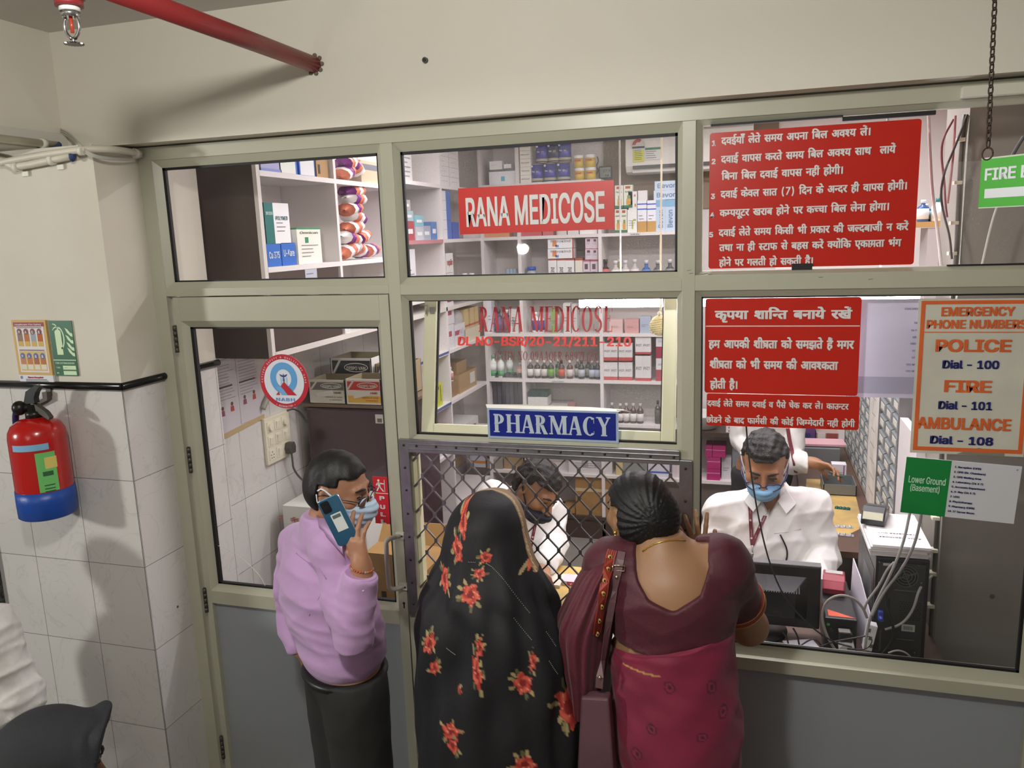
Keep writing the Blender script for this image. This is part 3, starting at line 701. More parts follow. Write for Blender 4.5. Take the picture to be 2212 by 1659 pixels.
b.mat(M('#6aa5d6', .4)); b.flat([(-.036, -.02), (-.014, -.018), (.014, -.0485), (-.012, -.0485)], (cx, -.0051, cz), X, Z)
b.mat(M('#b5182d', .4)); b.flat([(-.014, -.016), (.0, .0), (.047, -.049), (.012, -.049)], (cx, -.0053, cz), X, Z)
b.mat(M('#3a3f8f', .4)); b.box(cx-.0012, cx+.0012, -.0052, -.0047, cz-.004, cz+.028)
for sg in (-1, 1): b.flat([(0, .022), (sg*.016, .028), (sg*.013, .021), (sg*.004, .016)], (cx, -.005, cz), X, Z)
for z in (.018, .010, .004): b.add(*(lambda q: ([Vector((cx+p.x, -.005, cz+p.y)) for p in q[0]], q[1]))(ringmesh(0, z, .0045, .003, .0015, .0012, n=12)))
b.mat(M('#9cc6dd', .5)); b.box(cx-.014, cx-.009, -.0046, -.0044, cz-.012, cz+.016); b.box(cx+.009, cx+.014, -.0046, -.0044, cz-.012, cz+.016)
b.mat(M('#5b8fd0', .4)); b.text('NABH', (cx, -.0048, cz), X, Z, 0, -.071, .0165, .076, bold=.02, al='c', space=1.15)
b.obj('emblem', s)
b = B(); b.mat(M('#e3d9dc', .45))
def arc_text(b, t, r, a0, a1, h, flip=False):
    n = len(t)
    for i, ch in enumerate(t):
        if ch == ' ': continue
        a = math.radians(a0+(a1-a0)*i/(n-1)); p = V(cx+r*math.cos(a), -.0042, cz+r*math.sin(a))
        u = V(math.sin(a), 0, -math.cos(a)); v = V(math.cos(a), 0, math.sin(a))
        if flip: u, v = -u, -v
        b.text(ch, p, u, v, 0, -h/2, h, bold=.02, al='c')
arc_text(b, 'PATIENT SAFETY & QUALITY OF CARE', .0895, 181, -1, .0085); arc_text(b, '• ACCREDITED •', .0895, 246, 294, .0085, True); b.obj('lettering', s)
# pull sticker
b = B(); plate(b, -.182, -.123, 1.263, 1.437, -.003, .002, M('#c21f26', .4)); s = one(b, 'pull_sticker', 'narrow red pull sticker with a white figure on the door glass edge', 'sticker')
b = B(); b.mat(WHT); o = (-.1525, -.0036, 1.35)
b.flat([(-.029, .026), (.029, .026), (.029, .0285), (-.029, .0285)], o, X, Z)
for t, z in (('P', .002), ('U', -.030), ('L', -.0575), ('L', -.0845)): b.text(t, o, X, Z, .003, z, .020, .020, bold=.05, al='c')
b.flat(circ(-.007, .074, .0045, 14), o, X, Z)
for q in ([(-.012, .067), (-.002, .068), (.0, .05), (-.009, .049)], [(-.004, .067), (.014, .064), (.014, .061), (-.004, .061)], [(-.012, .067), (-.018, .058), (-.016, .054), (-.008, .063)], [(-.009, .052), (-.004, .051), (-.009, .041), (-.014, .034), (-.017, .036)], [(-.006, .051), (.0, .05), (.007, .042), (.013, .034), (.008, .034), (.001, .042)], [(.0145, .033), (.0165, .033), (.0165, .078), (.0145, .078)]): b.flat(q, o, X, Z)
b.obj('pictogram', s)
# lettering painted on the tilted sash glass
s = thing('glass_lettering', 'dark red shop name and licence numbers lettered on the tilted sash glass', 'lettering', tuple(sash_pt(.43, 1.85)))
def on_sash(vf, px0, px1, py0, py1, name, m):
    "fit an outline between two spots of the sash glass"
    A = at(px0, py1, .06); Bp = at(px1, py0, .09); z0, z1 = A.z, Bp.z
    for _ in range(6):
        A = at(px0, py1, sash_pt(0, z0).y+.010); z0 = A.z; Bp = at(px1, py0, sash_pt(0, z1).y+.010); z1 = Bp.z
    b = B(); b.mat(m); o = sash_pt(0, z0)+V(0, .009, 0); xl = at(px0, (py0+py1)/2, sash_pt(0, (z0+z1)/2).y+.01).x; xr = at(px1, (py0+py1)/2, sash_pt(0, (z0+z1)/2).y+.01).x
    b.outline(vf, o, X, SV, xl, xr, 0, (z1-z0)/SV.z); b.obj(name, s)
DRED = M('#a3202a', .5); 
on_sash(serif('RANA MEDICOSE', .17, .05, .035, .06), 1035, 1323, 660, 717, 'title_line', DRED)
on_sash(glyphs('DL NO-BSR/20-21/211-210', .03, INT), 989, 1364, 727, 749, 'licence_line', M('#e2352c', .45))
on_sash(serif('GSTIN NO.09AAQFR 6897LIZX', .13, .045, .035, .08), 1069, 1291, 760, 781, 'tax_line', M('#7d2028', .5))
# high risk medicines list, seen from its back
p0, p1 = at(1850, 650, .045), at(2040, 862, .045)
b = B(); b.mat(M('#cfc9dc', .6)).box(p0.x, p1.x, .044, .0452, p1.z, p0.z+.004); b.mat(M('#aaa6bb', .6)).box(p0.x, p1.x, .0435, .044, p1.z+.012, p1.z+.062)
s = one(b, 'medicine_list', 'white sheet hanging inside the glass, its mirrored medicine list showing through', 'paper')
b = B(); b.mat(M('#8d88a0', .6)); W_ = p1.x-p0.x; xr = at(1988, 700, .045).x+.035
for i, (t, py) in enumerate((('HIGH RISK MEDICINES', 666), ('TAB. TELMA 40', 696), ('TAB. TELMA H 40', 712), ('TAB. TELMA AM', 727), ('TAB. TEMSI TRIO', 741), ('TAB. METCY 25', 756), ('TAB. METCY 50', 771), ('TAB. AMIODAR 100', 786), ('TAB. AMIODAR 200', 800), ('INJ. GLUCI', 814))):
    z = at(1950, py+3, .045).z; b.text(t, (0, .0432, 0), -X, Z, -xr, z, .0072, bold=.03)
b.obj('lettering', s)
# hanging fire exit sign
fo = Vector((1.596, -.305, 2.281)); fu = (Vector((1.594, -.614, 2.393))-Vector((1.594, -.3, 2.393))); fu = V(.62, -.78, 0).normalized()
b = B(); b.mat(M('#c9d2c0', .5)); b.prism([(0, 0), (.30, 0), (.30, .114), (0, .114)], fo, fu, Z, V(.002, .002, 0)); s = one(b, 'exit_sign', 'green hanging fire exit sign with white arrow, chained up before the window', 'sign')
b = B(); b.mat(M('#4fae3f', .45)); fn = V(fu.y, -fu.x, 0); fn = fn if fn.y < 0 else -fn
b.flat([(.0, .003), (.299, .003), (.299, .111), (.0, .111)], fo+fn*.0008, fu, Z); b.obj('green_face', s)
b = B(); b.mat(M('#dfe3e8', .5)); o = fo+fn*.0016
b.text('FIRE EXIT', o, fu, Z, .012, .064, .036, bold=.03); b.flat([(.014, .023), (.20, .023), (.20, .010), (.25, .036), (.20, .062), (.20, .044), (.014, .044)], o, fu, Z); b.obj('lettering', s)
ch = thing('chain', 'rusty dark link chain holding the green exit sign', 'chain', (1.60, -.31, 2.40))
CH = M('#4a3b33', .6, metal=.6); x, y = 1.604, -.316
b = B(); b.mat(CH); b.tube([V(x, y, 2.404)+(fu*math.cos(a)+Z*math.sin(a))*.0135 for a in [i*2*pi/16 for i in range(17)]], .0018, 6); b.obj('ring', ch)
for i in range(26):
    b = B(); b.mat(CH); c = V(x-.0004*i, y, 2.428+i*.0165); d = fu if i % 2 else V(fu.y, -fu.x, 0)
    b.tube([c+(d*math.cos(a)*.0052+Z*math.sin(a)*.0115) for a in [k*2*pi/12 for k in range(13)]], .0018, 5); b.obj('link', ch)

# ================================================================ WALL THINGS OUTSIDE
YW = -.2385
# fire safety poster
s = thing('fire_safety_poster', 'tan framed fire safety poster with lettered red and blue discs beside green sign', 'poster', (-1.36, -.238, 1.80))
u = V(.1505, 0, 0).normalized(); px, pz = -1.438, 1.826; PW, PH = .153, .197
b = B(); plate(b, px, px+PW, pz, pz+PH, YW-.008, .008, M('#c8a560', .6)); b.obj('board', s)
b = B(); plate(b, px+.012, px+PW-.012, pz+.010, pz+PH-.022, YW-.0086, .0006, M('#d8cfd0', .5)); plate(b, px+.018, px+PW-.018, pz+.016, pz+.088, YW-.0090, .0004, M('#cdb27a', .6)); plate(b, px+.008, px+PW-.008, pz+PH-.022, pz+PH-.007, YW-.009, .0006, M('#8e2234', .5))
b.mat(WHT).text('Healthcare Fire Safety', (0, YW-.0098, 0), X, Z, px+PW/2, pz+PH-.0175, .0072, .12, bold=.03, al='c')
cols = ['#8d7a6c', '#b5743f', '#9aa4ad', '#b2602e']
for i in range(4):
    xx = px+.020+i*.030
    plate(b, xx, xx+.023, pz+.092+.03, pz+.15, YW-.0092, .0004, M(cols[i], .7)); plate(b, xx, xx+.023, pz+.104, pz+.122, YW-.0092, .0004, M('#c9a84f', .6))
    plate(b, xx, xx+.023, pz+.040, pz+.063, YW-.0094, .0004, M(('#b98360', '#c07a48', '#a9644a', '#b4703f')[i], .7)); plate(b, xx, xx+.023, pz+.021, pz+.038, YW-.0094, .0004, M('#d9d2bd', .6))
    for q, (t, m, z) in enumerate((('RACE'[i], '#6f1d2b', .157), ('PASS'[i], '#4b5f96', .070))):
        b.mat(M(m, .5)).flat(circ(xx+.0115, z, .0105, 20), (0, YW-.0098, pz), X, Z); b.mat(WHT).text(t, (0, YW-.0102, pz), X, Z, xx+.0115, z-.006, .012, bold=.06, al='c')
b.mat(M('#3d3a36', .7)); b.lines((0, YW-.0098, 0), X, Z, px+.02, px+PW-.02, pz+.0895, 1, .01, .0025, 0); b.lines((0, YW-.0098, 0), X, Z, px+.02, px+PW-.02, pz+.170, 1, .01, .002, 0)
b.obj('print', s)
b = B(); plate(b, px+.001, px+PW+.002, pz-.028, pz, YW-.009, .009, M('#d6d6dc', .5)); b.mat(M('#b02530', .5)).text('Rana Hospital', (0, YW-.0098, 0), X, Z, px+PW/2, pz-.011, .0085, .07, bold=.05, al='c'); b.mat(M('#333344', .6)).lines((0, YW-.0098, 0), X, Z, px+.03, px+PW-.02, pz-.017, 2, .005, .0022, .1)
b.mat(M('#6d7a9c', .5)).flat(circ(px+.012, pz-.009, .006, 16), (0, YW-.0098, 0), X, Z); b.obj('footer', s)
# extinguisher sign
ex, ez, EW, EH = -1.2775, 1.824, .1005, .196
b = B(); plate(b, ex, ex+EW, ez, ez+EH, YW-.002, .002, M('#0f5b3a', .45)); s = one(b, 'extinguisher_sign', 'green sign picturing an extinguisher and flames, above the real one', 'sign')
b = B(); GLOW = M('#c8dfb4', .5); b.mat(GLOW); o = (ex, YW-.0026, ez); S_ = EW/.1
def fl(q): b.flat([(p[0], p[1]) for p in q], o, X, Z)
fl([(.0, .0585), (.1, .0585), (.1, .0555), (.0, .0555)]); fl([(.022, .076), (.049, .076), (.049, .158), (.044, .164), (.040, .165), (.040, .171), (.034, .171), (.034, .165), (.028, .164), (.022, .158)])
fl([(.034, .170), (.04, .170), (.03, .184), (.018, .187), (.016, .184), (.027, .181)]); fl([(.034, .173), (.02, .168), (.015, .162), (.013, .164), (.019, .172), (.034, .178)])
vf = ringmesh(.040, .135, .022, .040, .005, .006, -80, 90, 20); b.add([Vector((ex+p.x, YW-.0026, ez+p.y)) for p in vf[0]], vf[1])
for y in (.15, .125, .1, .08): fl([(.068, y+.022), (.076, y+.005), (.09, y-.008), (.099, y-.010), (.099, y+.002), (.09, y+.004), (.08, y+.016)])
b.text('FIRE EXTINGUISHER', o, X, Z, .05, .043, .0085, .084, bold=.03, al='c'); b.text('TYPE :', o, X, Z, .008, .027, .0075, bold=.03); b.text('NO     :', o, X, Z, .009, .008, .0075, bold=.03)
fl([(.038, .023), (.095, .023), (.095, .037), (.038, .037)]); fl([(.038, .004), (.095, .004), (.095, .018), (.038, .018)]); b.mat(M('#5c6b52', .6)).text('A B C', (ex, YW-.003, ez), X, Z, .046, .028, .0055); b.obj('pictogram', s)
# fire extinguisher on its bracket
T0, T1 = at(80, 918, -.335), at(103, 1106, -.335); ecx, ecy = (T0.x+T1.x)/2, -.335; zt, zb = T0.z, T1.z; ER = .092
s = thing('fire_extinguisher', 'red fire extinguisher with blue base hanging on the tiled wall', 'fire extinguisher', (ecx, ecy, zb))
b = B(); b.mat(M('#b3140f', .22, coat=.5)); b.lathe([(.02, zt+.03), (.03, zt+.028), (.055, zt+.02), (.078, zt+.004), (.089, zt-.018), (ER, zt-.04), (ER, zb+.085), (ER-.001, zb+.02), (.08, zb+.005)], (ecx, ecy, 0), 40); b.obj('cylinder', s)
b = B(); b.mat(M('#1c49a0', .4, bump=.25, bscale=30)); b.lathe([(ER+.002, zb+.095), (ER+.003, zb+.06), (ER+.002, zb+.0), (ER-.004, zb-.005), (.07, zb-.004)], (ecx, ecy, 0), 40); b.obj('base_cover', s)
b = B(); b.mat(M('#2a2724', .35, metal=.6)); b.lathe([(.028, zt+.026), (.028, zt+.05), (.02, zt+.052), (.018, zt+.075)], (ecx, ecy, 0), 20); b.ell((ecx-.045, ecy-.015, zt+.062), (.024, .024, .026), 16); b.cyl((ecx-.045, ecy-.015, zt+.062), (ecx, ecy, zt+.065), .013); b.obj('valve', s)
b = B(); b.mat(M('#101412', .45)); b.prism([(-.03, .075), (-.012, .12), (.03, .142), (.05, .138), (.03, .118), (.02, .098), (.02, .08)], (ecx, ecy-.011, zt), X, Z, V(0, .022, 0)); b.obj('squeeze_lever', s)
b = B(); b.mat(M('#55524c', .4, metal=.5)); b.prism([(0, .08), (.02, .075), (.06, .05), (.075, .03), (.068, .022), (.045, .035), (0, .06)], (ecx, ecy-.009, zt), X, Z, V(0, .018, 0)); b.obj('carry_handle', s)
b = B(); b.mat(M('#191a4f', .5)); b.tube([(ecx-.05, ecy-.01, zt+.06), (ecx-.085, ecy+.0, zt+.04), (ecx-.104, ecy+.01, zt-.03), (ecx-.108, ecy+.015, zt-.14), (ecx-.106, ecy+.018, zb+.12), (ecx-.098, ecy+.02, zb+.05)], .011, 8, smooth=2); b.obj('hose', s)
def wrap(name, a0, a1, z0, z1, m, off=.0012):
    b = B(); b.mat(m); n = 14; vs = []
    for i in range(n+1):
        a = math.radians(a0+(a1-a0)*i/n); vs += [(ecx+(ER+off)*math.cos(a), ecy+(ER+off)*math.sin(a), z0), (ecx+(ER+off)*math.cos(a), ecy+(ER+off)*math.sin(a), z1)]
    b.add(vs, [(2*i, 2*i+2, 2*i+3, 2*i+1) for i in range(n)], True); return b
b = wrap('', -98, -24, zt-.073, zt-.051, M('#7fb4d6', .4)); b.obj('blue_band', s)
b = wrap('', -52, -14, zb+.098, zt-.082, M('#6fc06a', .45)); b.obj('green_label', s)
b = wrap('', -36, -12, zt-.14, zt-.10, M('#d9c56a', .5), .0018)
for z, h in ((-.165, .016), (-.2, .004), (-.212, .004), (-.222, .004), (-.24, .006), (-.27, .003), (-.28, .003)): b.mat(M('#2f5c36', .6)); bb = wrap('', -42, -22, zt+z, zt+z+h, M('#2f5c36', .6), .0018); b.add(bb.v, bb.f)
b.obj('label_print', s)
b = B(); b.mat(M('#5f5850', .5, metal=.5)); bx = -1.318; b.box(bx-.011, bx+.011, -.2445, -.2385, zt+.085, zt+.185); b.prism([(-.011, .10), (.011, .10), (.008, .072), (-.06, .045), (-.06, .058), (-.011, .078)], (bx, -.262, zt), X, Z, V(0, .022, 0)); b.cyl((bx, -.246, zt+.175), (bx, -.243, zt+.175), .004); one(b, 'wall_bracket', 'grey steel strap bracket the fire extinguisher hangs on', 'bracket')
# conduits and cables in the corner
PVC = M('#cfc9b8', .5, var=.2, vscale=14, dark='#b5ad98'); SAD = M('#dad6c8', .5)
s = thing('beam_conduit', 'cream conduit pipe running along the foot of the side beam', 'pipe', (-1.2, -1, 2.60))
b = B(); b.mat(PVC).cyl((-1.207, -3.2, 2.618), (-1.207, -.165, 2.618), .0125, n=14); b.obj('pipe', s)
b = B(); b.mat(SAD).cyl((-1.207, -.235, 2.618), (-1.207, -.215, 2.618), .0155, n=14); b.obj('saddle', s)
b = B(); b.mat(M('#2b3a6b', .6)); b.tube([(-1.205, -.165, 2.62), (-1.19, -.19, 2.60), (-1.165, -.235, 2.582), (-1.135, -.262, 2.572)], [.012, .011, .008, .010], 8, smooth=1); b.obj('insulating_tape', s)
s = thing('wall_conduit', 'cream conduit pipe across the pillar top with taped blue end', 'pipe', (-1.25, -.25, 2.55))
b = B(); b.mat(PVC); b.tube([at(-40, 335, -.256), at(8, 345, -.256), at(22, 358, -.256), at(40, 361, -.256), at(158, 336, -.256)], .0125, 12, smooth=1); b.obj('pipe', s)
for px_, py_ in ((36, 361), (112, 346)):
    b = B(); b.mat(SAD); c = at(px_, py_, -.256); d = (at(158, 336, -.256)-at(40, 361, -.256)).normalized(); b.cyl(c-d*.009, c+d*.009, .0158, n=14); b.box(c.x+.005, c.x+.03, -.243, -.238, c.z-.03, c.z-.014); b.obj('saddle', s)
b = B(); b.mat(M('#20315f', .6)); c = at(156, 337, -.258); b.ell(c, (.012, .012, .019), 10); b.obj('taped_end', s)
s = thing('corner_conduit', 'cream conduit pipe bending round the pillar corner to the head rail', 'pipe', (-1.0, -.2, 2.57))
b = B(); b.mat(PVC); b.tube([at(0, 352, -.262), at(70, 338, -.262), at(160, 325, -.262), at(190, 322, -.255), at(235, 322, -.20), at(270, 326, -.12), at(302, 332, -.05)], .0115, 12, smooth=2); b.obj('pipe', s)
b = B(); b.mat(SAD); c = at(293, 331, -.066); b.cyl(c+V(-.0, -.008, 0), c+V(0, .008, 0), .016, n=12); c = at(176, 326, -.262); b.cyl(c-V(.008, 0, 0), c+V(.008, 0, 0), .0145, n=12); b.obj('saddle', s)
b = B(); b.mat(M('#b4b0a6', .5)); 
for dy in (0, 4, 8): b.tube([at(131, 279+dy, -.105), at(150, 288+dy, -.15), at(170, 308+dy, -.24), at(185, 325+dy, -.268), at(205, 336+dy*.6, -.262), at(240, 343+dy*.3, -.2), at(285, 345, -.09), at(308, 338, -.04)], .0028, 6, smooth=2)
one(b, 'cable_bundle', 'loose grey cables looping from the beam corner over the conduits', 'cable')
# sprinkler branch
PIPE = M('#8a2a2a', .35, var=.25, vscale=12, dark='#6f2023', bump=.15, bscale=25)
s = thing('sprinkler_pipe', 'red painted sprinkler pipe entering the beam wall', 'pipe', (-.236, -.1, 2.806))
b = B(); b.mat(PIPE).tube([(-.232, -.098, 2.804), (-.236, -.5, 2.806), (-.24, -1.045, 2.806)], .0245, 20); b.obj('pipe', s)
b = B(); b.mat(PIPE).ell((-.24, -1.05, 2.806), .034, 16); b.cyl((-.24, -1.05, 2.806), (-.24, -1.05, 2.757), .031, n=20); b.cyl((-.24, -1.05, 2.757), (-.24, -1.05, 2.742), .0265, n=20); b.obj('tee', s)
b = B(); b.mat(M('#6b6258', .9, bump=.6, bscale=60)); 
for k in range(9):
    a = k*.7; b.ell((-.232+.027*math.cos(a), -.103, 2.804+.027*math.sin(a)), (.008, .004, .007), 8)
b.obj('mortar_edge', s)
SIL = M('#cfcfcf', .18, metal=1.)
s = thing('sprinkler_head', 'chrome sprinkler head hanging under the red pipe tee', 'sprinkler', (-.24, -1.05, 2.68))
b = B(); b.mat(M('#d9d8d2', .5)).cyl((-.24, -1.05, 2.742), (-.24, -1.05, 2.733), .020, n=18); b.mat(SIL).cyl((-.24, -1.05, 2.734), (-.24, -1.05, 2.722), .019, .017, n=6); b.obj('threaded_body', s)
b = B(); b.mat(SIL)
for sg in (-1, 1): b.tube([(-.24+sg*.013, -1.05, 2.722), (-.24+sg*.019, -1.05, 2.706), (-.24+sg*.016, -1.05, 2.692), (-.24+sg*.004, -1.05, 2.681)], .0035, 8, smooth=1)
b.cyl((-.24, -1.05, 2.684), (-.24, -1.05, 2.672), .004); b.obj('yoke_arms', s)
b = B(); b.mat(M('#a33b2a', .2)).cyl((-.24, -1.05, 2.722), (-.24, -1.05, 2.692), .0035); b.obj('glass_bulb', s)
b = B(); b.mat(M('#5b5956', .35, metal=.9)); 
b.prism([(r*math.cos(a), r*math.sin(a)) for k in range(36) for r, a in (((.019 if k % 2 else .0145), 2*pi*k/36),)], (-.24, -1.05, 2.670), X, Y, V(0, 0, .0025)); b.obj('deflector', s)
# hall bulb seen mirrored in the panes
s = thing('hanging_bulb', 'bare round bulb on a cord in the hall, mirrored in the panes', 'lamp', (-.62, -3.6, 2.12))
b = B(); b.mat(M('#fff4e2', .4, emit=60)).ell((-.62, -3.6, 2.155), .036, 16); b.obj('bulb', s)
b = B(); b.mat(M('#e9e6df', .4)).cyl((-.62, -3.6, 2.185), (-.62, -3.6, 2.235), .018, .014); b.obj('holder', s)
b = B(); b.mat(M('#e0ddd5', .5)).cyl((-.62, -3.6, 2.235), (-.62, -3.6, 3.0), .003, n=6); b.obj('cord', s)

# ================================================================ PHARMACY: SHELVING
LAM = M('#e4dedb', .5); LAMD = M('#cfc8c4', .6); WOOD = M('#4a3a33', .45, var=.35, vscale=30, dark='#3a2c27'); EDGE = M('#d9d3cc', .5)
su = thing('shelving_unit', 'white wall shelving along the left wall with dark wood end panel', 'shelving', (-.95, 1.75, 0))
def part(name, par, *boxes, m=LAM, bevel=0.):
    b = B(); b.mat(m)
    for q in boxes: b.box(*q)
    return b.obj(name, par, bevel=bevel)
XL, XF = -1.10, -.80
part('end_panel', su, (XL, XF-.018, .385, .405, 1.79, 3.0), m=WOOD)
part('edge_strip', su, (XF-.018, XF, .383, .407, 1.79, 3.0), m=EDGE)
part('back_board', su, (XL, XL+.008, .405, 3.12, 1.815, 3.0), (XL, XL+.008, 2.06, 3.12, 0, 1.79), m=LAMD)
for y in (1.02, 1.70, 2.38): part('upright', su, (XL+.008, XF, y-.011, y+.011, 0 if y > 2 else 1.815, 3.0))
part('upright', su, (XL+.008, XF, 2.05, 2.07, 0, 1.79))
for y0, y1, z in ((.405, 1.009, 2.165), (1.031, 1.689, 2.165), (.405, 1.009, 2.55), (1.031, 1.689, 2.55), (1.711, 2.369, 2.59), (2.391, 3.12, 2.59), (1.711, 2.369, 2.25), (2.391, 3.12, 2.25), (1.711, 2.369, 1.90), (2.391, 3.12, 1.90), (2.391, 3.12, 1.53), (2.071, 2.369, 1.53), (2.391, 3.12, 1.19), (2.071, 2.369, 1.19), (2.391, 3.12, .86), (2.071, 2.369, .86), (2.391, 3.12, .45)):
    part('shelf', su, (XL+.008, XF, y0, y1, z-.022, z))
part('bottom_board', su, (XL, XF, .405, 3.12, 1.79, 1.815), m=EDGE)
part('blue_edging', su, (XF, XF+.002, 1.711, 2.37, 1.515, 1.53), (XF, XF+.002, 2.071, 2.37, 1.172, 1.19), m=M('#4d5b93', .5))
part('red_edging', su, (XF, XF+.002, 1.711, 2.37, 2.228, 2.25), m=M('#c08084', .5))
d = part('drawer_front', su, (XF-.02, XF-.002, .41, .985, 1.818, 2.142), m=WOOD)
b = B(); b.mat(M('#b9bcc6', .6)); b.box(XF-.002, XF-.0012, .69, .79, 1.88, 2.142); b.mat(M('#70788c', .6)); b.lines((XF-.0008, 0, 0), Y, Z, .70, .78, 2.12, 9, .025, .004, .5); b.obj('taped_slip', d)
bu = thing('shelving_unit', 'white open shelving across the back wall behind the counter', 'shelving', (.3, 3.27, 0))
YF_, YBk = 3.12, 3.42
part('back_board', bu, (-.80, 1.25, YBk-.008, YBk-.002, 0, 2.40), m=LAMD)
for x, zt in ((-.79, 3.0), (-.51, 3.0), (.075, 2.62), (.66, 2.25), (1.25, .86)): part('upright', bu, (x-.012, x+.012, YF_, YBk-.008, 0, zt))
for x0, x1, zs in ((-.778, -.522, (.50, .89, 1.21, 1.55, 1.90, 2.25, 2.62)), (-.498, .063, (.50, .89, 1.21, 1.55, 1.90, 2.25, 2.62)), (.087, .648, (.50, .89, 1.21, 1.55, 1.90, 2.25)), (.672, 1.238, (.50,))):
    for z in zs: part('shelf', bu, (x0, x1, YF_, YBk-.008, z-.022, z))
part('plinth', bu, (-.78, 1.24, YF_, YF_+.03, 0, .15), m=WOOD); part('bottom_board', bu, (-.80, 1.262, YF_-.01, YBk-.008, .15, .175), m=WOOD)
part('worktop', bu, (.672, 1.30, YF_-.03, YBk-.008, .83, .86), m=WOOD)
b = B(); b.mat(WHT).box(.28, .36, YF_-.001, YF_, 2.229, 2.249); b.mat(M('#44444c', .6)).text('SYRUPS', (.32, YF_-.0016, 2.234), X, Z, 0, 0, .010, .06, bold=.02, al='c')
b.mat(WHT).box(-.30, -.20, YF_-.001, YF_, 1.19, 1.208); b.mat(M('#44444c', .6)).text('COUGH SYRUPS', (-.25, YF_-.0016, 1.195), X, Z, 0, 0, .007, .085, bold=.02, al='c'); b.obj('shelf_label', bu)

# ---------------------------------------------------------------- cartons, tins and bottles on the shelves
def carton(name, label, cat, x0, x1, y0, y1, z0, z1, col, bands=(), face='y', text=None, tcol='#33343c', th=.22, tz=.6, group=None, top=None, vert=False, small=0):
    "closed carton; bands = (from, to, colour) as fractions of its height on the face that shows"
    z1 -= .0004; x0 += .0003; x1 -= .0003
    b = B(); b.mat(M(col, .45)).box(x0, x1, y0, y1, z0, z1); h = z1-z0
    for q in bands:
        f0, f1, c = q[:3]; g0, g1 = (q[3], q[4]) if len(q) > 3 else (0, 1)
        b.mat(M(c, .45))
        if face == 'y': b.box(x0+(x1-x0)*g0-.0002, x0+(x1-x0)*g1+.0002, y0-.0006, y1 if g0 == 0 and g1 == 1 else y0, z0+h*f0, z0+h*f1)
        else: b.box(x1 if not (g0 == 0 and g1 == 1) else x0, x1+.0006, y0+(y1-y0)*g0-.0002, y0+(y1-y0)*g1+.0002, z0+h*f0, z0+h*f1)
    if top: b.mat(M(top, .45)).box(x0+.001, x1-.001, y0+.001, y1-.001, z1, z1+.0008)
    o, u = ((0, y0-.0012, 0), X) if face == 'y' else ((x1+.0012, 0, 0), Y)
    c0, c1 = (x0, x1) if face == 'y' else (y0, y1)
    if text:
        b.mat(M(tcol, .5))
        if vert: 
            oo = Vector(o)+u*((c0+c1)/2+.35*h*th)+Z*(z0+h*.12); b.outline(glyphs(text, .01), oo, Z, -u, 0, h*.56, 0, (c1-c0)*.5)
        else: b.outline(glyphs(text, .012), o, u, Z, c0+(c1-c0)*.12, c1-(c1-c0)*.12, z0+h*tz, z0+h*(tz+th))
    if small: b.mat(M('#8a8b92', .6)).lines(o, u, Z, c0+(c1-c0)*.15, c1-(c1-c0)*.12, z0+h*.5, small, h*.1, h*.025, .5)
    return one(b, name, label, cat, group)
def on(px0, px1, ptop, y, zs, dep, *a, **k):
    "carton on a back shelf from its two sides and top in the photo"
    A = at(px0, ptop, y); E = at(px1, ptop, y); return carton(*a[:3], A.x, E.x, y, y+dep, zs, A.z, *a[3:], **k)
def bottle(x, y, z, r, h, body, label=None, cap='#e8e8e8', neck=.25, lab=(.12, .6), name='medicine_bottle', text='', cat='bottle', group=None, sh=.72, shoulder=.08, band=None):
    b = B(); hb = h*sh
    b.mat(M(body, .2, coat=.2)).lathe([(r*.9, z), (r, z+h*.03), (r, z+hb-h*shoulder), (r*.8, z+hb-h*.02), (r*neck*1.4, z+hb+h*.05), (r*neck*1.4, z+h*.86)], (x, y, 0), 18)
    if label: b.mat(M(label, .5)).lathe([(r*1.012, z+h*lab[0]), (r*1.012, z+h*lab[1])], (x, y, 0), 18)
    if band: b.mat(M(band[0], .5)).lathe([(r*1.02, z+h*band[1]), (r*1.02, z+h*band[2])], (x, y, 0), 18)
    b.mat(M(cap, .35)).lathe([(r*neck*1.7, z+h*.84), (r*neck*1.75, z+h*.99), (r*neck*1.5, z+h)], (x, y, 0), 16)
    return one(b, name, text, cat, group)
YS = 3.14
# top shelf: milk tins, jars, white stack, boxes
tin = 'violet tin with silver print on the top back shelf, '
k = 0
for px, pt, zz, wh in ((1161, 361, 2.62, 'lower row, left'), (1189, 361, 2.62, 'lower row, middle'), (1218, 358, 2.62, 'lower row, right'), (1173, 322, 2.752, 'upper row, left'), (1198, 324, 2.752, 'upper row, middle and turned darker'), (1221, 322, 2.752, 'upper row, right')):
    c = at(px, 370, YS+.055); r = .046; z = zz; h = .128; b = B()
    b.mat(M('#4a46a8' if k != 4 else '#33315c', .25, metal=.35)).lathe([(r, z), (r, z+h)], (c.x, YS+.055, 0), 24)
    b.mat(M('#c9bfa2', .3, metal=.7)).lathe([(r+.0015, z), (r+.0015, z+.005)], (c.x, YS+.055, 0), 24); b.lathe([(r+.0015, z+h-.004), (r+.0015, z+h), (r-.006, z+h)], (c.x, YS+.055, 0), 24)
    f = V(c.x, YS+.007, z)
    b.mat(M('#cfc9e6', .4)); b.text('fur', f, X, Z, -.028, .07, .016, bold=.03); b.mat(M('#d6b64c', .4)); b.text('lac', f, X, Z, .002, .07, .016, bold=.03)
    b.mat(M('#b9b49a', .4)); b.lathe([(r+.0008, z+.012), (r+.0008, z+.03)], (c.x, YS+.055, 0), 24); b.mat(M('#cfd0ea', .4)); b.flat(circ(-.028, .112, .008, 12), f, X, Z)
    one(b, 'milk_powder_tin', tin+wh, 'tin', 'violet tins on the top back shelf'); k += 1
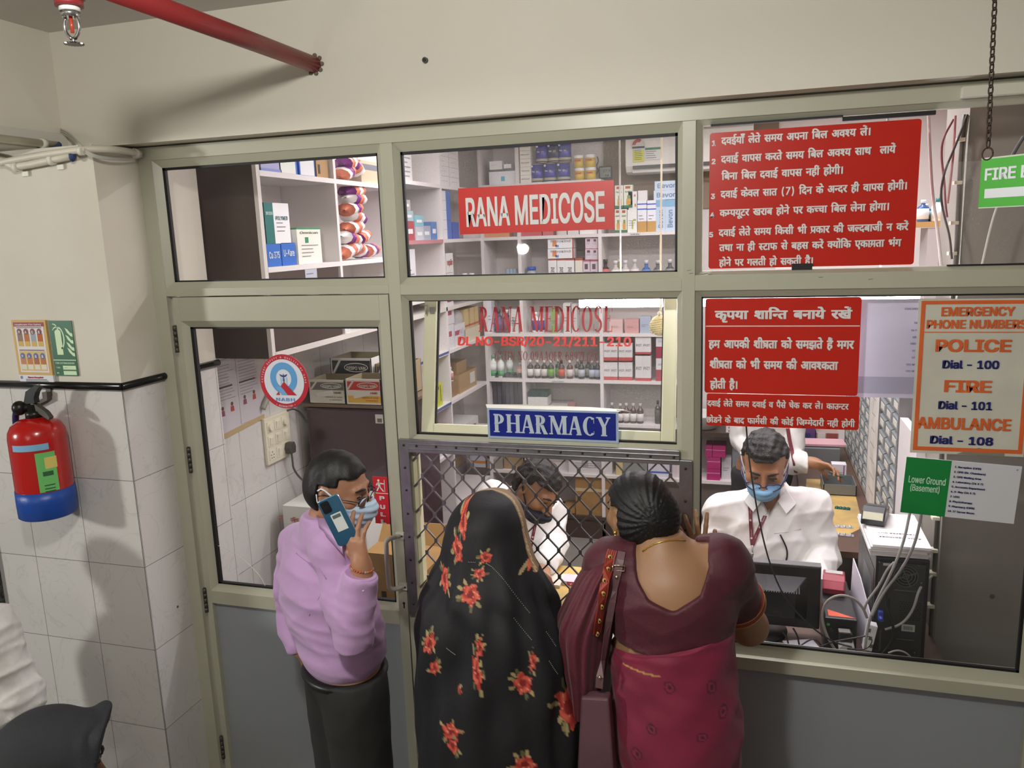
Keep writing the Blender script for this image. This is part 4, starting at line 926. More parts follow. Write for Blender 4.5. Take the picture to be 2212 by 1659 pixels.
for px, zz, wh in ((1252, 2.62, 'lower left'), (1276, 2.62, 'lower right'), (1251, 2.706, 'upper left'), (1275, 2.706, 'upper right')):
    c = at(px, 380, YS+.05); r = .036; b = B(); x = c.x
    b.mat(M('#d9b83f', .35)).lathe([(r, zz), (r, zz+.062)], (x, YS+.05, 0), 20); b.mat(M('#f1efe9', .4)).lathe([(r*.95, zz+.062), (r*1.02, zz+.066), (r*1.02, zz+.082), (r*.96, zz+.085)], (x, YS+.05, 0), 20)
    b.mat(M('#c2432e', .5)); b.flat([(-.02, .042), (.02, .042), (.02, .053), (-.02, .053)], (x, YS+.012, zz), X, Z); one(b, 'supplement_jar', 'yellow jar with white lid beside the violet tins, %s of four' % wh, 'jar', 'yellow jars on the top back shelf')
for i in range(6):
    x0, x1 = at(1124, 380, YS).x, at(1147, 380, YS).x
    carton('medicine_carton', 'cream carton, %s from the bottom of the stack left of the violet tins' % ORD[i], 'box', x0, x1, YS, YS+.16, 2.62+i*.0555, 2.62+i*.0555+.0545, '#ece9dc', text='Monocef', tcol='#8c8b84', th=.16, tz=.45, group='cream cartons on the top back shelf')
on(1056, 1118, 372, YS, 2.62, .16, 'foam_box', 'large white box with a cyan label in the top left back bay', 'box', '#eceff1', bands=((.25, .62, '#49b9c9', .42, .55),))
on(1057, 1084, 349, YS, at(1060, 367, YS).z, .10, 'medicine_carton', 'white carton standing on the large white box', 'box', '#f3f3f1', small=1)
on(1088, 1104, 355, YS, at(1090, 364, YS).z, .08, 'medicine_carton', 'small white packet beside the carton on the large white box', 'box', '#f3f2ee')
# syrup boxes on the right of the name sign (shelf z 2.25)
zs = 2.25
for i, (p0, p1, pt, z0) in enumerate(((1328, 1340, 452, zs), (1341, 1354, 452, zs), (1328, 1346, 401, None), (1347, 1366, 400, None))):
    zz = z0 or at(1340, 450, YS).z; A, E = at(p0, pt, YS), at(p1, pt, YS)
    carton('syrup_carton', 'pale green pineapple syrup carton right of the name sign, %s of four' % ('lower left', 'lower right', 'upper left', 'upper right')[i], 'box', A.x, E.x, YS, YS+.06, zz, A.z, '#e4e6d2', bands=((.0, .12, '#3f7a55'), (.14, .4, '#d2a24a', .3, .8), (.4, .55, '#7f9a55', .4, .75), (.84, .95, '#b5563a', .2, .75)), text='Apetiz', tcol='#4b8050', th=.09, tz=.66, group='pale green syrup cartons')
on(1355, 1376, 453, YS, zs, .06, 'syrup_carton', 'white carton with lime green curve beside the pineapple cartons', 'box', '#efefea', bands=((.15, .5, '#a9c24a', .45, .6), (.5, .58, '#a9c24a', .6, .9)), small=3)
on(1358, 1376, 433, YS, at(1360, 453, YS).z, .05, 'syrup_carton', 'middle white carton of the column beside the pineapple cartons', 'box', '#e9e8e2', bands=((.3, .6, '#d8925a', .7, .9),))
on(1357, 1376, 414, YS, at(1360, 433, YS).z, .05, 'syrup_carton', 'top white carton of the column beside the pineapple cartons', 'box', '#ecebe6', bands=((.4, .65, '#c98a4f', .65, .85),))
for i, (p0, p1) in enumerate(((1377, 1397), (1398, 1417))):
    on(p0, p1, 433, YS, zs, .06, 'syrup_carton', 'white carton with blue stripes and golden foot, %s of the pair' % ('left', 'right')[i], 'box', '#eef0f6', bands=((0, .34, '#c79a4d'), (.70, .74, '#3f67c4'), (.86, .9, '#3f67c4')), small=2, group='blue striped cartons')
on(1378, 1398, 412, YS, at(1378, 433, YS).z, .05, 'syrup_carton', 'plain white carton on top of the blue striped cartons', 'box', '#e7e4e2')
for i, (p0, p1) in enumerate(((1417, 1437), (1437, 1459), (1459, 1480))):
    on(p0, p1, 432, YS, zs, .07, 'syrup_carton', 'tall pale blue carton with sideways name, %s from the left' % ORD[i], 'box', '#c3d6ea', bands=((.78, 1, '#86b5d6'),), text='Bevon', tcol='#5f7fa6', vert=True, group='pale blue upright cartons')
for i, (pt, pb) in enumerate(((412, 432), (392, 412))):
    on(1412+i*2, 1468, pt, YS, at(1420, pb, YS).z, .07, 'syrup_carton', 'pale blue carton lying flat above the upright ones, %s' % ('lower', 'upper')[i], 'box', '#c9dbec', text='Bevon', tcol='#5f7fa6', th=.5, tz=.25, group='pale blue flat cartons')
for i in range(3): on(1335+i*30, 1362+i*30, 478, YS+.10, zs, .08, 'medicine_carton', 'grey carton in the second row behind the syrup cartons, %s from the left' % ORD[i], 'box', '#8f9094', group='grey cartons behind the syrups')
# behind the name sign: a few packs peeping out below it
for i, (p0, p1, c) in enumerate(((1000, 1044, '#e8e3df'), (1045, 1100, '#d59a6f'), (1120, 1170, '#c05a5e'), (1172, 1195, '#c2686a'), (1205, 1224, '#cfc9c6'), (1226, 1250, '#d8d6d4'), (1252, 1290, '#eceae7'))):
    on(p0, p1, 493, YS, zs, .1, 'medicine_carton', 'low carton under the name sign, %s from the left' % ORD[i], 'box', c, group='cartons half hidden by the name sign')
# shelf z 1.90
zs = 1.90
for i, pt in enumerate((538, 516)): on(1183, 1239, pt, YS, zs if 0 else at(1190, (559, 537)[i], YS).z, .10, 'tablet_carton', 'white carton with an orange splash lying on the upright cartons, %s' % ('lower', 'upper')[i], 'box', '#eeeeec', bands=((.2, .85, '#e08a52', .18, .34), (.1, .35, '#6f8fd0', .3, .42), (0, 1, '#b8503c', .95, 1)), text='Nurokind', tcol='#8a8d92', th=.25, tz=.6, group='orange splash cartons')
for i, (p0, p1) in enumerate(((1184, 1202), (1203, 1221), (1221, 1240))): on(p0, p1, 560, YS, zs, .08, 'tablet_carton', 'upright white carton under the orange splash cartons, %s from the left' % ORD[i], 'box', '#ecebe9', bands=((.95, 1, '#b8503c'),), text='Nurokind', tcol='#4b4d54', vert=True, group='upright white cartons')
on(1242, 1258, 557, YS, zs, .07, 'tablet_carton', 'narrow cream carton right of the upright white cartons', 'box', '#e3ddcf', bands=((.9, 1, '#a8583f'), (.1, .3, '#c97f5a', .3, .7)))
for i, (p0, p1, pt, pb) in enumerate(((1259, 1274, 562, None), (1275, 1291, 562, None), (1264, 1279, 537, 561), (1279, 1291, 537, 561), (1264, 1279, 513, 537), (1279, 1291, 513, 537))):
    A, E = at(p0, pt, YS), at(p1, pt, YS); carton('drop_carton', 'mauve carton with a dark seal in the %s row, %s of its row' % (('bottom', 'bottom', 'middle', 'middle', 'top', 'top')[i], ('left', 'right')[i % 2]), 'box', A.x, E.x, YS, YS+.05, zs if pb is None else at(p0, pb, YS).z, A.z, '#d6c6cf', bands=((.62, .84, '#5c4a55', .25, .7), (.94, 1, '#b5596a')), small=2, group='mauve cartons')
for i, (px, col, lab, cap, pt) in enumerate(((1308, '#3a1f24', '#c86a6a', '#2a2224', 560), (1330, '#c9c4bb', '#e6e3de', '#d9d9d6', 563), (1351, '#c4bfb6', '#e2deda', '#d4d4d0', 562), (1371, '#bdb8b0', '#ded9d4', '#cfcfcb', 560), (1396, '#3f63a3', '#5d84c6', '#c9ccd6', 562), (1421, '#55565a', '#7e7c7a', '#c4c4c4', 562), (1447, '#4a4a4c', '#8b8987', '#cfcfcf', 560), (1338, '#a9a66a', '#cfcb8f', '#c9c6a2', 560))):
    c = at(px, 575, YS+.04+(.06 if i == 7 else 0)); t = at(px, pt, YS+.04); bottle(c.x, YS+.04+(.06 if i == 7 else 0), zs, .03, max(.09, t.z-zs), col, lab, cap, text='squat %s on the back shelf under the syrups label, %s' % (('dark red bottle', 'white bottle', 'white bottle', 'white bottle', 'blue bottle', 'dark bottle', 'grey bottle', 'yellow bottle')[i], ('leftmost', 'first of three', 'second of three', 'third of three', 'right of the white ones', 'right of the blue one', 'at the far right', 'behind the white ones')[i]), neck=.3, sh=.66, group='squat bottles under the syrups label')
for i, (px, pt, col, lab, cap) in enumerate(((1003, 572, '#e9e9ec', '#2f4fa8', '#f0f0f0'), (1018, 573, '#e6e6ea', '#2b469c', '#ececec'))):
    c = at(px, 585, YS+.0); bottle(at(px, 580, 2.95).x, 2.95, zs, .026, .105, col, lab, cap, text='white pill bottle with blue label on the left shelves, %s' % ('left one', 'right one')[i], neck=.45, lab=(.08, .5), sh=.84, group='white pill bottles')
for i, px in enumerate((1097, 1104, 1112)):
    c = at(px, 575, YS+.06); b = B(); b.mat(M('#25252a', .3)).lathe([(.021, zs), (.021, zs+.055)], (c.x, YS+.06, 0), 16); b.mat(M('#9fb2c4', .3)).lathe([(.021, zs+.056), (.021, zs+.062), (.018, zs+.115), (.017, zs+.12)], (c.x, YS+.06, 0), 16); one(b, 'drop_bottle', 'clear topped dark bottle left of the upright divider, %s of three' % ORD[i], 'bottle', 'clear topped bottles')
for i, (px, c1, c2) in enumerate(((1057, '#a56a3f', '#caa06a'), (1070, '#7d4c34', '#b58a5c'))): c = at(px, 588, YS+.05); b = B(); b.mat(M(c1, .4)).lathe([(.03, zs), (.03, zs+.025)], (c.x, YS+.05, 0), 18); b.mat(M(c2, .35)).lathe([(.031, zs+.025), (.031, zs+.034), (.027, zs+.036)], (c.x, YS+.05, 0), 18); one(b, 'balm_jar', 'low brown balm jar at the shelf front, %s' % ('left', 'right')[i], 'jar', 'low brown jars')
c = at(1148, 575, YS+.06); b = B(); b.mat(M('#bfc6cf', .2, alpha=.7)).lathe([(.036, zs+.05), (.036, zs+.09), (.028, zs+.105)], (c.x, YS+.06, 0), 18); b.mat(M('#2d58b4', .35)).lathe([(.045, zs), (.045, zs+.05)], (c.x, YS+.06, 0), 18); b.lathe([(.033, zs+.105), (.033, zs+.13)], (c.x, YS+.06, 0), 18); one(b, 'plastic_jar', 'clear jar with blue lid on a blue tub right of the divider', 'jar')
# shelf z 1.55: seen through the lettered glass
zs = 1.55
for i, (px, body, lab, cap, h) in enumerate(((1078, '#55506a', '#6b5f8a', '#4c4a58', .17), (1096, '#8a5560', '#a06a75', '#eceae6', .17), (1158, '#e6e6ea', '#4c4f9a', '#e8e8ea', .15), (1168, '#e9e9ec', '#575aa6', '#ececec', .15), (1203, '#d9d7d2', '#b9b6b0', '#6f9a4c', .18))): c = at(px, 700, YS+.05); bottle(c.x, YS+.05, zs, .03, h, body, lab, cap, text='bottle behind the title lettering on the back shelf, %s from the left' % ORD[i], group='bottles behind the title lettering')
for i, (p0, p1, pt, col) in enumerate(((1100, 1119, 668, '#dfdcd8'), (1120, 1128, 660, '#cfcbc8'), (1190, 1202, 668, '#8fae6a'), (1216, 1232, 655, '#d2d0cc'), (1234, 1246, 657, '#c9c7c4'), (1052, 1061, 648, '#dcdee6'), (1316, 1345, 690, '#d8b9b4'), (1350, 1380, 690, '#cf9d9a'), (1382, 1405, 684, '#aab7c6'))):
    on(p0, p1, pt, YS, zs, .08, 'medicine_carton', 'carton on the back shelf level with the title lettering, %s from the left' % ORD[[5, 0, 1, 2, 3, 4, 6, 7, 8].index(i)], 'box', col, small=2, text='nujoint' if i == 0 else None, vert=i == 0, tcol='#5c6670', group='cartons level with the title lettering')
# shelf z 1.21: syrups
zs = 1.21
row = ((1146, '#3a2b26', '#d6d2cc', '#d9d9d6'), (1161, '#3d2d27', '#d9d5cf', '#dcdcda'), (1176, '#2f2623', '#cfccc6', '#e0e0de'), (1190, '#2f3a22', '#6da53a', '#dadada'), (1203, '#2b3620', '#5f9a38', '#d4d4d4'), (1213, '#4a2a22', '#c9553a', '#3b2f2b'), (1231, '#5a2f2a', '#d2cbc4', '#e6e6e4'), (1245, '#2a2524', '#b9b4ae', '#b9b9b9'), (1256, '#232021', '#b3bac0', '#3a3a3a'), (1268, '#2a2625', '#9a9690', '#8a8a8a'), (1279, '#2b2d33', '#b4bccb', '#bdbdbd'), (1291, '#2b2d33', '#aeb8c8', '#bababa'))
for i, (px, body, lab, cap) in enumerate(row):
    c = at(px, 800, YS+.04); bottle(c.x, YS+.04+(.05 if i in (4, 7, 9) else 0), zs, .024, .135, body, lab, cap, lab=(.14, .52), text='syrup bottle with %s label on the middle back shelf, %s from the left' % (('white', 'white', 'grey', 'green', 'darker green', 'orange red', 'pale', 'grey', 'bluish', 'dull', 'pale blue', 'pale blue')[i], ORD[i]), group='syrup bottles on the middle back shelf')
for i, px in enumerate((1066, 1082, 1097)):
    c = at(px, 790, YS+.05); bottle(c.x, YS+.05+(.05 if i == 2 else 0), zs, .026, .17, '#dfe5df', '#e3e8e2', '#6fae84', lab=(.3, .6), band=('#58a06f', .06, .3), text='white lotion bottle with green foot on the back shelf, %s' % ('left', 'middle', 'right and set back')[i], name='lotion_bottle', group='white lotion bottles')
c = at(1124, 800, YS+.06); bottle(c.x, YS+.06, zs, .026, .11, '#c98f86', '#d9b3aa', '#cfc9c0', text='pink bottle right of the white lotion bottles', name='lotion_bottle')
for r_, (pt, pb) in enumerate(((783, None), (742, 776))):
    for i, (p0, p1) in enumerate(((1304, 1319), (1319, 1334), (1336, 1350), (1350, 1366))):
        A, E = at(p0, pt, YS), at(p1, pt, YS); carton('syrup_carton', 'white carton with red foot, %s row, %s from the left' % (('lower', 'upper')[r_], ORD[i]), 'box', A.x, E.x, YS, YS+.05, zs+.0 if pb is None else A.z-.125, A.z, '#dcdad8', bands=((0, .2, '#c0504e'),), text='PVZT', tcol='#7e8086', th=.12, tz=.5, group='white cartons with red foot')
for r_, (pt, pb) in enumerate(((769, None), (727, 765))):
    for i, (p0, p1) in enumerate(((1372, 1388), (1388, 1406))):
        A, E = at(p0, pt, YS-.01), at(p1, pt, YS-.01); carton('syrup_carton', 'tall white carton with red foot, %s %s of four' % (('lower', 'upper')[r_], ('left', 'right')[i]), 'box', A.x, E.x, YS-.01, YS+.05, zs if pb is None else at(p0, pb, YS-.01).z, A.z, '#dedcda', bands=((0, .12, '#c0504e'),), text='PVZT', tcol='#6b6d74', th=.12, tz=.45, group='tall white cartons with red foot')
for i in range(4):
    A, E = at(1417, 821, YS-.005), at(1446, 821, YS-.005); z0 = zs+i*.082; carton('syrup_carton', '%s carton of the red and white stack at the right shelf end' % ('bottom red', 'lower white', 'upper red', 'top white')[i], 'box', A.x, E.x, YS-.005, YS+.09, z0, z0+.081, ('#a83a4a', '#dcdadb', '#a03a4c', '#d9d7d8')[i], small=2 if i % 2 else 0, group='red and white stack')
# shelf z .89
zs = .89
for i, px in enumerate((1340, 1353, 1368, 1383, 1322)):
    c = at(px, 900, YS+.04); bottle(c.x, YS+.04, zs, .024, .145 if i else .14, '#4a2c24', '#dcd9d4', '#c4c2be', lab=(.12, .5), text='brown bottle with white label on the low back shelf, %s' % ('second', 'third', 'fourth', 'rightmost', 'first')[i], group='brown bottles on the low back shelf')
for i, (px, pt) in enumerate(((1421, 868), (1433, 872), (1441, 885))): c = at(px, 900, YS+.05-.03*i); bottle(c.x, YS+.05-.03*i, zs, .022, .17-.02*i, ('#2a1d18', '#6a4a34', '#4a3222')[i], ('#3a2a24', '#a58a62', '#8a6a4a')[i], ('#1f1a18', '#7a6a58', '#3a2c24')[i], text='dark bottle at the right end of the low back shelf, %s' % ('back', 'middle', 'front')[i], group='dark bottles at the shelf end')
for i, (p0, p1) in enumerate(((1140, 1158), (1158, 1182))):
    on(p0, p1, 846, YS, zs, .12, 'medicine_carton', 'dark green carton with a white band above the blue plate, %s' % ('left', 'right')[i], 'box', '#23403e', bands=((.52, .82, '#dcdcd8'),), group='dark green cartons')
for i in range(3): c = at(1190+i*12, 875, YS+.04); bottle(c.x, YS+.04, zs, .017, .072, '#2d4744', None, '#2f5550', text='little dark green bottle above the blue plate, %s of three' % ORD[i], neck=.6, group='little green bottles')
on(1226, 1242, 871, YS, zs, .06, 'medicine_carton', 'flat dull red packet right of the little green bottles', 'box', '#a87a76')
for i in range(7): on(1064+i*9, 1072+i*9, 806+(i % 3)*3, YS+.03, 1.0, .1, 'record_file', 'dark upright file in the lowest left back bay, %s from the left' % ORD[i], 'file', ('#4a4650', '#55525c', '#3f3c48')[i % 3], group='dark upright files')
part('file_ledge', bu, (-.498, -.2, YF_+.02, YBk-.01, .985, 1.0), m=LAMD)
# bottom shelf: brown cartons seen through the grille
BR = '#a9814f'
A, E = at(1243, 1060, YS), at(1322, 1060, YS)
b = B(); b.mat(M(BR, .7, var=.2, vscale=9)).box(A.x, E.x, YS, YS+.24, .175, .50-.03); b.mat(M('#c9b48c', .5)).box(A.x, E.x, YS-.0006, YS, .36, .385); b.mat(M('#d8d6d2', .5)); p = at(1297, 1128, YS); b.obox((p.x, YS-.001, p.z), (.085, .001, .05), Matrix.Rotation(-.12, 3, 'Y'))
b.mat(M('#4d3018', .6)); p = at(1283, 1138, YS); b.flat(circ(p.x, p.z, .02, 16, ry=.014), (0, YS-.0012, 0), X, Z); p = at(1262, 1155, YS); b.flat(circ(p.x, p.z, .010, 12), (0, YS-.0012, 0), X, Z); b.text('FRAGILE', (0, YS-.0012, 0), X, Z, at(1275, 1155, YS).x, at(1275, 1157, YS).z, .012, bold=.02)
one(b, 'cardboard_carton', 'brown cardboard carton with white label on the bottom back shelf', 'carton')
A2 = at(1213, 1105, YS); b = B(); b.mat(M('#b18a58', .7)).box(A2.x, A.x-.01, YS+.02, YS+.2, .175, at(1213, 1098, YS).z); one(b, 'cardboard_carton', 'smaller brown carton left of the labelled one on the bottom shelf', 'carton')
on(1228, 1322, 978, YS, .50, .2, 'printed_carton', 'white printed carton with red top edge above the brown carton', 'box', '#d7d2d2', bands=((.93, 1, '#b5565a'), (.3, .75, '#a9a3a8', .3, .45), (.3, .75, '#a9a3a8', .6, .75)), small=3)
for i, (p0, p1, pt, c) in enumerate(((1330, 1345, 978, '#cdbd8a'), (1346, 1398, 985, '#8e908f'), (1400, 1446, 1000, '#d6d8e2'), (1452, 1476, 1005, '#d5c6cb'), (960, 985, 975, '#c9b184'), (1015, 1048, 985, '#c7cbd4'), (1052, 1085, 992, '#9a938a'), (1088, 1130, 985, '#a58a68'))):
    on(p0, p1, pt, YS+.02*(i % 2), .50, .15, 'packed_carton', '%s on the second lowest shelf behind the grille' % ('narrow yellow packet', 'grey carton', 'white bag like carton with a blue band', 'pinkish carton at the right', 'tan carton at the left', 'white carton with orange band', 'grey brown carton', 'brown carton left of the clerk')[i], 'box', c, bands=((.3, .42, '#4a63b4'),) if i == 2 else ((.35, .6, '#d08a3a'),) if i == 5 else ())
for i, (p0, p1, pt, c) in enumerate(((960, 1010, 1100, '#8a6a44'), (920, 955, 1090, '#55504a'), (1020, 1060, 1110, '#6a5540'), (1400, 1440, 1090, '#4a4642'))): on(p0, p1, pt, YS, .175, .2, 'cardboard_carton', '%s low behind the grille' % ('brown carton near the left corner', 'dark grey carton in the left corner', 'dull brown carton beside the clerk', 'dark carton behind the woman in red')[i], 'carton', c)
# worktop at the back right
zw = .86
b = B(); c = at(1535, 925, 3.2); b.mat(M('#d9d9d4', .35)).lathe([(.07, zw), (.09, zw+.01), (.135, zw+.10), (.142, zw+.11), (.136, zw+.11), (.125, zw+.10)], (c.x-.05, 3.22, 0), 28); one(b, 'basin', 'white plastic basin on the dark back worktop', 'basin')
for i in range(4): on(1568, 1592, 943-i*7, 3.11, zw+i*.0235, .1, 'medicine_carton', 'flat white carton with red stripe on the back worktop, %s from the bottom' % ORD[i], 'box', '#dedbda', group='flat white cartons') if 0 else carton('medicine_carton', 'flat white carton with red stripe on the back worktop, %s from the bottom' % ORD[i], 'box', at(1568, 940, 3.11).x, at(1594, 940, 3.11).x, 3.11, 3.22, zw+i*.024, zw+i*.024+.0235, '#e2dfde', bands=((.3, .7, '#b5393f', .2, .8),), group='flat white cartons')
on(1595, 1606, 925, 3.12, zw, .08, 'medicine_carton', 'grey upright carton beside the flat white cartons', 'box', '#b9b7bd', small=3)
for i, (p0, p1, z0) in enumerate(((1527, 1556, .50), (1527, 1556, .585), (1524, 1538, .67), (1539, 1567, .67))): A, E = at(p0, 1000, YS), at(p1, 1000, YS); carton('medicine_carton', 'magenta carton under the back worktop, %s' % ('bottom', 'middle', 'top left', 'top right')[i], 'box', A.x, E.x, YS, YS+.15, z0, z0+.083, '#b02a6c', bands=((.6, .64, '#e0a9c8'),), group='magenta cartons')
for i, (p0, p1, pt, c) in enumerate(((1559, 1580, 988, '#d0cccf'), (1582, 1604, 968, '#8f8f92'), (1604, 1618, 990, '#a9a9ae'))): on(p0, p1, pt, YS+.04, .50, .1, 'medicine_carton', '%s carton right of the magenta ones' % ('white', 'tall grey', 'small grey')[i], 'box', c, small=2)
# left wall shelves: cartons facing the room
def lx(p0, p1, ptop, zb, name, label, cat, col, dep=.14, xf=-.82, **k):
    A = atx(p0, ptop, xf); E = atx(p1, ptop, xf); return carton(name, label, cat, xf-dep, xf, A.y, E.y, zb, A.z, col, face='x', **k)
lx(575, 605, 527, 2.165, 'device_carton', 'blue carton at the left of the pair under the tall white box', 'box', '#2f6bc0', text='Cu 375', tcol='#e3ecf6', th=.3, tz=.35, group='blue cartons on the left shelf')
lx(607, 637, 525, 2.165, 'device_carton', 'blue carton at the right of the pair under the tall white box', 'box', '#2f6ac2', text='U-Kare', tcol='#dfe8f4', th=.3, tz=.4, group='blue cartons on the left shelf')
zz = atx(590, 527, -.82).z
lx(569, 588, 437, zz, 'infusion_carton', 'teal carton standing on the blue cartons', 'box', '#1f6f6a', text='INFUSION', tcol='#cfe6e2', th=.08, tz=.7); lx(588, 622, 438, zz, 'infusion_carton', 'tall white carton standing on the blue cartons', 'box', '#efeeee', text='POLYMED', tcol='#5a7f84', th=.10, tz=.58, small=3)
lx(640, 691, 492, 2.165, 'syringe_carton', 'white carton with green lid edge and round green dot', 'box', '#eceadd', bands=((.955, 1, '#3f8f62'), (.58, .74, '#2d8a58', .32, .46)), text='Omnican', tcol='#6d7a74', th=.07, tz=.83, small=4)
lx(562, 606, 344, 2.55, 'tablet_carton', 'bluish pink carton at the left of the highest left shelf', 'box', '#a9a7cf', bands=((0, .3, '#7f90cc'),)); lx(602, 640, 342, 2.55, 'tablet_carton', 'blue edged carton with white label on the highest shelf, left', 'box', '#2f6fd0', bands=((.05, 1, '#e6e9e0', .06, .9),), group='blue edged cartons'); lx(645, 678, 342, 2.55, 'tablet_carton', 'blue edged carton with white label on the highest shelf, right', 'box', '#2f6fd0', bands=((.05, 1, '#e3e6e6', .06, .95),), group='blue edged cartons'); lx(682, 707, 342, 2.55, 'tablet_carton', 'brown carton at the end of the highest left shelf', 'box', '#b08a5c', bands=((.2, .7, '#3d2c1c', .12, .3),))
def pouch(y, z, w, h, rz, label, fold=0):
    "soft glucose pouch lying on the pile"
    b = B(); R = Matrix.Rotation(rz, 3, 'X'); c = V(-.86, y, z); cols_ = ['#d87d5e', '#eee9e6', '#d27a5c', '#efe9e6', '#7d2f82']
    n = 10
    for s_ in range(5):
        b.mat(M(cols_[(s_+fold) % 5 if s_ < 4 else 4], .35)); vs = []; y0, y1 = -w/2+w*s_/5, -w/2+w*(s_+1)/5
        for yy in (y0, y1):
            e = max(0., 1-(2*yy/w)**4)**.5
            for k in range(n): a = 2*pi*k/n; vs.append(c+R@V(.06*math.cos(a)*max(.25, e), yy, h/2*math.sin(a)*max(.12, e)))
        b.add(vs, [(k, (k+1) % n, n+(k+1) % n, n+k) for k in range(n)]+[tuple(range(n)), tuple(reversed(range(n, 2*n)))], True)
    one(b, 'glucose_pouch', label, 'pouch', 'orange and purple pouches on the left shelf')
W_ = ORD
for i, (px, py, w, rz) in enumerate(((748, 541, .16, .25), (770, 540, .12, -.4), (795, 541, .13, .1), (752, 516, .17, -.15), (776, 512, .13, .3), (758, 492, .17, .12), (764, 470, .16, -.2), (756, 452, .15, .1), (762, 430, .18, -.05), (760, 414, .17, .08))):
    p = atx(px, py, -.86); pouch(p.y, max(p.z, 2.165+.036), w, .072, rz, 'striped pouch of the toppling pile, %s from the bottom' % W_[i], i)
for i, (px, py, w, rz) in enumerate(((742, 374, .12, .4), (760, 362, .13, -.5), (748, 352, .12, .2))): p = atx(px, py, -.86); pouch(p.y, max(p.z, 2.55+.036), w, .072, rz, 'striped pouch on the highest shelf above the pile, %s from the bottom' % W_[i], i+2)
lx(778, 815, 345, 2.55, 'saline_carton', 'tan carton with grey band behind the highest pouches', 'box', '#b5a58c', bands=((.6, .85, '#6f6f78'),)); 
for i, z in enumerate((1.815, 1.93)): lx(745, 765, 560, z, 'device_carton', '', 'box', '#d8d8d6') if 0 else carton('device_carton', 'pale carton just under the pouch shelf, %s' % ('lower', 'upper')[i], 'box', -.98, -.83, 1.045, 1.12, z, z+.112, '#cdced0', bands=((.4, .55, '#8a8c94'),), face='x', small=1, group='pale cartons under the pouches')
# farther bays of the left wall (through the upper middle window)
for i, (y, z, w, h, c) in enumerate(((1.76, 2.25, .13, .10, '#7d7f88'), (1.90, 2.25, .12, .11, '#a8454f'), (2.03, 2.25, .12, .08, '#b9bac2'), (2.16, 2.25, .12, .085, '#9fa3b2'), (2.27, 2.25, .09, .11, '#5d7fb4'), (1.77, 2.351, .12, .06, '#d89a62'), (1.90, 2.361, .13, .06, '#9fb4ba'), (2.04, 2.331, .13, .065, '#7fb2bc'), (1.76, 2.412, .11, .07, '#8d94a0'), (1.88, 2.422, .10, .06, '#a9a7a6'), (1.80, 2.25, .0, .0, '#000000'))):
    if w: carton('strip_carton', '%s carton heaped on the red edged shelf, %s' % (('grey', 'crimson', 'pale grey', 'lilac grey', 'blue', 'orange', 'grey green', 'turquoise', 'slate', 'dull white')[i], ('bottom row, first', 'bottom row, second', 'bottom row, third', 'bottom row, fourth', 'bottom row, last', 'middle row, first', 'middle row, second', 'middle row, third', 'top, first', 'top, second')[i]), 'box', -.96, -.82+.004*(i % 3), y-w/2, y+w/2, z, z+h, c, face='x', bands=((.35, .6, '#dfdfe2', .2, .8),), group='cartons heaped on the red edged shelf')
for i, y in enumerate((1.78, 1.95)): carton('tablet_carton', 'tall pale printed carton at the left of the third high bay, %s' % ORD[i], 'box', -.98, -.84, y-.08, y+.08, 2.59, 2.85, '#d5d1d0', face='x', small=6, group='tall pale printed cartons')
for i in range(10): r_, q = divmod(i, 2); carton('tablet_carton', 'white carton stacked in the fourth high bay, %s column, %s from the bottom' % (('left', 'right')[q], ORD[r_]), 'box', -.97, -.825, 2.42+q*.19, 2.42+q*.19+.18, 2.59+r_*.062, 2.59+r_*.062+.061, '#eae7e6', face='x', small=1, group='white cartons in the fourth high bay')
for i in range(5): carton('tablet_carton', 'white and blue carton of the single stack, %s from the bottom' % ORD[i], 'box', -.95, -.825, 2.44, 2.60, 2.25+i*.062, 2.25+i*.062+.061, '#e6e8ee', face='x', bands=((0, 1, '#5878c4', .5, 1),), text=None, group='white and blue stack')
carton('tablet_carton', 'blue carton beside the white and blue stack', 'box', -.95, -.825, 2.62, 2.74, 2.25, 2.36, '#4f68b8', face='x')
for i in range(2): carton('capsule_carton', 'white carton with red script on the left shelves, %s' % ('lower', 'upper')[i], 'box', -.94, -.825, 2.47, 2.60, 1.90+i*.13, 1.90+i*.13+.128, '#e4e2de', face='x', text='replin', tcol='#b5302c', th=.4, tz=.3, group='white cartons with red script')
carton('tablet_carton', 'orange carton under the red edged shelf', 'box', -.95, -.83, 1.73, 1.80, 1.90, 2.2, '#d2a58c', face='x'); carton('tablet_carton', 'white and blue carton under the red edged shelf', 'box', -.95, -.83, 1.84, 1.98, 1.95, 2.2, '#e1dfe2', face='x', bands=((0, .25, '#6f86bf'),), small=5)
carton('stacking_ledge', 'white carton supporting the blue and white one under the red edge', 'box', -.95, -.83, 1.84, 1.98, 1.90, 1.9495, '#d9d6d4', face='x')
# lower left wall bays (through the tilted sash)
for i, (y, w, z, h) in enumerate(((2.44, .14, 1.53, .16), (2.60, .20, 1.53, .145), (2.44, .16, 1.692, .12), (2.46, .14, 1.814, .05))): carton('medicine_carton', 'white carton with red band on the left shelves, %s' % ('front bottom', 'behind it', 'second layer', 'top')[i], 'box', -.96, -.825, y-.03, y-.03+w, z, z+h, '#d8d6d8', face='x', bands=((.5, .72, '#a8455a', 0, .7),), group='white cartons with red band')
for i, y in enumerate((2.78, 2.90, 3.0)): carton('medicine_carton', 'tan carton near the corner of the left shelves, %s' % ORD[i], 'box', -.95, -.83, y, y+.085, 1.53+.09, 1.53+.23, '#cbb27c', face='x', bands=((.1, .2, '#b5564a'),), group='tan cartons near the corner')
carton('medicine_carton', 'long cream carton under the tan cartons', 'box', -.96, -.825, 2.76, 3.09, 1.53, 1.6195, '#d6ccb0', face='x')
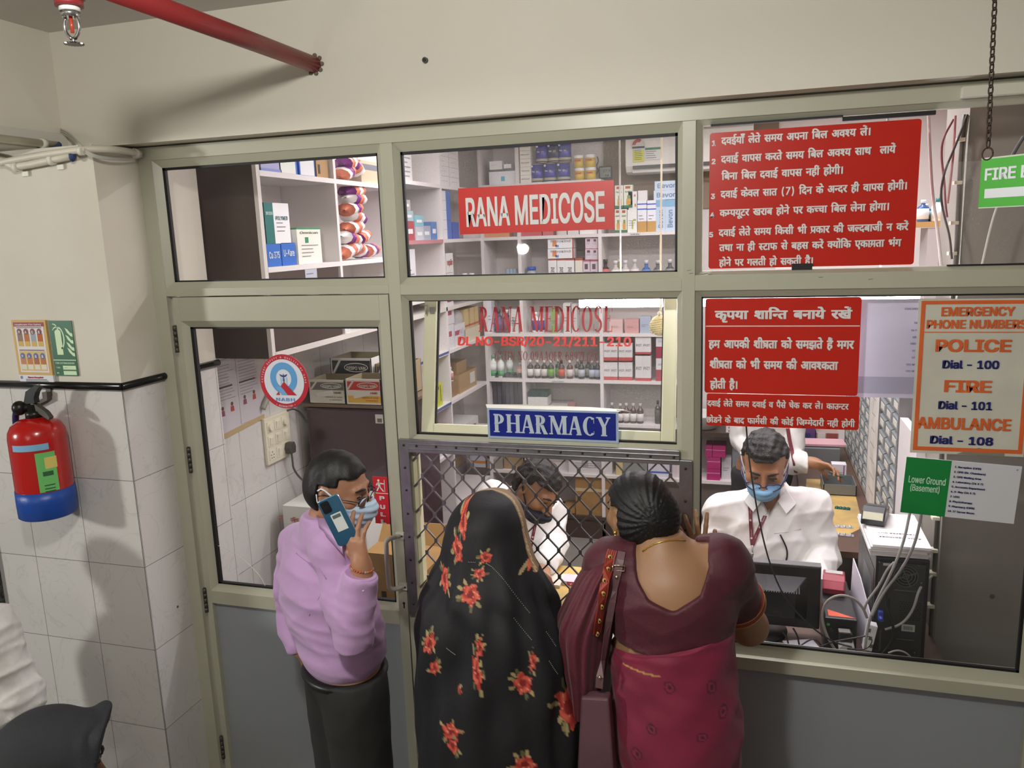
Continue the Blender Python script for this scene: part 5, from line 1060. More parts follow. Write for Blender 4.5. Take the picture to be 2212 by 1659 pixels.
b = B(); b.mat(M('#d9dade', .15, alpha=.45)); b.ell((-.87, 2.72, 1.70), (.05, .07, .07), 12); b.ell((-.86, 2.70, 1.60), (.05, .08, .07), 12); one(b, 'plastic_bag', 'crumpled clear plastic bag among the cartons of the left shelves', 'bag')
carton('cardboard_carton', 'open brown carton on the left shelf nearest the corner', 'carton', -1.02, -.83, 2.62, 2.98, 1.19, 1.32, '#a88a63', face='x', bands=((.25, .85, '#cfcdc6', .62, .9),), top='#8a6d4a'); carton('cardboard_carton', 'squat brown carton before the open one', 'carton', -.98, -.84, 2.42, 2.6, 1.19, 1.29, '#8f7152', face='x'); carton('cardboard_carton', 'brown carton set on the open one', 'carton', -1.0, -.86, 2.66, 2.86, 1.3208, 1.40, '#9a7c57', face='x', top='#7d6344')
for i, y in enumerate((2.5, 2.56)): bottle(-.87, y, 1.29, .022, .10, '#dfdcd8', '#c98a8f', '#efeeee', text='white bottle on the squat brown carton, %s' % ('left', 'right')[i], group='white bottles on the squat carton')
carton('injection_carton', 'white injection carton lying low in the left corner', 'box', -1.0, -.82, 2.42, 2.95, .86, .965, '#d9d8d6', face='x', text='PLACENTA EXTRACT INJECTION', tcol='#55565c', th=.2, tz=.4)
for i, y in enumerate((2.10, 2.16, 2.22)): carton('strip_carton', 'yellow carton with black stripes behind the sash stile, %s' % ORD[i], 'box', -.94, -.82, y, y+.056, 1.19, 1.34, '#c3c92f', face='x', bands=((.2, .9, '#2e3016', .35, .5),), group='yellow striped cartons')
for i in range(6): carton('record_file', 'white and red file lying under the yellow cartons, %s from the bottom' % ORD[i], 'file', -.98, -.82, 2.10, 2.34, .86+i*.032, .86+i*.032+.028, ('#d6cfcd', '#9a5560')[i % 2], face='x', group='files under the yellow cartons')
for i in range(4): carton('medicine_carton', 'white carton just inside the window post, %s from the bottom' % ORD[i], 'box', -.95, -.83, 1.74, 1.98, 1.815 if i > 2 else 1.53+i*.09-.0, (1.815 if i > 2 else 1.53+i*.09)+.085, '#e0dddc', face='x', bands=((.3, .7, '#a83c48', .6, .85),), group='white cartons inside the window post') if 0 else None

# ---------------------------------------------------------------- things on the walls
s = thing('air_conditioner', 'white split air conditioner with energy label on the brown board', 'air conditioner', (.62, 3.39, 2.64))
x0 = at(1351, 340, 3.19).x; x1 = x0+.84; za, zb = at(1354, 376, 3.19).z, 2.93
b = B(); b.mat(M('#e3e1d8', .35)); prof = [(3.391, zb), (3.24, zb), (3.20, zb-.02), (3.185, zb-.12), (3.19, za+.05), (3.215, za+.012), (3.25, za), (3.391, za)]
b.prism([(p[0], p[1]) for p in prof], (x0, 0, 0), Y, Z, V(x1-x0, 0, 0)); b.obj('body', s, bevel=.004)
b = B(); b.mat(M('#5a5a58', .5)); b.prism([(3.186, za+.052), (3.189, za+.03), (3.199, za+.03), (3.199, za+.052)], (x0+.05, 0, 0), Y, Z, V(x1-x0-.1, 0, 0)); b.obj('outlet', s)
b = B(); b.mat(M('#d4d2c9', .4)); b.prism([(3.18, za+.004), (3.21, za-.006), (3.214, za+.0), (3.186, za+.018)], (x0+.05, 0, 0), Y, Z, V(x1-x0-.1, 0, 0)); b.obj('flap', s)
b = B(); o = V(x0, 3.181, 0); p = at(1379, 320, 3.18)
b.mat(M('#d3d24a', .5)).box(p.x-.036, p.x+.036, 3.1815, 3.1835, za+.075, za+.185); b.mat(M('#c9c9c0', .5)).flat(circ(p.x, za+.185, .042, 20), (0, 3.1812, 0), X, Z); b.mat(M('#b03030', .5)).add(*(lambda q: ([V(v.x, 3.1806, v.y) for v in q[0]], q[1]))(ringmesh(p.x, za+.185, .042, .042, .022, .022, 60, 175, 10))); b.mat(M('#2b2b28', .5)).box(p.x-.042, p.x+.042, 3.1805, 3.181, za+.165, za+.178)
b.mat(M('#5f7a3a', .5)).lines((0, 3.181, 0), X, Z, p.x-.028, p.x+.028, za+.15, 6, .012, .004, .3); b.obj('energy_label', s)
b = B(); b.mat(M('#dcdcd8', .5)).box(p.x+.045, p.x+.155, 3.1815, 3.183, za+.085, za+.165); b.mat(M('#3b7a55', .5)).box(p.x+.045, p.x+.155, 3.1805, 3.1815, za+.15, za+.165); b.mat(M('#77787a', .5)).lines((0, 3.1808, 0), X, Z, p.x+.05, p.x+.14, za+.138, 4, .014, .004, .4); b.obj('service_label', s)
p0, p1 = at(1294, 360, 3.38), at(1322, 386, 3.38)
b = B(); b.mat(M('#3b3c3e', .4)).box(p0.x, p1.x, 3.372, 3.391, p1.z, p0.z); s = one(b, 'room_thermometer', 'small dark digital thermometer on the brown board', 'thermometer')
b = B(); b.mat(M('#9aa398', .3)).box(p0.x+.008, p1.x-.008, 3.3712, 3.372, p1.z+.012, p0.z-.008); b.obj('screen', s)
b = B(); b.mat(M('#2b2d2b', .5)); b.text('27.9', (0, 3.3706, 0), X, Z, p0.x+.03, p0.z-.042, .026, bold=.01); b.text('64', (0, 3.3706, 0), X, Z, p0.x+.045, p1.z+.018, .024, bold=.01); b.obj('digits', s)
b = B(); b.mat(M('#2e2a28', .6)); b.tube([at(1290, 338, 3.38), at(1293, 348, 3.38), at(1288, 358, 3.38), at(1293, 368, 3.38), at(1289, 376, 3.38)], .004, 6, smooth=2); one(b, 'thin_cable', 'thin dark curled cable beside the digital thermometer', 'cable')
# tube light just inside the shopfront, jute ball on its cord
s = thing('tube_light', 'glowing white tube light across the room behind the tilted sash', 'lamp', (1.15, .36, 2.02))
x0, x1 = at(1249, 660, .36).x, at(1990, 640, .36).x; zt = at(1450, 655, .36).z
b = B(); b.mat(M('#fdf6ff', .4, emit=55)).cyl((x0+.01, .36, zt), (x1-.01, .36, zt), .013, n=14); b.obj('tube', s)
b = B(); b.mat(M('#ececec', .4)).box(x0, x1, .375, .40, zt-.014, zt+.016); b.obj('batten', s)
for x in (x0+.15, x1-.12):
    b = B(); b.mat(M('#b9b9b9', .4)).cyl((x, .388, zt+.016), (x, .388, 3.0), .0035, n=6); b.obj('hanger_rod', s)
c = at(1425, 703, .20); s = thing('twine_ball', 'cream ball of jute twine hanging on a string inside the tilted sash', 'ball', (c.x, .20, c.z))
b = B(); b.mat(M('#cdbf92', .8, bump=.5, bscale=120)); b.ell(c, (.033, .033, .034), 24)
for k in range(7): z = -.022+.007*k; r = (max(.0001, .0345**2-z*z))**.5; b.tube([(c.x+r*math.cos(a)*.99, .20+r*math.sin(a)*.99, c.z+z+.006*math.cos(a+.5)) for a in [i*2*pi/20 for i in range(21)]], .0016, 5)
b.obj('ball', s)
b = B(); b.mat(M('#e6e0c8', .7)); b.tube([(c.x, .20, c.z+.033), (c.x+.004, .20, c.z+.06), (at(1427, 560, .2).x, .20, at(1427, 560, .2).z), (at(1429, 345, .2).x, .20, at(1429, 345, .2).z), (at(1432, 300, .2).x, .2, 3.0)], .0034, 6); b.ell((c.x, .20, c.z+.04), (.007, .007, .008), 8); b.obj('string', s)
# left wall: papers, switchboard, plug
for i, (y0, y1, z0, z1) in enumerate(((.385, .535, 1.445, 1.765), (.545, .705, 1.465, 1.765))):
    b = B(); b.mat(M('#c3bdc2', .6)).box(-1.102, -1.1005, y0, y1, z0, z1); s = one(b, 'notice_paper', 'printed sheet with small portraits taped on tiles, %s' % ('left of the two', 'right of the two')[i], 'paper', 'sheets taped on the inner tiles')
    b = B(); b.mat(M('#96929c', .6)).lines((-1.1, 0, 0), Y, Z, y0+.012, y1-.012, z1-.02, 12, .0135, .0035, .35); b.mat(M('#8a8378', .6)).box(-1.1003, -1.1, y0+.01, y1-.03, z1-.115, z1-.106)
    for k, c_ in ((.25, '#8a4a66'), (.7, '#a8453f')):
        yy = y0+(y1-y0)*k; zz = z0+.09+.02*k; b.mat(M('#6a4a3a', .6)).flat(circ(yy, zz+.022, .009, 12), (-1.0996, 0, 0), Y, Z); b.mat(M(c_, .6)).flat([(yy-.013, zz-.012), (yy+.013, zz-.012), (yy+.011, zz+.012), (yy-.011, zz+.012)], (-1.0996, 0, 0), Y, Z)
    b.obj('print', s)
b = B(); b.mat(M('#b59f74', .5)); b.prism([(.375, 1.425), (.72, 1.452), (.72, 1.472), (.375, 1.449)], (-1.0995, 0, 0), Y, Z, V(.0008, 0, 0)); one(b, 'packing_tape', 'brown packing tape strip along the foot of the taped sheets', 'tape')
s = thing('switchboard', 'cream switchboard with nine modules on the inner tiles', 'switchboard', (-1.10, .79, 1.22)); SB = M('#d8d2bb', .4)
b = B(); b.mat(SB).box(-1.103, -1.085, .695, .905, 1.225, 1.452); b.obj('plate', s, bevel=.004)
for r_ in range(3):
    for q in range(3):
        y, z = .732+.062*q, 1.27+.068*r_; b = B(); b.mat(M('#ded8c3', .35)).box(-1.085, -1.082, y-.022, y+.022, z-.026, z+.026)
        if (r_, q) == (0, 0): 
            b.mat(BLACK); [b.flat(circ(y+dy, z+dz, .0035, 8), (-1.0815, 0, 0), Y, Z) for dy, dz in ((0, .014), (-.01, 0), (.01, 0), (-.008, -.014), (.008, -.014))]; n_ = 'socket'
        elif (r_, q) in ((2, 0), (2, 2)): b.cyl((-1.082, y, z), (-1.07, y, z), .017, n=18); n_ = 'regulator'
        else: b.obox((-1.080, y, z), (.006, .026, .036), Matrix.Rotation(.12, 3, 'Y')); n_ = 'switch'
        b.obj(n_, s, bevel=.0008)
s = thing('plug', 'dark plug with its cord in the lowest right socket of the switchboard', 'plug', (-1.08, .857, 1.27))
b = B(); b.mat(M('#4a4540', .5)); b.prism([(-.02, -.025), (.02, -.025), (.026, .005), (.016, .03), (-.016, .03), (-.026, .005)], (-1.0815, .857, 1.27), Y, Z, V(.035, 0, 0)); b.obj('plug_body', s, bevel=.003)
b = B(); b.mat(M('#55504b', .5)); b.tube([(-1.06, .857, 1.245), (-1.06, .86, 1.20), (-1.07, .875, 1.16), (-1.06, .91, 1.10), (-1.02, .945, 1.05), (-.985, .975, .98)], .005, 8, smooth=2); b.obj('cord', s)
b = B(); b.mat(M('#3b3835', .5)); b.tube([(-1.085, .89, 1.45), (-1.07, .92, 1.455), (-1.06, .96, 1.43), (-1.06, 1.0, 1.39)], .005, 6, smooth=2); one(b, 'thin_cable', 'dark cable from the switchboard top into the shade', 'cable')
b = B(); b.mat(M('#9b978c', .5)); b.tube([(-1.09, .70, 1.50), (-1.085, .72, 1.53), (-1.085, .76, 1.56), (-1.085, .78, 1.60)], .013, 8, smooth=1); one(b, 'conduit_bend', 'grey conduit bend rising above the switchboard', 'pipe')
# fridge with cartons on top, thermocol box and carton in front
s = thing('refrigerator', 'dark maroon refrigerator standing against the tiled wall', 'refrigerator', (-.76, 1.3, 0)); MAR = M('#3a272e', .3, coat=.3)
b = B(); b.mat(MAR).box(-1.05, -.53, 1.04, 1.48, .02, 1.45); b.obj('cabinet', s, bevel=.01)
b = B(); b.mat(M('#402a32', .25, coat=.4)).box(-1.05, -.53, 1.0, 1.037, .05, 1.445); b.obj('door', s, bevel=.012)
b = B(); b.mat(M('#c9c6be', .6)).box(-.665, -.615, .9985, 1.0, 1.375, 1.42); b.mat(M('#66625c', .6)).box(-.655, -.63, .998, .9986, 1.38, 1.40); b.obj('sticker', s)
b = B(); b.mat(M('#6e5a4c', .6)).box(-1.06, -.52, .985, 1.49, 1.4515, 1.466); one(b, 'board', 'thin brown board lying on the refrigerator', 'board')
def open_box(name, label, x0, x1, y0, y1, z0, h, outer, panel, foot, txt):
    s = thing(name, label, 'carton', ((x0+x1)/2, (y0+y1)/2, z0)); b = B(); t = .004; b.mat(M('#8d7f66', .8))
    b.mat(M(outer, .6)); b.box(x0, x1, y0, y0+t, z0, z0+h); b.mat(M('#857a60', .8)); b.box(x0, x1, y1-t, y1, z0, z0+h); b.box(x0, x0+t, y0, y1, z0, z0+h); b.mat(M(outer, .6)).box(x1-t, x1, y0, y1, z0, z0+h); b.mat(M('#857a60', .8)).box(x0, x1, y0, y1, z0, z0+t); b.obj('carton_body', s)
    b = B(); w = x1-x0; b.mat(M(panel, .5)).box(x0+.012, x1-.006, y0-.0008, y0, z0+h*.58, z0+h-.012)
    if foot: b.mat(M(foot, .5)).box(x0+.012, x1-.004, y0-.0008, y0, z0+.012, z0+h*.36)
    b.mat(M('#d9d8d0', .5)); o = (x0, y0-.0014, z0)
    b.text(txt, o, X, Z, w*.40, h*.70, h*.12, w*.46, bold=.03); v_ = ringmesh(w*.63, h*.76, w*.29, h*.12, .004, .004, n=24); b.add([V(x0+p.x, y0-.0014, z0+p.y) for p in v_[0]], v_[1])
    b.prism([(w*.04, h*.60), (w*.10, h*.60), (w*.28, h*.95), (w*.22, h*.95)], (x0, y0-.0012, z0), X, Z, V(0, -.0003, 0))
    b.mat(M(panel if panel != '#4b4b49' else '#5a5a55', .5)); b.text('HMD', o, X, Z, w*.70, h*.44, h*.10, w*.20, bold=.03); b.text('SINGLE USE', o, X, Z, w*.46, h*.27, h*.06, w*.46, bold=.015); b.text('SYRINGES', o, X, Z, w*.56, h*.16, h*.06, w*.34, bold=.015)
    b.mat(M('#e2e1da', .5)); b.obox((x0+w*.45, y0-.002, z0+h*.42), (w*.46, .0006, h*.20), Matrix.Rotation(-.2, 3, 'Y')); b.obj('print', s); return s
zf = 1.466
open_box('syringe_carton', 'open grey and white syringe carton on the refrigerator, left front', -1.02, -.818, .995, 1.17, zf, .122, '#d6d5c6', '#6d6f68', None, 'DISPO VAN')
open_box('syringe_carton', 'open red and yellow syringe carton on the refrigerator, right front', -.812, -.62, .99, 1.17, zf, .13, '#e6e3da', '#c5352a', '#e2b64c', 'DISPO VAN')
open_box('syringe_carton', 'open black and white syringe carton behind the front two', -1.0, -.765, 1.19, 1.42, zf, .20, '#dcdbd5', '#22232c', None, 'DISPO VAN')
open_box('syringe_carton', 'brown syringe carton at the right of the back row', -.75, -.58, 1.2, 1.4, zf, .17, '#9d8a6a', '#5a5a55', None, 'DISPO VAN')
b = B(); b.mat(M('#c9cfdb', .3)); b.prism([(0, 0), (.10, .01), (.085, .11), (.03, .09)], (-.72, 1.12, zf+.03), X, V(0, .3, 1).normalized(), V(0, .02, 0)); one(b, 'syringe_packet', 'clear white syringe packets sticking out of the red carton', 'packet')
carton('thermocol_box', 'white thermocol box with red stamps before the refrigerator', 'box', -1.035, -.60, .70, .985, .58, 1.03, '#d8d7d0', bands=((.80, .802, '#aaa9a2'),))
b = B(); b.mat(M('#c24a44', .6)); 
for px, py in ((627, 1117), (634, 1120), (600, 1113)): q = at(px, py, .699); b.text('qfF', (q.x, .6985, q.z-.02), X, Z, 0, 0, .03, .03, bold=.01)
for px, py in ((800, 1098), (803, 1112)): q = at(px, py, .699); b.text('H', (q.x, .6985, q.z-.01), X, Z, 0, 0, .02, .02, bold=.01)
one(b, 'red_stamp', 'faded red stamp lettering on the thermocol box front', 'stamp')
carton('crate', 'white low crate under the thermocol box', 'box', -1.03, -.6, .72, .985, .0, .579, '#c9c6bd')
A = at(815, 1215, .45); b = B(); b.mat(M('#a9834f', .7, var=.15, vscale=8)).box(-.50, -.16, .32, .62, .62, at(820, 1235, .32).z); zt2 = at(820, 1235, .32).z
b.mat(M('#b9935c', .7)); b.prism([(0, 0), (.34, 0), (.33, .10), (.01, .10)], (-.50, .32, zt2), X, V(0, -.35, .94), V(0, .003, 0)); b.prism([(0, 0), (.34, 0), (.33, .10), (.01, .10)], (-.50, .62, zt2), X, V(0, .5, .86), V(0, .003, 0))
b.mat(M('#3b2c1c', .6)); q = at(824, 1283, .318); b.box(q.x, q.x+.022, .3188, .3195, q.z-.02, q.z+.012)
one(b, 'cardboard_carton', 'open brown cardboard carton just inside the door', 'carton')
carton('stool', 'grey wooden crate under the open carton inside the door', 'crate', -.50, -.16, .32, .62, 0, .619, '#6d665c')

# ================================================================ COUNTER AND ITS THINGS
YEL = M('#cdab62', .5, var=.75, vscale=7, dark='#7d6f58'); BRN = M('#5c4336', .5, var=.3, vscale=16, dark='#4a362d'); BLK = M('#141416', .4); DG = M('#3d403f', .45, metal=.3); 
s = thing('serving_counter', 'worn yellow topped counter behind the grille with dark wood front', 'counter', (.85, .33, 0))
b = B(); b.mat(YEL).box(-.0, .895, .035, .585, .872, .90); b.obj('worn_top', s)
b = B(); b.mat(BRN).box(.895, 1.69, .035, .585, .872, .90); b.obj('wooden_top', s)
b = B(); b.mat(BRN).box(-.0, 1.69, .05, .07, 0, .872); b.box(-.0, .02, .07, .57, 0, .872); b.box(.88, .90, .07, .57, 0, .872); b.obj('carcass', s)
s = thing('side_counter', 'brown wooden side counter with worn yellow patch beside the bin racks', 'counter', (1.5, 1.85, 0))
b = B(); b.mat(BRN).box(1.355, 1.66, .97, 2.78, .872, .90); b.obj('wooden_top', s)
b = B(); b.mat(YEL).flat([(1.37, 1.22), (1.43, 1.15), (1.53, 1.18), (1.60, 1.28), (1.62, 1.75), (1.58, 2.0), (1.40, 1.98), (1.37, 1.6)], (0, 0, .9004), X, Y); b.obj('worn_patch', s)
b = B(); b.mat(BRN).box(1.365, 1.385, .99, 2.76, 0, .872); b.box(1.64, 1.655, .99, 2.76, 0, .872); b.obj('carcass', s)
# racks of bins
def rack(y0, y1, label):
    s = thing('bin_rack', label, 'rack', (1.78, (y0+y1)/2, .0)); b = B(); b.mat(M('#8d9090', .5)).box(1.815, 1.825, y0, y1, .90, 1.75); b.box(1.665, 1.825, y0, y0+.004, .9, 1.75); b.box(1.665, 1.825, y1-.004, y1, .9, 1.75); b.obj('frame', s)
    b = B(); b.mat(M('#8f7a68', .6)).box(1.665, 1.83, y0, y1, 0, .899); b.obj('cupboard_base', s)
    b = B(); b.mat(M('#85888a', .5)); 
    for k in range(11): b.box(1.668, 1.815, y0+.004, y1-.004, .9+k*.075-.003 if k else .9, .9+k*.075)
    b.obj('tier', s); return s
rack(.96, 1.45, 'near rack of grey medicine bins by the white panel'); rack(1.74, 2.72, 'far rack of grey medicine bins past the white strip')
b = B(); b.mat(M('#7e8586', .5)).prism([(0, 0), (.125, 0), (.125, .06), (.035, .062), (0, .045)], (1.668, 0, 0), X, Z, V(0, .148, 0)); b.mat(M('#d0cfc4', .6)).box(1.6665, 1.668, .03, .12, .008, .034)
proto = None; cnt = 0; tints = ('#d0cfc4', '#b9b48e', '#b4bccb')
for nm, y0, n in (('near rack', .966, 3), ('far rack', 1.748, 6)):
    for c in range(n):
        for r_ in range(10):
            loc = (0, y0+c*.161, .9005+r_*.075)
            if proto is None: proto = b.obj('medicine_bin', loc=(0, 0, 0)); o = proto
            else: o = proto.copy(); COL.objects.link(o)
            o.location = loc; tag(o, 'grey bin of the %s, %s column from its near end, %s tier up' % (nm, ORD[c], ORD[r_]), 'bin', 'grey bins of the '+nm)
b = B(); b.mat(M('#e2ded6', .6, var=.3, vscale=10)).box(1.665, 1.83, 1.452, 1.738, 0, 1.75); b.mat(M('#4a463f', .7))
for i in range(7): b.box(1.6645, 1.665, 1.50+.01*i, 1.66-.01*(i % 3), .98+i*.075, .982+i*.075)
struct(b, 'wall_white_strip')
b = B(); b.mat(M('#dedad8', .55)).box(1.67, 1.70, .602, .955, 0, 1.49); struct(b, 'wall_white_panel')
# wall shelf at the far right with bottles
y_ = 2.3; zs = at(2030, 478, y_).z; x0 = at(1984, 478, y_).x
b = B(); b.mat(M('#d7a968', .5)).box(x0-.12, 2.315, y_, y_+.22, zs-.03, zs); one(b, 'wall_shelf', 'narrow wall shelf of bottles seen right of the rules notice', 'shelf')
for i, (px, pt, col, lab, cap, r) in enumerate(((1993, 432, '#3d5a94', '#e6ecef', '#e8ecef', .03), (2004, 440, '#2f4a86', '#9fd0cf', '#e9e9e6', .028), (2026, 428, '#e9e9e4', '#eceae4', '#2f7a78', .035), (2037, 418, '#d9e4dc', '#57a67a', '#2f8079', .03), (2050, 395, '#e0803f', '#e9e5dc', '#7ecf5a', .032), (2059, 412, '#e6e2da', '#d8552f', '#e9e4da', .028))):
    c = at(px, 470, y_+.06); bottle(c.x, y_+.06+.05*(i % 2), zs, r, max(.08, at(px, pt, y_+.06).z-zs), col, lab, cap, text='%s on the wall shelf right of the rules notice' % ('blue bottle at the left end', 'dark blue bottle with turquoise label', 'white bottle with teal cap', 'green labelled bottle', 'orange bottle with bright green cap', 'white bottle with orange foot')[i])
b = B(); b.mat(M('#cfc7c4', .5)).box(x0+.05, 2.315, y_+.01, y_+.2, zs-.6, zs-.034); struct(b, 'wall_shelf_backing')
# front counter things
s = thing('monitor', 'black computer monitor seen from behind on the counter', 'monitor', (1.13, .17, .9005))
mx0, mx1, mz0, mz1 = .925, 1.328, .935, 1.152
b = B(); b.mat(BLK).box(mx0, mx1, .175, .215, mz0, mz1); b.mat(M('#1c1d20', .35)); P = [(mx0+.04, .176, mz0+.03), (mx1-.04, .176, mz0+.03), (mx1-.04, .176, mz1-.035), (mx0+.04, .176, mz1-.035), (mx0+.08, .135, mz0+.05), (mx1-.08, .135, mz0+.05), (mx1-.08, .135, mz1-.075), (mx0+.08, .135, mz1-.075)]
b.add(P, [(4, 5, 6, 7), (0, 1, 5, 4), (1, 2, 6, 5), (2, 3, 7, 6), (3, 0, 4, 7)]); b.obj('housing', s, bevel=.004)
b = B(); b.mat(M('#5d5c5a', .5)).box(mx0, mx1, .176, .21, mz1, mz1+.004); b.mat(M('#4a4a4a', .6))
for i in range(34): 
    x = mx0+.075+i*.0078; b.add([(x, .1325, mz1-.078), (x+.0035, .1325, mz1-.078), (x+.0035, .172, mz1-.039), (x, .172, mz1-.039)], [(0, 1, 2, 3)])
b.obj('vents', s)
b = B(); b.mat(M('#37383b', .5)).text('way', (1.18, .1345, 1.0), X, Z, 0, 0, .016, bold=.02); b.obj('maker_mark', s)
b = B(); b.mat(BLK).box(1.09, 1.17, .175, .20, .905, .95); b.lathe([(.10, .901), (.10, .908), (.03, .915)], (1.13, .20, 0), 28); b.obj('stand', s)
for i, (x, y, rz, w, d) in enumerate(((1.24, .085, .15, .14, .06), (1.19, .075, -.1, .12, .06), (1.27, .10, .35, .10, .07))):
    b = B(); b.mat(M('#d8d4dc', .6)).obox((x, y, .903+i*.004), (w, d, .003), rz); one(b, 'loose_paper', 'white paper lying under the monitor edge, %s layer' % ('lowest', 'middle', 'top')[i], 'paper', 'papers under the monitor')
s = thing('power_backup', 'black power backup box with orange label between monitor and tower', 'power supply', (1.385, .24, .9005))
b = B(); b.mat(BLK).box(1.337, 1.434, .10, .40, .9005, 1.018); b.obj('case', s, bevel=.004)
b = B(); b.mat(M('#d9542f', .5)).flat([(1.349, .16), (1.349, .115), (1.43, .112)], (0, 0, 1.0186), X, Y); b.obj('orange_label', s)
b = B(); b.mat(M('#49a04a', .4)).flat(circ(1.348, .995, .005, 12), (0, .0994, 0), X, Z); b.mat(M('#2c2b29', .4)).cyl((1.358, .10, .978), (1.358, .094, .978), .007); b.obj('button', s)
s = thing('plug', 'black and white plugs stuck in the power backup box', 'plug', (1.40, .08, .93))
b = B(); b.mat(M('#1b1b1b', .5)).box(1.378, 1.418, .066, .0985, .955, .985); b.mat(M('#6b675f', .5)).box(1.376, 1.412, .064, .09, .985, .992); b.obj('black_plug', s, bevel=.004)
b = B(); b.mat(M('#dcdcd8', .4)).cyl((1.402, .0985, .938), (1.402, .06, .930), .024, n=24); b.obj('white_plug', s)
def card_machine(name, label, c, R, col, face, strip):
    s = thing(name, label, 'card machine', tuple(c)); b = B(); b.mat(M(col, .35)); prof = [(-.075, 0), (.075, 0), (.078, .02), (.06, .045), (.03, .052), (-.02, .036), (-.075, .026)]
    u, v, w = R@X, R@Y, R@Z; b.prism(prof, c-u*.036, v, w, u*.072); b.obj('case', s, bevel=.004)
    b = B(); b.mat(M(face, .4)).add([c+u*a+v*q+w*h for a, q, h in ((-.028, -.07, .0278), (.028, -.07, .0278), (.028, -.022, .0366), (-.028, -.022, .0366))], [(0, 1, 2, 3)]); b.mat(M(strip, .5)); b.add([c+u*a+v*q+w*h for a, q, h in ((-.03, .0795, .022), (.03, .0795, .022), (.03, .064, .0425), (-.03, .064, .0425))], [(0, 1, 2, 3)]); b.obj('label', s); return s
card_machine('card_machine', 'red card machine lying on the black power backup box', V(1.385, .345, 1.0195), Matrix.Rotation(pi-.1, 3, 'Z'), '#8e2436', '#b9b4ae', '#b04a58')
# tower
s = thing('computer_tower', 'black computer tower standing back outward with papers on top', 'computer', (1.55, .32, .9005))
tx0, tx1, ty0, ty1, tz0, tz1 = 1.480, 1.632, .105, .50, .9005, 1.232
b = B(); b.mat(M('#1d1f20', .35)).box(tx0, tx1, ty0+.004, ty1, tz0, tz1); b.obj('case', s, bevel=.003)
b = B(); b.mat(DG).box(tx0+.008, tx1-.012, ty0, ty0+.004, tz0+.005, tz1-.014); b.obj('back_plate', s)
b = B(); b.mat(M('#2a2c2d', .4)).box(tx0-.0012, tx0, ty0+.03, ty1-.08, tz0+.10, tz1-.05); b.mat(M('#55585a', .35)).box(tx0-.002, tx0-.0012, ty0+.055, ty1-.15, tz0+.13, tz1-.10); b.obj('side_vent', s)
b = B(); b.mat(BLACK).flat(circ(1.566, 1.178, .037, 28), (0, ty0-.0006, 0), X, Z); b.mat(M('#5b5f5d', .4, metal=.4))
for r in (.036, .028, .019, .010): q = ringmesh(1.566, 1.178, r, r, .0032, .0032, n=28); b.add([V(p.x, ty0-.0012, p.y) for p in q[0]], q[1])
for a in range(4): a_ = a*pi/2+.4; b.obox((1.566+.018*math.cos(a_), ty0-.001, 1.178+.018*math.sin(a_)), (.036, .001, .004), Matrix.Rotation(-a_, 3, 'Y'))
b.obj('fan_grille', s)
b = B(); b.mat(BLACK)
for r_ in range(9):
    for c in range(8): b.flat(circ(1.556+c*.0075+(.0037 if r_ % 2 else 0), 1.035+r_*.0072, .0024, 6), (0, ty0-.0006, 0), X, Z)
b.box(1.52, 1.525, ty0-.0006, ty0, 1.06, 1.10); b.obj('vent_holes', s)
b = B(); b.mat(M('#b7b7b0', .5)).box(1.562, 1.60, ty0-.0008, ty0, .995, 1.018); b.mat(M('#55564f', .5)); [b.box(1.568+i*.003, 1.5695+i*.003, ty0-.0012, ty0-.0008, 1.0, 1.013) for i in range(9)]; b.mat(M('#a3a39b', .5)).box(1.50, 1.525, ty0-.0008, ty0, 1.208, 1.216); b.obj('barcode_label', s)
b = B(); b.mat(M('#6a6d6b', .4, metal=.5)); b.box(1.535, 1.612, ty0-.001, ty0, 1.128, 1.131); b.box(1.55, 1.60, ty0-.001, ty0, .965, .968); b.box(1.505, 1.50, ty0-.001, ty0, .92, .99); [b.ell((x, ty0-.001, z), .0028, 8) for x, z in ((1.489, 1.218), (1.60, 1.214), (1.61, 1.16), (1.603, .925), (1.49, 1.15))]; b.obj('fixings', s)
b = B(); b.mat(M('#3c4fa8', .4)).box(1.492, 1.505, .085, ty0-.0015, 1.03, 1.06); b.cyl((1.4985, .085, 1.045), (1.4985, .07, 1.04), .006); b.obj('display_plug', s)
for i in range(5): 
    b = B(); b.mat(M(('#d9d4d2', '#cfc7c4', '#e3dedb', '#d6d0ce', '#eae5e3')[i], .6)).obox((1.545+.006*math.sin(i*2), .265-.004*i, 1.2335+.0045+i*.0085), (.165, .30, .0078), .02*math.sin(i*3)); 
    if i == 4:
        b.mat(M('#4b4658', .6)); o = V(1.615, .175, 1.2335+.0045+i*.0085+.0042); b.text('RANA MEDICOSE', o, -X, -Y, 0, 0, .010, .12, bold=.005); b.text('TRANSFER OUT', o+Y*.035, -X, -Y, .01, 0, .010, .11, bold=.005); b.box(1.50, 1.61, .185, .186, o.z, o.z+.0002)
    one(b, 'paper_file', 'file of papers on the computer tower, %s from the bottom' % ORD[i], 'file', 'files on the computer tower')
card_machine('card_machine', 'black card machine lying on the files over the computer tower', V(1.505, .335, 1.2785), Matrix.Rotation(pi-.25, 3, 'Z'), '#232528', '#3a3c40', '#b9b69c')
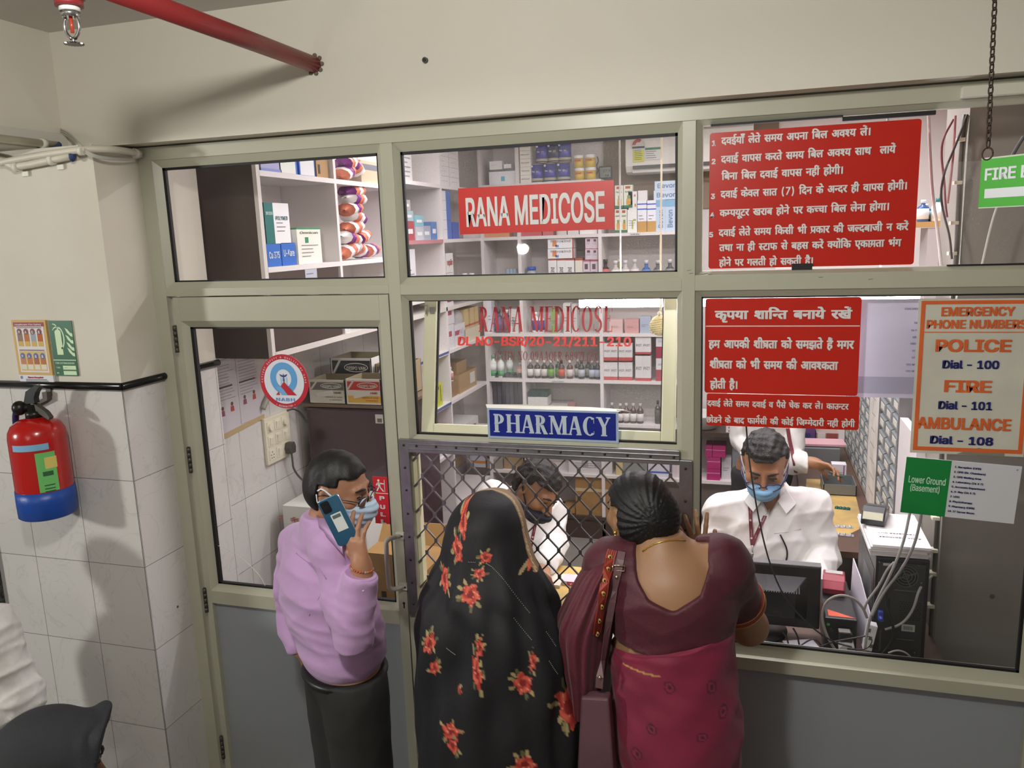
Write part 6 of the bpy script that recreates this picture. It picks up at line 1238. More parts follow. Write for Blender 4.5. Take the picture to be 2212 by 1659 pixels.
b = B(); b.mat(M('#d3cfda', .6)); b.add([(1.44, .36, .9015), (1.47, .13, .9015), (1.475, .12, 1.02), (1.455, .24, 1.10), (1.445, .36, 1.12), (1.443, .36, .9015), (1.473, .13, .9015), (1.478, .12, 1.02), (1.458, .24, 1.10), (1.448, .36, 1.12)], [(0, 1, 2, 3, 4), (9, 8, 7, 6, 5), (0, 5, 6, 1), (1, 6, 7, 2), (2, 7, 8, 3), (3, 8, 9, 4)]); one(b, 'loose_paper', 'white sheets wedged upright between power box and computer tower', 'paper')
b = B(); b.mat(M('#d6d6d4', .35)).obox((1.466, .068, .985), (.026, .03, .085), Matrix.Rotation(.16, 3, 'Y')); b.mat(M('#5a5a58', .5)); [b.obox((1.466+dx, .0525, .985+dz), (.009, .001, .012), Matrix.Rotation(.16, 3, 'Y')) for dx, dz in ((-.004, .026), (0, 0), (.004, -.026))]; one(b, 'power_strip', 'white power strip standing among the cables', 'power strip')
def cable(pts, y, r, col, label, sm=3):
    b = B(); b.mat(M(col, .5)); yy = y if isinstance(y, (list, tuple)) else [y]*len(pts)
    b.tube([at(p[0], p[1], q) for p, q in zip(pts, yy)], r, 7, smooth=sm); return one(b, 'cable', label, 'cable')
cable([(1803, 1402), (1786, 1375), (1774, 1335), (1782, 1300), (1812, 1284), (1845, 1292), (1864, 1312), (1873, 1335)], .058, .0042, '#8c877d', 'thick grey cable looping over the power backup box')
cable([(1967, 1100), (1952, 1175), (1922, 1245), (1893, 1300), (1876, 1345), (1868, 1400)], .055, .0042, '#9b9892', 'grey cable hanging from behind the directory, left of the two')
cable([(1992, 1100), (1978, 1175), (1945, 1235), (1908, 1280), (1884, 1330)], .050, .0042, '#8d8a84', 'grey cable hanging from behind the directory, right of the two')
cable([(1932, 1215), (1916, 1230), (1900, 1265), (1872, 1300), (1866, 1320)], .075, .004, '#96938d', 'short grey cable bent before the tower fan')
cable([(1914, 1272), (1915, 1310), (1931, 1350), (1928, 1385), (1905, 1414)], .078, .0042, '#26241f', 'black mains cable down the tower back')
cable([(2013, 1245), (1986, 1268), (1974, 1318), (1948, 1350), (1912, 1360)], [.25, .08, .075, .08, .088], .0042, '#a09d97', 'grey cable sagging across the vent holes of the tower')
cable([(1919, 1411), (1938, 1404), (1958, 1410), (1968, 1422)], .06, .003, '#b4b0a4', 'pale cable end at the foot of the tower')
cable([(1612, 921), (1617, 990), (1640, 1130), (1664, 1225), (1698, 1300), (1755, 1358), (1800, 1388), (1840, 1398)], .035, .0026, '#141416', 'thin black cord hanging from the notice across the monitor')
cable([(1688, 1362), (1699, 1375), (1704, 1396)], .09, .003, '#17171a', 'black monitor cable by the papers, left of the two'); cable([(1713, 1357), (1722, 1372), (1727, 1396)], .09, .003, '#17171a', 'black monitor cable by the papers, right of the two')
cable([(1728, 1396), (1752, 1380), (1765, 1383), (1775, 1396)], .06, .0024, '#201f20', 'thin black cable kinked on the papers')
cable([(1770, 1398), (1800, 1386), (1850, 1378), (1878, 1372), (1886, 1385), (1870, 1405), (1830, 1402)], .055, .0026, '#1b1a1b', 'tangled thin black cable under the white plug')
s_ = cable([(2086, 248), (2078, 310), (2072, 420), (2066, 560), (2052, 700), (2040, 900), (2026, 1110), (2019, 1230), (2013, 1330), (2008, 1424)], .285, .0075, '#4b4740', 'dark cable bundle clipped down the grey pillar edge', 1)
cable([(2092, 250), (2083, 310), (2077, 420), (2070, 560), (2055, 700), (2043, 900), (2030, 1110), (2023, 1230), (2017, 1330), (2012, 1424)], .283, .0035, '#77745f', 'olive cable beside the dark bundle on the pillar', 1)
for i, (px, py) in enumerate(((2074, 302), (2068, 395), (2060, 482), (2056, 548), (2020, 1120), (2016, 1190), (2013, 1240), (2009, 1310), (2007, 1385))):
    c = at(px, py, .272); b = B(); b.mat(M('#d2cfb8', .5)).box(c.x-.009, c.x+.013, .266, .295, c.z-.005, c.z+.005); one(b, 'cable_clip', 'pale clip on the pillar cables, %s from the top' % ORD[i], 'clip', 'clips on the pillar cables')
cable([(2006, 250), (2009, 330), (2014, 420), (2026, 500), (2033, 575)], .12, .0042, '#d4d1cf', 'white cable hanging inside the upper right light')
cable([(2064, 250), (2060, 330), (2052, 400), (2047, 440)], .14, .0032, '#b07070', 'dull red cable beside the pillar, right of the two'); cable([(2060, 258), (2036, 300), (2033, 340), (2040, 390), (2042, 440), (2046, 470)], .16, .0032, '#8f4f55', 'dull red cable beside the pillar, bowed to the left')
cable([(2090, 248), (2062, 320), (2040, 370), (2031, 420), (2040, 470), (2052, 510), (2056, 560)], .12, .0032, '#3b3230', 'black cable crossing the red ones by the pillar')
cable([(2155, 445), (2143, 480), (2128, 545), (2122, 572)], .1, .0038, '#a9a69c', 'grey cable showing under the hanging exit sign'); cable([(2212, 295), (2196, 320), (2180, 350)], .12, .005, '#4a484a', 'dark cable above the hanging exit sign')
# things on the yellow counter
A = at(1192, 1243, .40); C2 = at(1330, 1240, .44)
b = B(); b.mat(M('#c9bfc6', .5)).box(A.x+.04, C2.x, .40, .47, .9005, .918); b.mat(M('#b32f62', .5)).box(A.x+.06, C2.x-.06, .3994, .40, .9015, .917); b.mat(M('#e6dfe4', .5)).text('7 tR A N', (A.x+.07, .399, .904), X, Z, 0, 0, .010, .07, bold=.03); one(b, 'printed_carton', 'flat pink and white printed carton by the writing hand', 'box')
b = B(); b.mat(M('#d8d0c0', .6)).box(A.x-.06, A.x+.038, .37, .48, .9005, .912); one(b, 'notepad', 'cream notepad under the writing hand', 'notepad')
# things on the side counter
def sb(px0, px1, pt, y, name, label, cat, col, d=.14, **k): A = at(px0, pt, y); E = at(px1, pt, y); return carton(name, label, cat, A.x, E.x, y, y+d, .9005, max(A.z, .91), col, **k)
sb(1737, 1815, 968, 2.32, 'drawer_bin', 'long grey drawer bin with pink papers on top on the side counter', 'bin', '#7d8284', d=.2)
zt = max(at(1775, 968, 2.32).z, .91)
b = B(); b.mat(M('#d9a9b0', .6)).obox((at(1778, 958, 2.4).x, 2.42, zt+.008), (.24, .14, .012), .05); one(b, 'folder', 'pink folder lying on the long grey drawer bin', 'folder')
sb(1712, 1762, 905, 2.58, 'plastic_crate', 'purple plastic crate at the far end of the side counter', 'crate', '#5b3f78', d=.18, bands=((.1, .55, '#2f2f63', .15, .8),))
sb(1764, 1812, 935, 2.56, 'carton_tray', 'tray of reddish cartons beside the purple crate', 'tray', '#a08a80', d=.16, bands=((.5, 1, '#9c4a44', .45, .95), (.5, 1, '#dcd8cf', .05, .4)))
sb(1797, 1829, 1003, 1.98, 'tablet_carton', 'white carton with purple stripe under the reaching hand', 'box', '#dfdce4', d=.06, bands=((.15, .95, '#7a3f78', .80, .86),), small=4)
A = at(1778, 1070, 1.72); E = at(1850, 1070, 1.72); zt = .9005
b = B(); b.mat(M('#7c8182', .4, metal=.3)); t = .004
for q in ((A.x, E.x, 1.72, 1.72+t, zt, zt+.055), (A.x, E.x, 1.90-t, 1.90, zt, zt+.055), (A.x, A.x+t, 1.72, 1.90, zt, zt+.055), (E.x-t, E.x, 1.72, 1.90, zt, zt+.055), (A.x, E.x, 1.72, 1.90, zt, zt+t)): b.box(*q)
one(b, 'metal_tray', 'open grey metal tray on the side counter', 'tray')
def blister(px, py, rz, col, label, z=.9012, w=.085, d=.035):
    c = atz(px, py, z); b = B(); R = Matrix.Rotation(rz, 3, 'Z'); b.mat(M(col, .25, metal=.4)).obox((c.x, c.y, z), (w, d, .0015), rz)
    for i in range(4):
        for j in range(2): p = R@V(-w*.36+i*w*.24, -d*.22+j*d*.44, 0); b.ell((c.x+p.x, c.y+p.y, z+.002), (.006, .006, .005), 8)
    one(b, 'blister_strip', label, 'blister strip')
blister(1820, 1098, -.15, '#2f6a64', 'green blister strip lying on the worn counter patch', w=.07)
blister(1795, 1053, .4, '#2a5f4a', 'green blister strip on the metal tray', z=.9065, w=.06)
blister(1818, 1138, .05, '#c3c3c6', 'silver blister strip at the side counter front, farther one', w=.10, d=.03); blister(1818, 1155, -.12, '#bcbcc0', 'silver blister strip at the side counter front, nearer one', w=.10, d=.03)

# ================================================================ PEOPLE
def sstep(a, b, x): t = np.clip((x-a)/(b-a), 0, 1); return t*t*(3-2*t)
class Field:
    "a sampled distance field; primitives are blended smoothly so a body is one continuous surface"
    def __init__(s, lo, hi, h):
        s.lo = np.array(lo, float); s.h = h; s.n = np.ceil((np.array(hi)-s.lo)/h).astype(int)+1
        s.ax = [s.lo[i]+h*np.arange(s.n[i]) for i in range(3)]; s.D = np.ones(s.n, np.float32)*.5
    def sl(s, lo, hi):
        a = np.maximum(np.floor((np.array(lo)-s.lo)/s.h).astype(int), 0); b = np.minimum(np.ceil((np.array(hi)-s.lo)/s.h).astype(int)+1, s.n)
        return None if (a >= b).any() else tuple(slice(a[i], b[i]) for i in range(3))
    def grid(s, sl): return s.ax[0][sl[0]][:, None, None], s.ax[1][sl[1]][None, :, None], s.ax[2][sl[2]][None, None, :]
    def put(s, f, lo, hi, k, op):
        sl = s.sl(np.array(lo)-k-.012, np.array(hi)+k+.012)
        if sl is None: return
        a = f(*s.grid(sl)).astype(np.float32); b = s.D[sl]
        if op == 'u': h = np.clip(.5+.5*(b-a)/k, 0, 1); s.D[sl] = b*(1-h)+a*h-k*h*(1-h)
        elif op == 's': h = np.clip(.5-.5*(b+a)/k, 0, 1); s.D[sl] = b*(1-h)-a*h+k*h*(1-h)
    def cone(s, a, b, ra, rb, k=.02, op='u'):
        a = np.array(a, float); b = np.array(b, float); d = b-a; L = max(d@d, 1e-9)
        def f(x, y, z):
            t = np.clip(((x-a[0])*d[0]+(y-a[1])*d[1]+(z-a[2])*d[2])/L, 0, 1)
            return np.sqrt((x-a[0]-d[0]*t)**2+(y-a[1]-d[1]*t)**2+(z-a[2]-d[2]*t)**2)-(ra+(rb-ra)*t)
        r = max(ra, rb); s.put(f, np.minimum(a, b)-r, np.maximum(a, b)+r, k, op)
    def chain(s, pts, rs, k=.02):
        for i in range(len(pts)-1): s.cone(pts[i], pts[i+1], rs[i], rs[i+1], k)
    def ell(s, c, r, R=None, k=.02, op='u'):
        c = np.array(c, float); r = np.array(r, float); R = np.array(R) if R is not None else np.eye(3)
        def f(x, y, z):
            p = [(x-c[0])*R[0, i]+(y-c[1])*R[1, i]+(z-c[2])*R[2, i] for i in range(3)]
            k0 = np.sqrt(sum((p[i]/r[i])**2 for i in range(3))); k1 = np.sqrt(sum((p[i]/r[i]**2)**2 for i in range(3)))+1e-9
            return np.where(k0 < .15, k0*r.min()-r.min(), k0*(k0-1)/k1)
        e = np.abs(R)@r; s.put(f, c-e, c+e, k, op)
    def all(s): return s.grid((slice(None),)*3)
    def cut(s, g): s.D = np.maximum(s.D, g(*s.all()).astype(np.float32))
    def disp(s, g): s.D = s.D+g(*s.all()).astype(np.float32)
    def mesh(s):
        D = s.D; D[0] = D[-1] = .5; D[:, 0] = D[:, -1] = .5; D[:, :, 0] = D[:, :, -1] = .5
        S = D < 0; c = [S[i:S.shape[0]-1+i, j:S.shape[1]-1+j, k:S.shape[2]-1+k] for i in (0, 1) for j in (0, 1) for k in (0, 1)]
        cnt = sum(q.astype(np.int8) for q in c); act = (cnt > 0) & (cnt < 8); I = np.argwhere(act)
        idx = -np.ones(act.shape, int); idx[act] = np.arange(len(I))
        off = np.array([(i, j, k) for i in (0, 1) for j in (0, 1) for k in (0, 1)])
        val = np.stack([D[I[:, 0]+o[0], I[:, 1]+o[1], I[:, 2]+o[2]] for o in off], 1)
        P = np.zeros((len(I), 3)); W = np.zeros(len(I))
        for a in range(8):
            for b_ in range(a+1, 8):
                if np.abs(off[a]-off[b_]).sum() != 1: continue
                va, vb = val[:, a], val[:, b_]; m = (va < 0) != (vb < 0); t = np.where(m, va/np.where(m, va-vb, 1), 0)
                P += np.where(m[:, None], off[a]+t[:, None]*(off[b_]-off[a]), 0); W += m
        Vv = s.lo+s.h*(I+P/W[:, None]); Q = []
        for ax in range(3):
            sh = [slice(None)]*3; s2 = [slice(None)]*3; sh[ax] = slice(0, -1); s2[ax] = slice(1, None)
            A, Bb = S[tuple(sh)], S[tuple(s2)]; E = np.argwhere(A != Bb); o1, o2 = [(1, 2), (2, 0), (0, 1)][ax]
            E = E[(E[:, o1] > 0) & (E[:, o2] > 0)]; fl = A[E[:, 0], E[:, 1], E[:, 2]]
            def at_(d1, d2): e = E.copy(); e[:, o1] -= d1; e[:, o2] -= d2; return idx[e[:, 0], e[:, 1], e[:, 2]]
            q = np.stack([at_(1, 1), at_(0, 1), at_(0, 0), at_(1, 0)], 1); q[~fl] = q[~fl][:, ::-1]; Q.append(q)
        return Vv, np.concatenate(Q)
def smooth_mesh(Vv, Q, it=2):
    for _ in range(it):
        A = np.zeros_like(Vv); n = np.zeros(len(Vv))
        for i in range(4):
            np.add.at(A, Q[:, i], Vv[Q[:, (i+1) % 4]]); np.add.at(A, Q[:, i], Vv[Q[:, (i+3) % 4]]); np.add.at(n, Q[:, i], 2)
        Vv = Vv*.5+.5*A/np.maximum(n, 1)[:, None]
    return Vv
def solid(name, parent, parts, mats, midx=None, cols=None, it=2, loc=None):
    "one mesh object from fields or (verts, quads); midx / cols are functions of the vertices"
    vs, qs = [], []; o = 0
    for p in parts:
        v, q = p.mesh() if isinstance(p, Field) else p
        if isinstance(p, Field): v = smooth_mesh(v, q, it)
        vs.append(v); qs.append(q+o); o += len(v)
    v = np.concatenate(vs); q = np.concatenate(qs)
    org = np.array(ORG[parent.name] if parent else (loc or (0, 0, 0)))
    me = bpy.data.meshes.new(name); ob = bpy.data.objects.new(name, me); COL.objects.link(ob)
    if parent: ob.parent = parent; ORG[ob.name] = ORG[parent.name]
    else: ob.location = org; ORG[ob.name] = Vector(org)
    me.vertices.add(len(v)); me.vertices.foreach_set('co', (v-org).astype(np.float32).ravel())
    me.loops.add(q.size); me.loops.foreach_set('vertex_index', q.ravel().astype(np.int32))
    me.polygons.add(len(q)); me.polygons.foreach_set('loop_start', np.arange(0, q.size, 4, dtype=np.int32)); me.polygons.foreach_set('use_smooth', np.ones(len(q), bool))
    for m in mats: me.materials.append(m)
    if midx is not None: me.polygons.foreach_set('material_index', midx(v[q].mean(1)).astype(np.int32))
    if cols is not None:
        c = np.ones((len(v), 4), np.float32); c[:, :3] = cols(v); ca = me.color_attributes.new('tint', 'FLOAT_COLOR', 'POINT'); ca.data.foreach_set('color', c.ravel())
    me.update(); me.validate(); return ob
def frm(fwd, up=(0, 0, 1)):
    "matrix with columns right, forward, up"
    f = Vector(fwd).normalized(); r = f.cross(Vector(up)).normalized(); u = r.cross(f)
    return np.array([[r.x, f.x, u.x], [r.y, f.y, u.y], [r.z, f.z, u.z]])
def add_head(F, c, R, s=1., neck=None, nr=.055, jaw=1.):
    c = np.array(c, float); g = lambda r, f, u: c+R@np.array((r, f, u))*s
    F.ell(g(0, -.008, .025), np.array((.074, .093, .088))*s, R, .02); F.ell(g(0, .03, -.035), np.array((.060, .066, .078))*s, R, .03)
    F.ell(g(0, .062, -.092), np.array((.026*jaw, .024, .022))*s, R, .03); F.ell(g(0, .03, -.085), np.array((.050, .05, .03))*s, R, .02)
    F.cone(g(-.035, .078, .022), g(.035, .078, .022), .013*s, .013*s, .012)
    F.cone(g(0, .092, .014), g(0, .116, -.030), .008*s, .0135*s, .010)
    for q in (-1, 1):
        F.ell(g(q*.013, .103, -.034), np.array((.010, .011, .009))*s, R, .006); F.ell(g(q*.032, .094, .004), np.array((.016, .014, .010))*s, R, .010, 's')
        F.ell(g(q*.032, .080, .004), np.array((.014, .013, .012))*s, R, .003); F.ell(g(q*.045, .066, -.022), np.array((.02, .022, .018))*s, R, .02)
        F.ell(g(q*.076, -.006, -.008), np.array((.010, .021, .033))*s, R, .006); F.ell(g(q*.083, -.001, -.004), np.array((.006, .011, .018))*s, R, .003, 's')
    F.ell(g(0, .098, -.060), np.array((.023, .010, .006))*s, R, .005); F.ell(g(0, .096, -.071), np.array((.020, .011, .007))*s, R, .005)
    if neck is not None: F.cone(g(0, -.018, -.06), neck, nr*s, nr*s*1.08, .03)
def hand(F, w, d, n, side, curl=(.3, .3, .3, .3), th=.5, s=1., spread=.12, fan=0.):
    "palm and five jointed fingers: w wrist, d finger direction, n palm normal (the way the fingers curl), side +1 = thumb towards d x n"
    w = np.array(w, float); d = np.array(Vector(d).normalized()); n = np.array(n, float); n = n-d*(n@d); n /= np.linalg.norm(n); t = np.cross(d, n)*side
    P = lambda a, b_, c: w+(d*a+t*b_+n*c)*s
    F.ell(P(.045, 0, 0), np.array((.053, .040, .0145))*s, np.stack([d, t, n], 1), .012); F.cone(P(-.03, 0, 0), P(.02, 0, 0), .026*s, .026*s, .018)
    L = ((.040, .026, .020), (.044, .029, .022), (.041, .027, .021), (.032, .020, .018))
    for i in range(4):
        b_ = .030-.020*i; p = P(.085-.004*abs(i-1.2), b_, 0); a = (1.5-i)*spread+fan; e = d*math.cos(a)+t*math.sin(a); ang = 0; r = (.0092, .0096, .0092, .0080)[i]*s
        F.cone(P(.05, b_*.8, 0), p, r*1.1, r*1.06, .010)
        for k in range(3):
            ang += curl[i]*(1, 1.15, .8)[k]; q = p+(e*math.cos(ang)+n*math.sin(ang))*L[i][k]*s; F.cone(p, q, r, r*.92, .004); p = q; r *= .92
    p = P(.018, .026, .004); e = (d*.62+t*.75+n*.25*th); e /= np.linalg.norm(e); q = p+e*.038*s; F.cone(p, q, .0135*s, .0108*s, .012)
    e2 = d*.9+t*.25+n*th; e2 /= np.linalg.norm(e2); q2 = q+e2*.030*s; F.cone(q, q2, .0108*s, .0098*s, .005); e3 = e2+n*.3*th; e3 /= np.linalg.norm(e3); F.cone(q2, q2+e3*.024*s, .0098*s, .0082*s, .004)
def mix(a, b_, t): return np.array(a)*(1-t)+np.array(b_)*t
def limb(F, pts, rs, k=.025, e=0.): F.chain([np.array(p) for p in pts], [r+e for r in rs], k)
def wrinkles(amp, seed, sc=1., ax=None):
    "soft cloth folds as a sum of skewed waves"
    rg = np.random.RandomState(seed); W = [(rg.normal(size=3)*(26, 26, 34)*np.array(sc), rg.rand()*6.28, rg.rand()*.6+.4) for _ in range(7)]
    def g(x, y, z):
        t = 0
        for w, ph, a in W:
            q = w[0]*x+w[1]*y+w[2]*z+ph; t = t+a*(1-np.abs(np.sin(q*.5)))**2.2
        return -amp*(t/2.2-.55)
    return g
SKIN = lambda c: M(c, .48, sss=.12, bump=.04, bscale=160)
def path_on(bvh, pts, y=-.4, off=.002):
    "surface points of a built mesh met on the way through measured spots"
    out = []
    for px, py in pts:
        d = (at(px, py, y)-CC).normalized(); h = bvh.ray_cast(CC, d)
        if h[0]: out.append((h[0]+h[1]*off, h[1]))
    return out
def bvh_of(*obs):
    vs, ps = [], []
    for o in obs:
        b0 = len(vs); org = ORG[o.name]; vs += [v.co+org for v in o.data.vertices]; ps += [tuple(i+b0 for i in p.vertices) for p in o.data.polygons]
    return BVHTree.FromPolygons(vs, ps)
def ribbon(b, pn, w, th=.0012):
    "a strap lying on a surface: pn = list of (point, normal)"
    vs = []; N = len(pn)
    for i, (p, n) in enumerate(pn):
        d = (pn[min(i+1, N-1)][0]-pn[max(i-1, 0)][0]).normalized(); s_ = d.cross(n).normalized()*w/2
        vs += [p-s_, p+s_, p+s_+n*th, p-s_+n*th]
    fs = [(4*i+k, 4*i+(k+1) % 4, 4*i+4+(k+1) % 4, 4*i+4+k) for i in range(N-1) for k in range(4)]+[(0, 1, 2, 3), (4*N-1, 4*N-2, 4*N-3, 4*N-4)]
    b.add(vs, fs, False)
def A_(px, py, y): return np.array(at(px, py, y))

# ---------------------------------------------------------------- man with the phone
H = .0055
head = A_(730, 1052, -.45); hf = V(.98, .02, -.24); R_ = frm(hf, (.06, -.05, 1)); tf = V(.62, .78, 0); T_ = frm(tf)
nk = A_(700, 1128, -.45); shR = A_(722, 1190, -.52); shL = A_(650, 1175, -.33); chest = (shR+shL)/2+np.array((0, 0, -.14)); waist = A_(740, 1385, -.43); pel = waist+np.array((.0, 0, -.10))
elR = A_(757, 1375, -.60); wrR = A_(782, 1222, -.585); elL = A_(612, 1310, -.30); wrL = A_(652, 1400, -.36)
man = thing('person', 'man in lilac shirt and dark trousers holding a blue phone to his ear', 'person', (float(pel[0]), float(pel[1]), 0))
SK = SKIN('#a5765a'); 
F = Field(head-np.array((.14, .14, .20)), head+np.array((.15, .14, .14)), .0042); add_head(F, head, R_, .93, nk, .052)
FB = Field(np.minimum(wrL, pel)-.3, np.maximum(shR, shL)+.12, .009); FB.lo[2] = 0
FB = Field((pel[0]-.25, -.75, 0), (pel[0]+.28, -.15, shR[2]+.06), .009)
Rt = T_; FB.ell(chest, (.155, .10, .20), Rt, .03); FB.ell(waist, (.13, .10, .14), Rt, .05); FB.ell(pel, (.135, .105, .12), Rt, .04); FB.cone(nk, chest, .05, .06, .04)
rt = np.array(Rt)[:, 0]; hipR, hipL = pel+rt*.07-np.array((0, 0, .04)), pel-rt*.07-np.array((0, 0, .04)); ft = np.array((tf.x, tf.y, 0))
def foot(p, f): return p+np.array((f[0]*.15, f[1]*.15, -.03))
knR, knL = hipR+np.array((.01, .0, -.42)), hipL+np.array((-.005, .0, -.42)); anR, anL = np.array((knR[0], knR[1]-.01, .09)), np.array((knL[0]-.01, knL[1], .09))
for h_, k_, a_ in ((hipR, knR, anR), (hipL, knL, anL)): limb(FB, (h_, k_, a_), (.075, .05, .035)); FB.cone(a_-np.array((0, 0, .03)), foot(a_, ft), .036, .03, .02)
limb(FB, (shR, elR, wrR), (.045, .038, .028)); limb(FB, (shL, elL, wrL), (.045, .038, .028))
FH = Field(wrR-np.array((.10, .12, .08)), wrR+np.array((.12, .12, .22)), .0028)
FH.cone(elR*.5+wrR*.5, wrR, .032, .026, .02); pd = A_(752, 1095, -.60)-wrR
hand(FH, wrR, V(-.22, .02, 1), V(.30, .95, .0), 1, (.22, .24, .28, .34), .55, .86, .15)
FL = Field(wrL-.10, wrL+.12, .004); FL.cone(elL*.4+wrL*.6, wrL, .034, .03, .02); hand(FL, wrL, V(.72, -.05, -.5), V(0, 1, 0), -1, (.3, .3, .3, .3), .3)
solid('body', man, [F, FB, FH, FL], [SK])
def man_shirt(e, folds):
    S = Field((head[0]-.32, -.80, waist[2]-.13), (head[0]+.26, -.12, shR[2]+.09), H)
    S.ell(chest, (.158+e, .108+e, .20), Rt, .03); S.ell(waist+np.array((0, 0, .06)), (.140+e, .118+e, .16), Rt, .05); S.ell(waist-np.array((0, 0, .03)), (.138+e, .118+e, .09), Rt, .03)
    S.cone(nk-np.array((0, 0, .025)), shR, .05+e, .052+e, .04); S.cone(nk-np.array((0, 0, .025)), shL, .05+e, .052+e, .04); S.cone(nk-np.array((0, 0, .03)), nk+np.array((.012, 0, .012)), .062+e, .058+e, .02)
    S.ell(shR, (.06+e, .06+e, .06+e), None, .03); S.ell(shL, (.058+e, .058+e, .058+e), None, .03)
    cu = wrR+(elR-wrR)*.12; limb(S, (shR, elR+np.array((0, .01, .0)), cu), (.055, .050, .040), .009, e); limb(S, (shL, elL, wrL+(elL-wrL)*.1), (.055, .048, .038), .009, e)
    g = wrinkles(.015, 5, (1.0, 1.0, 1.1)); S.disp(lambda x, y, z: g(x, y, z)*(.55+.45*sstep(.06, .0, np.abs(z-elR[2])-.06)))
    d = (elR-wrR); d = d/np.linalg.norm(d); 
    def wc(x, y, z):
        t = (cu[0]-x)*d[0]+(cu[1]-y)*d[1]+(cu[2]-z)*d[2]; r2 = (x-cu[0])**2+(y-cu[1])**2+(z-cu[2])**2-t*t
        return np.where((r2 < .0040) & (t < .06), t, -1)
    S.cut(wc)
    S.cut(lambda x, y, z: (waist[2]-.095)-z+.008*np.sin(x*40)); return S
LIL = M('#b994bf', .75, sheen=.2, bump=.08, bscale=220)
sh = solid('shirt', man, [man_shirt(.010, 1)], [LIL])
b = B(); b.mat(M('#c4a0ca', .7)); nkv = Vector(nk)
cp = [at(690, 1095, -.40), at(675, 1118, -.42), at(688, 1135, -.52), at(712, 1152, -.565), at(738, 1178, -.575)]
vs = []
for i, p in enumerate(cp): vs += [p, p+V(.004, -.006, .034-.004*i)+V(.008, -.012, -.036), p+V(.003, -.004, .034-.004*i)]
b.add([v for v in vs], [(3*i+k, 3*i+3+k, 3*i+3+(k+1) % 3, 3*i+(k+1) % 3) for i in range(4) for k in range(3)], True); b.obj('collar', man)
bt = bvh_of(sh)
b = B(); b.mat(M('#ad88b4', .7)); pn = path_on(bt, [(640, 1195), (665, 1215), (690, 1228), (705, 1250), (690, 1290), (668, 1330)], -.5, .0008)
b.tube([p for p, n in pn], .0016, 5); b.obj('armhole_seam', man)
cu = Vector(wrR+(elR-wrR)*.16); dd = Vector(elR-wrR).normalized(); b = B(); b.mat(M('#bf9ac6', .7)); Rc = dd.to_track_quat('Z', 'Y').to_matrix(); b.lathe([(.043, -.002), (.046, .0), (.047, .05), (.044, .056)], cu-dd*.01, 26, Rc); b.mat(M('#e9dbe9', .4)); b.ell(cu+dd*.02+V(.03, -.034, 0), .005, 8); b.obj('cuff', man)
TR = M('#222120', .75, bump=.06, bscale=200)
S = Field((pel[0]-.27, -.76, .03), (pel[0]+.26, -.14, waist[2]+.02), .008)
S.ell(pel+np.array((0, 0, .03)), (.148, .122, .14), Rt, .03)
for h_, k_, a_ in ((hipR, knR, anR), (hipL, knL, anL)): limb(S, (h_, k_, a_), (.104, .088, .078), .03)
g = wrinkles(.006, 9); S.disp(g); S.cut(lambda x, y, z: z-(waist[2]-.075)+.0*x); S.cut(lambda x, y, z: .055-z); solid('trousers', man, [S], [TR])
b = B(); b.mat(M('#131211', .4)); ring = [(Vector(waist)+Vector(Rt@np.array((.140*math.cos(a), .116*math.sin(a), -.088)))) for a in [i*2*pi/36 for i in range(37)]]; b.tube(ring, .014, 8); b.obj('belt', man)
for a_ in (anR, anL):
    S = Field(a_-np.array((.12, .10, .10)), a_+np.array((.26, .26, .04)), .006); S.cone(a_-np.array((0, 0, .045)), foot(a_, ft)-np.array((0, 0, .012)), .046, .042, .02); S.cut(lambda x, y, z: .004-z); solid('shoe', man, [S], [M('#151312', .35)])
def hair_cap(name, par, c, R, col, s, clipf, e=.010, amp=.004, seed=3, extra=None, h=.0045, freq=1., ears=True):
    S = Field(c-.17*s, c+.17*s, h); g = lambda r, f, u: c+R@np.array((r, f, u))*s
    S.ell(g(0, -.008, .025), np.array((.074+e, .093+e, .088+e))*s, R, .02); S.ell(g(0, -.03, -.02), np.array((.068+e, .07+e, .075))*s, R, .03)
    if extra: extra(S, g)
    rg = np.random.RandomState(seed); W = [(rg.normal(size=3)*110*freq, rg.rand()*6) for _ in range(6)]
    S.disp(lambda x, y, z: amp*sum(np.sin(w[0]*x+w[1]*y+w[2]*z+p) for w, p in W)/2.2)
    def cl(x, y, z):
        r, f, u = [((x-c[0])*R[0, i]+(y-c[1])*R[1, i]+(z-c[2])*R[2, i])/s for i in range(3)]
        ear = mn_(mn_(np.abs(r)-.055, f+.032), mn_(.030-u, .030-f))
        return mx_(clipf(r, f, u), ear if ears else -1.)*s
    S.cut(cl); return solid(name, par, [S], [M(col, .55, bump=.12 if amp < .002 else .4, bscale=220)], it=1)
mx_ = np.maximum; mn_ = np.minimum
def short_hair(r, f, u, front=.075, side=.012): return mn_(mx_(f-front-.0*u, -(u-.062)+0*f), 9) if 0 else mx_(mx_(f-.080+.28*mx_(0, .10-u), mn_(.048-u, f-side)), mn_(-.055-u, 9))
hair_cap('hair', man, head, R_, '#0d0b0b', .93, lambda r, f, u: mx_(mx_(f-.074, mn_(.060-u, f-.030)), -.068-u+.35*f), .008, .0008, 3)
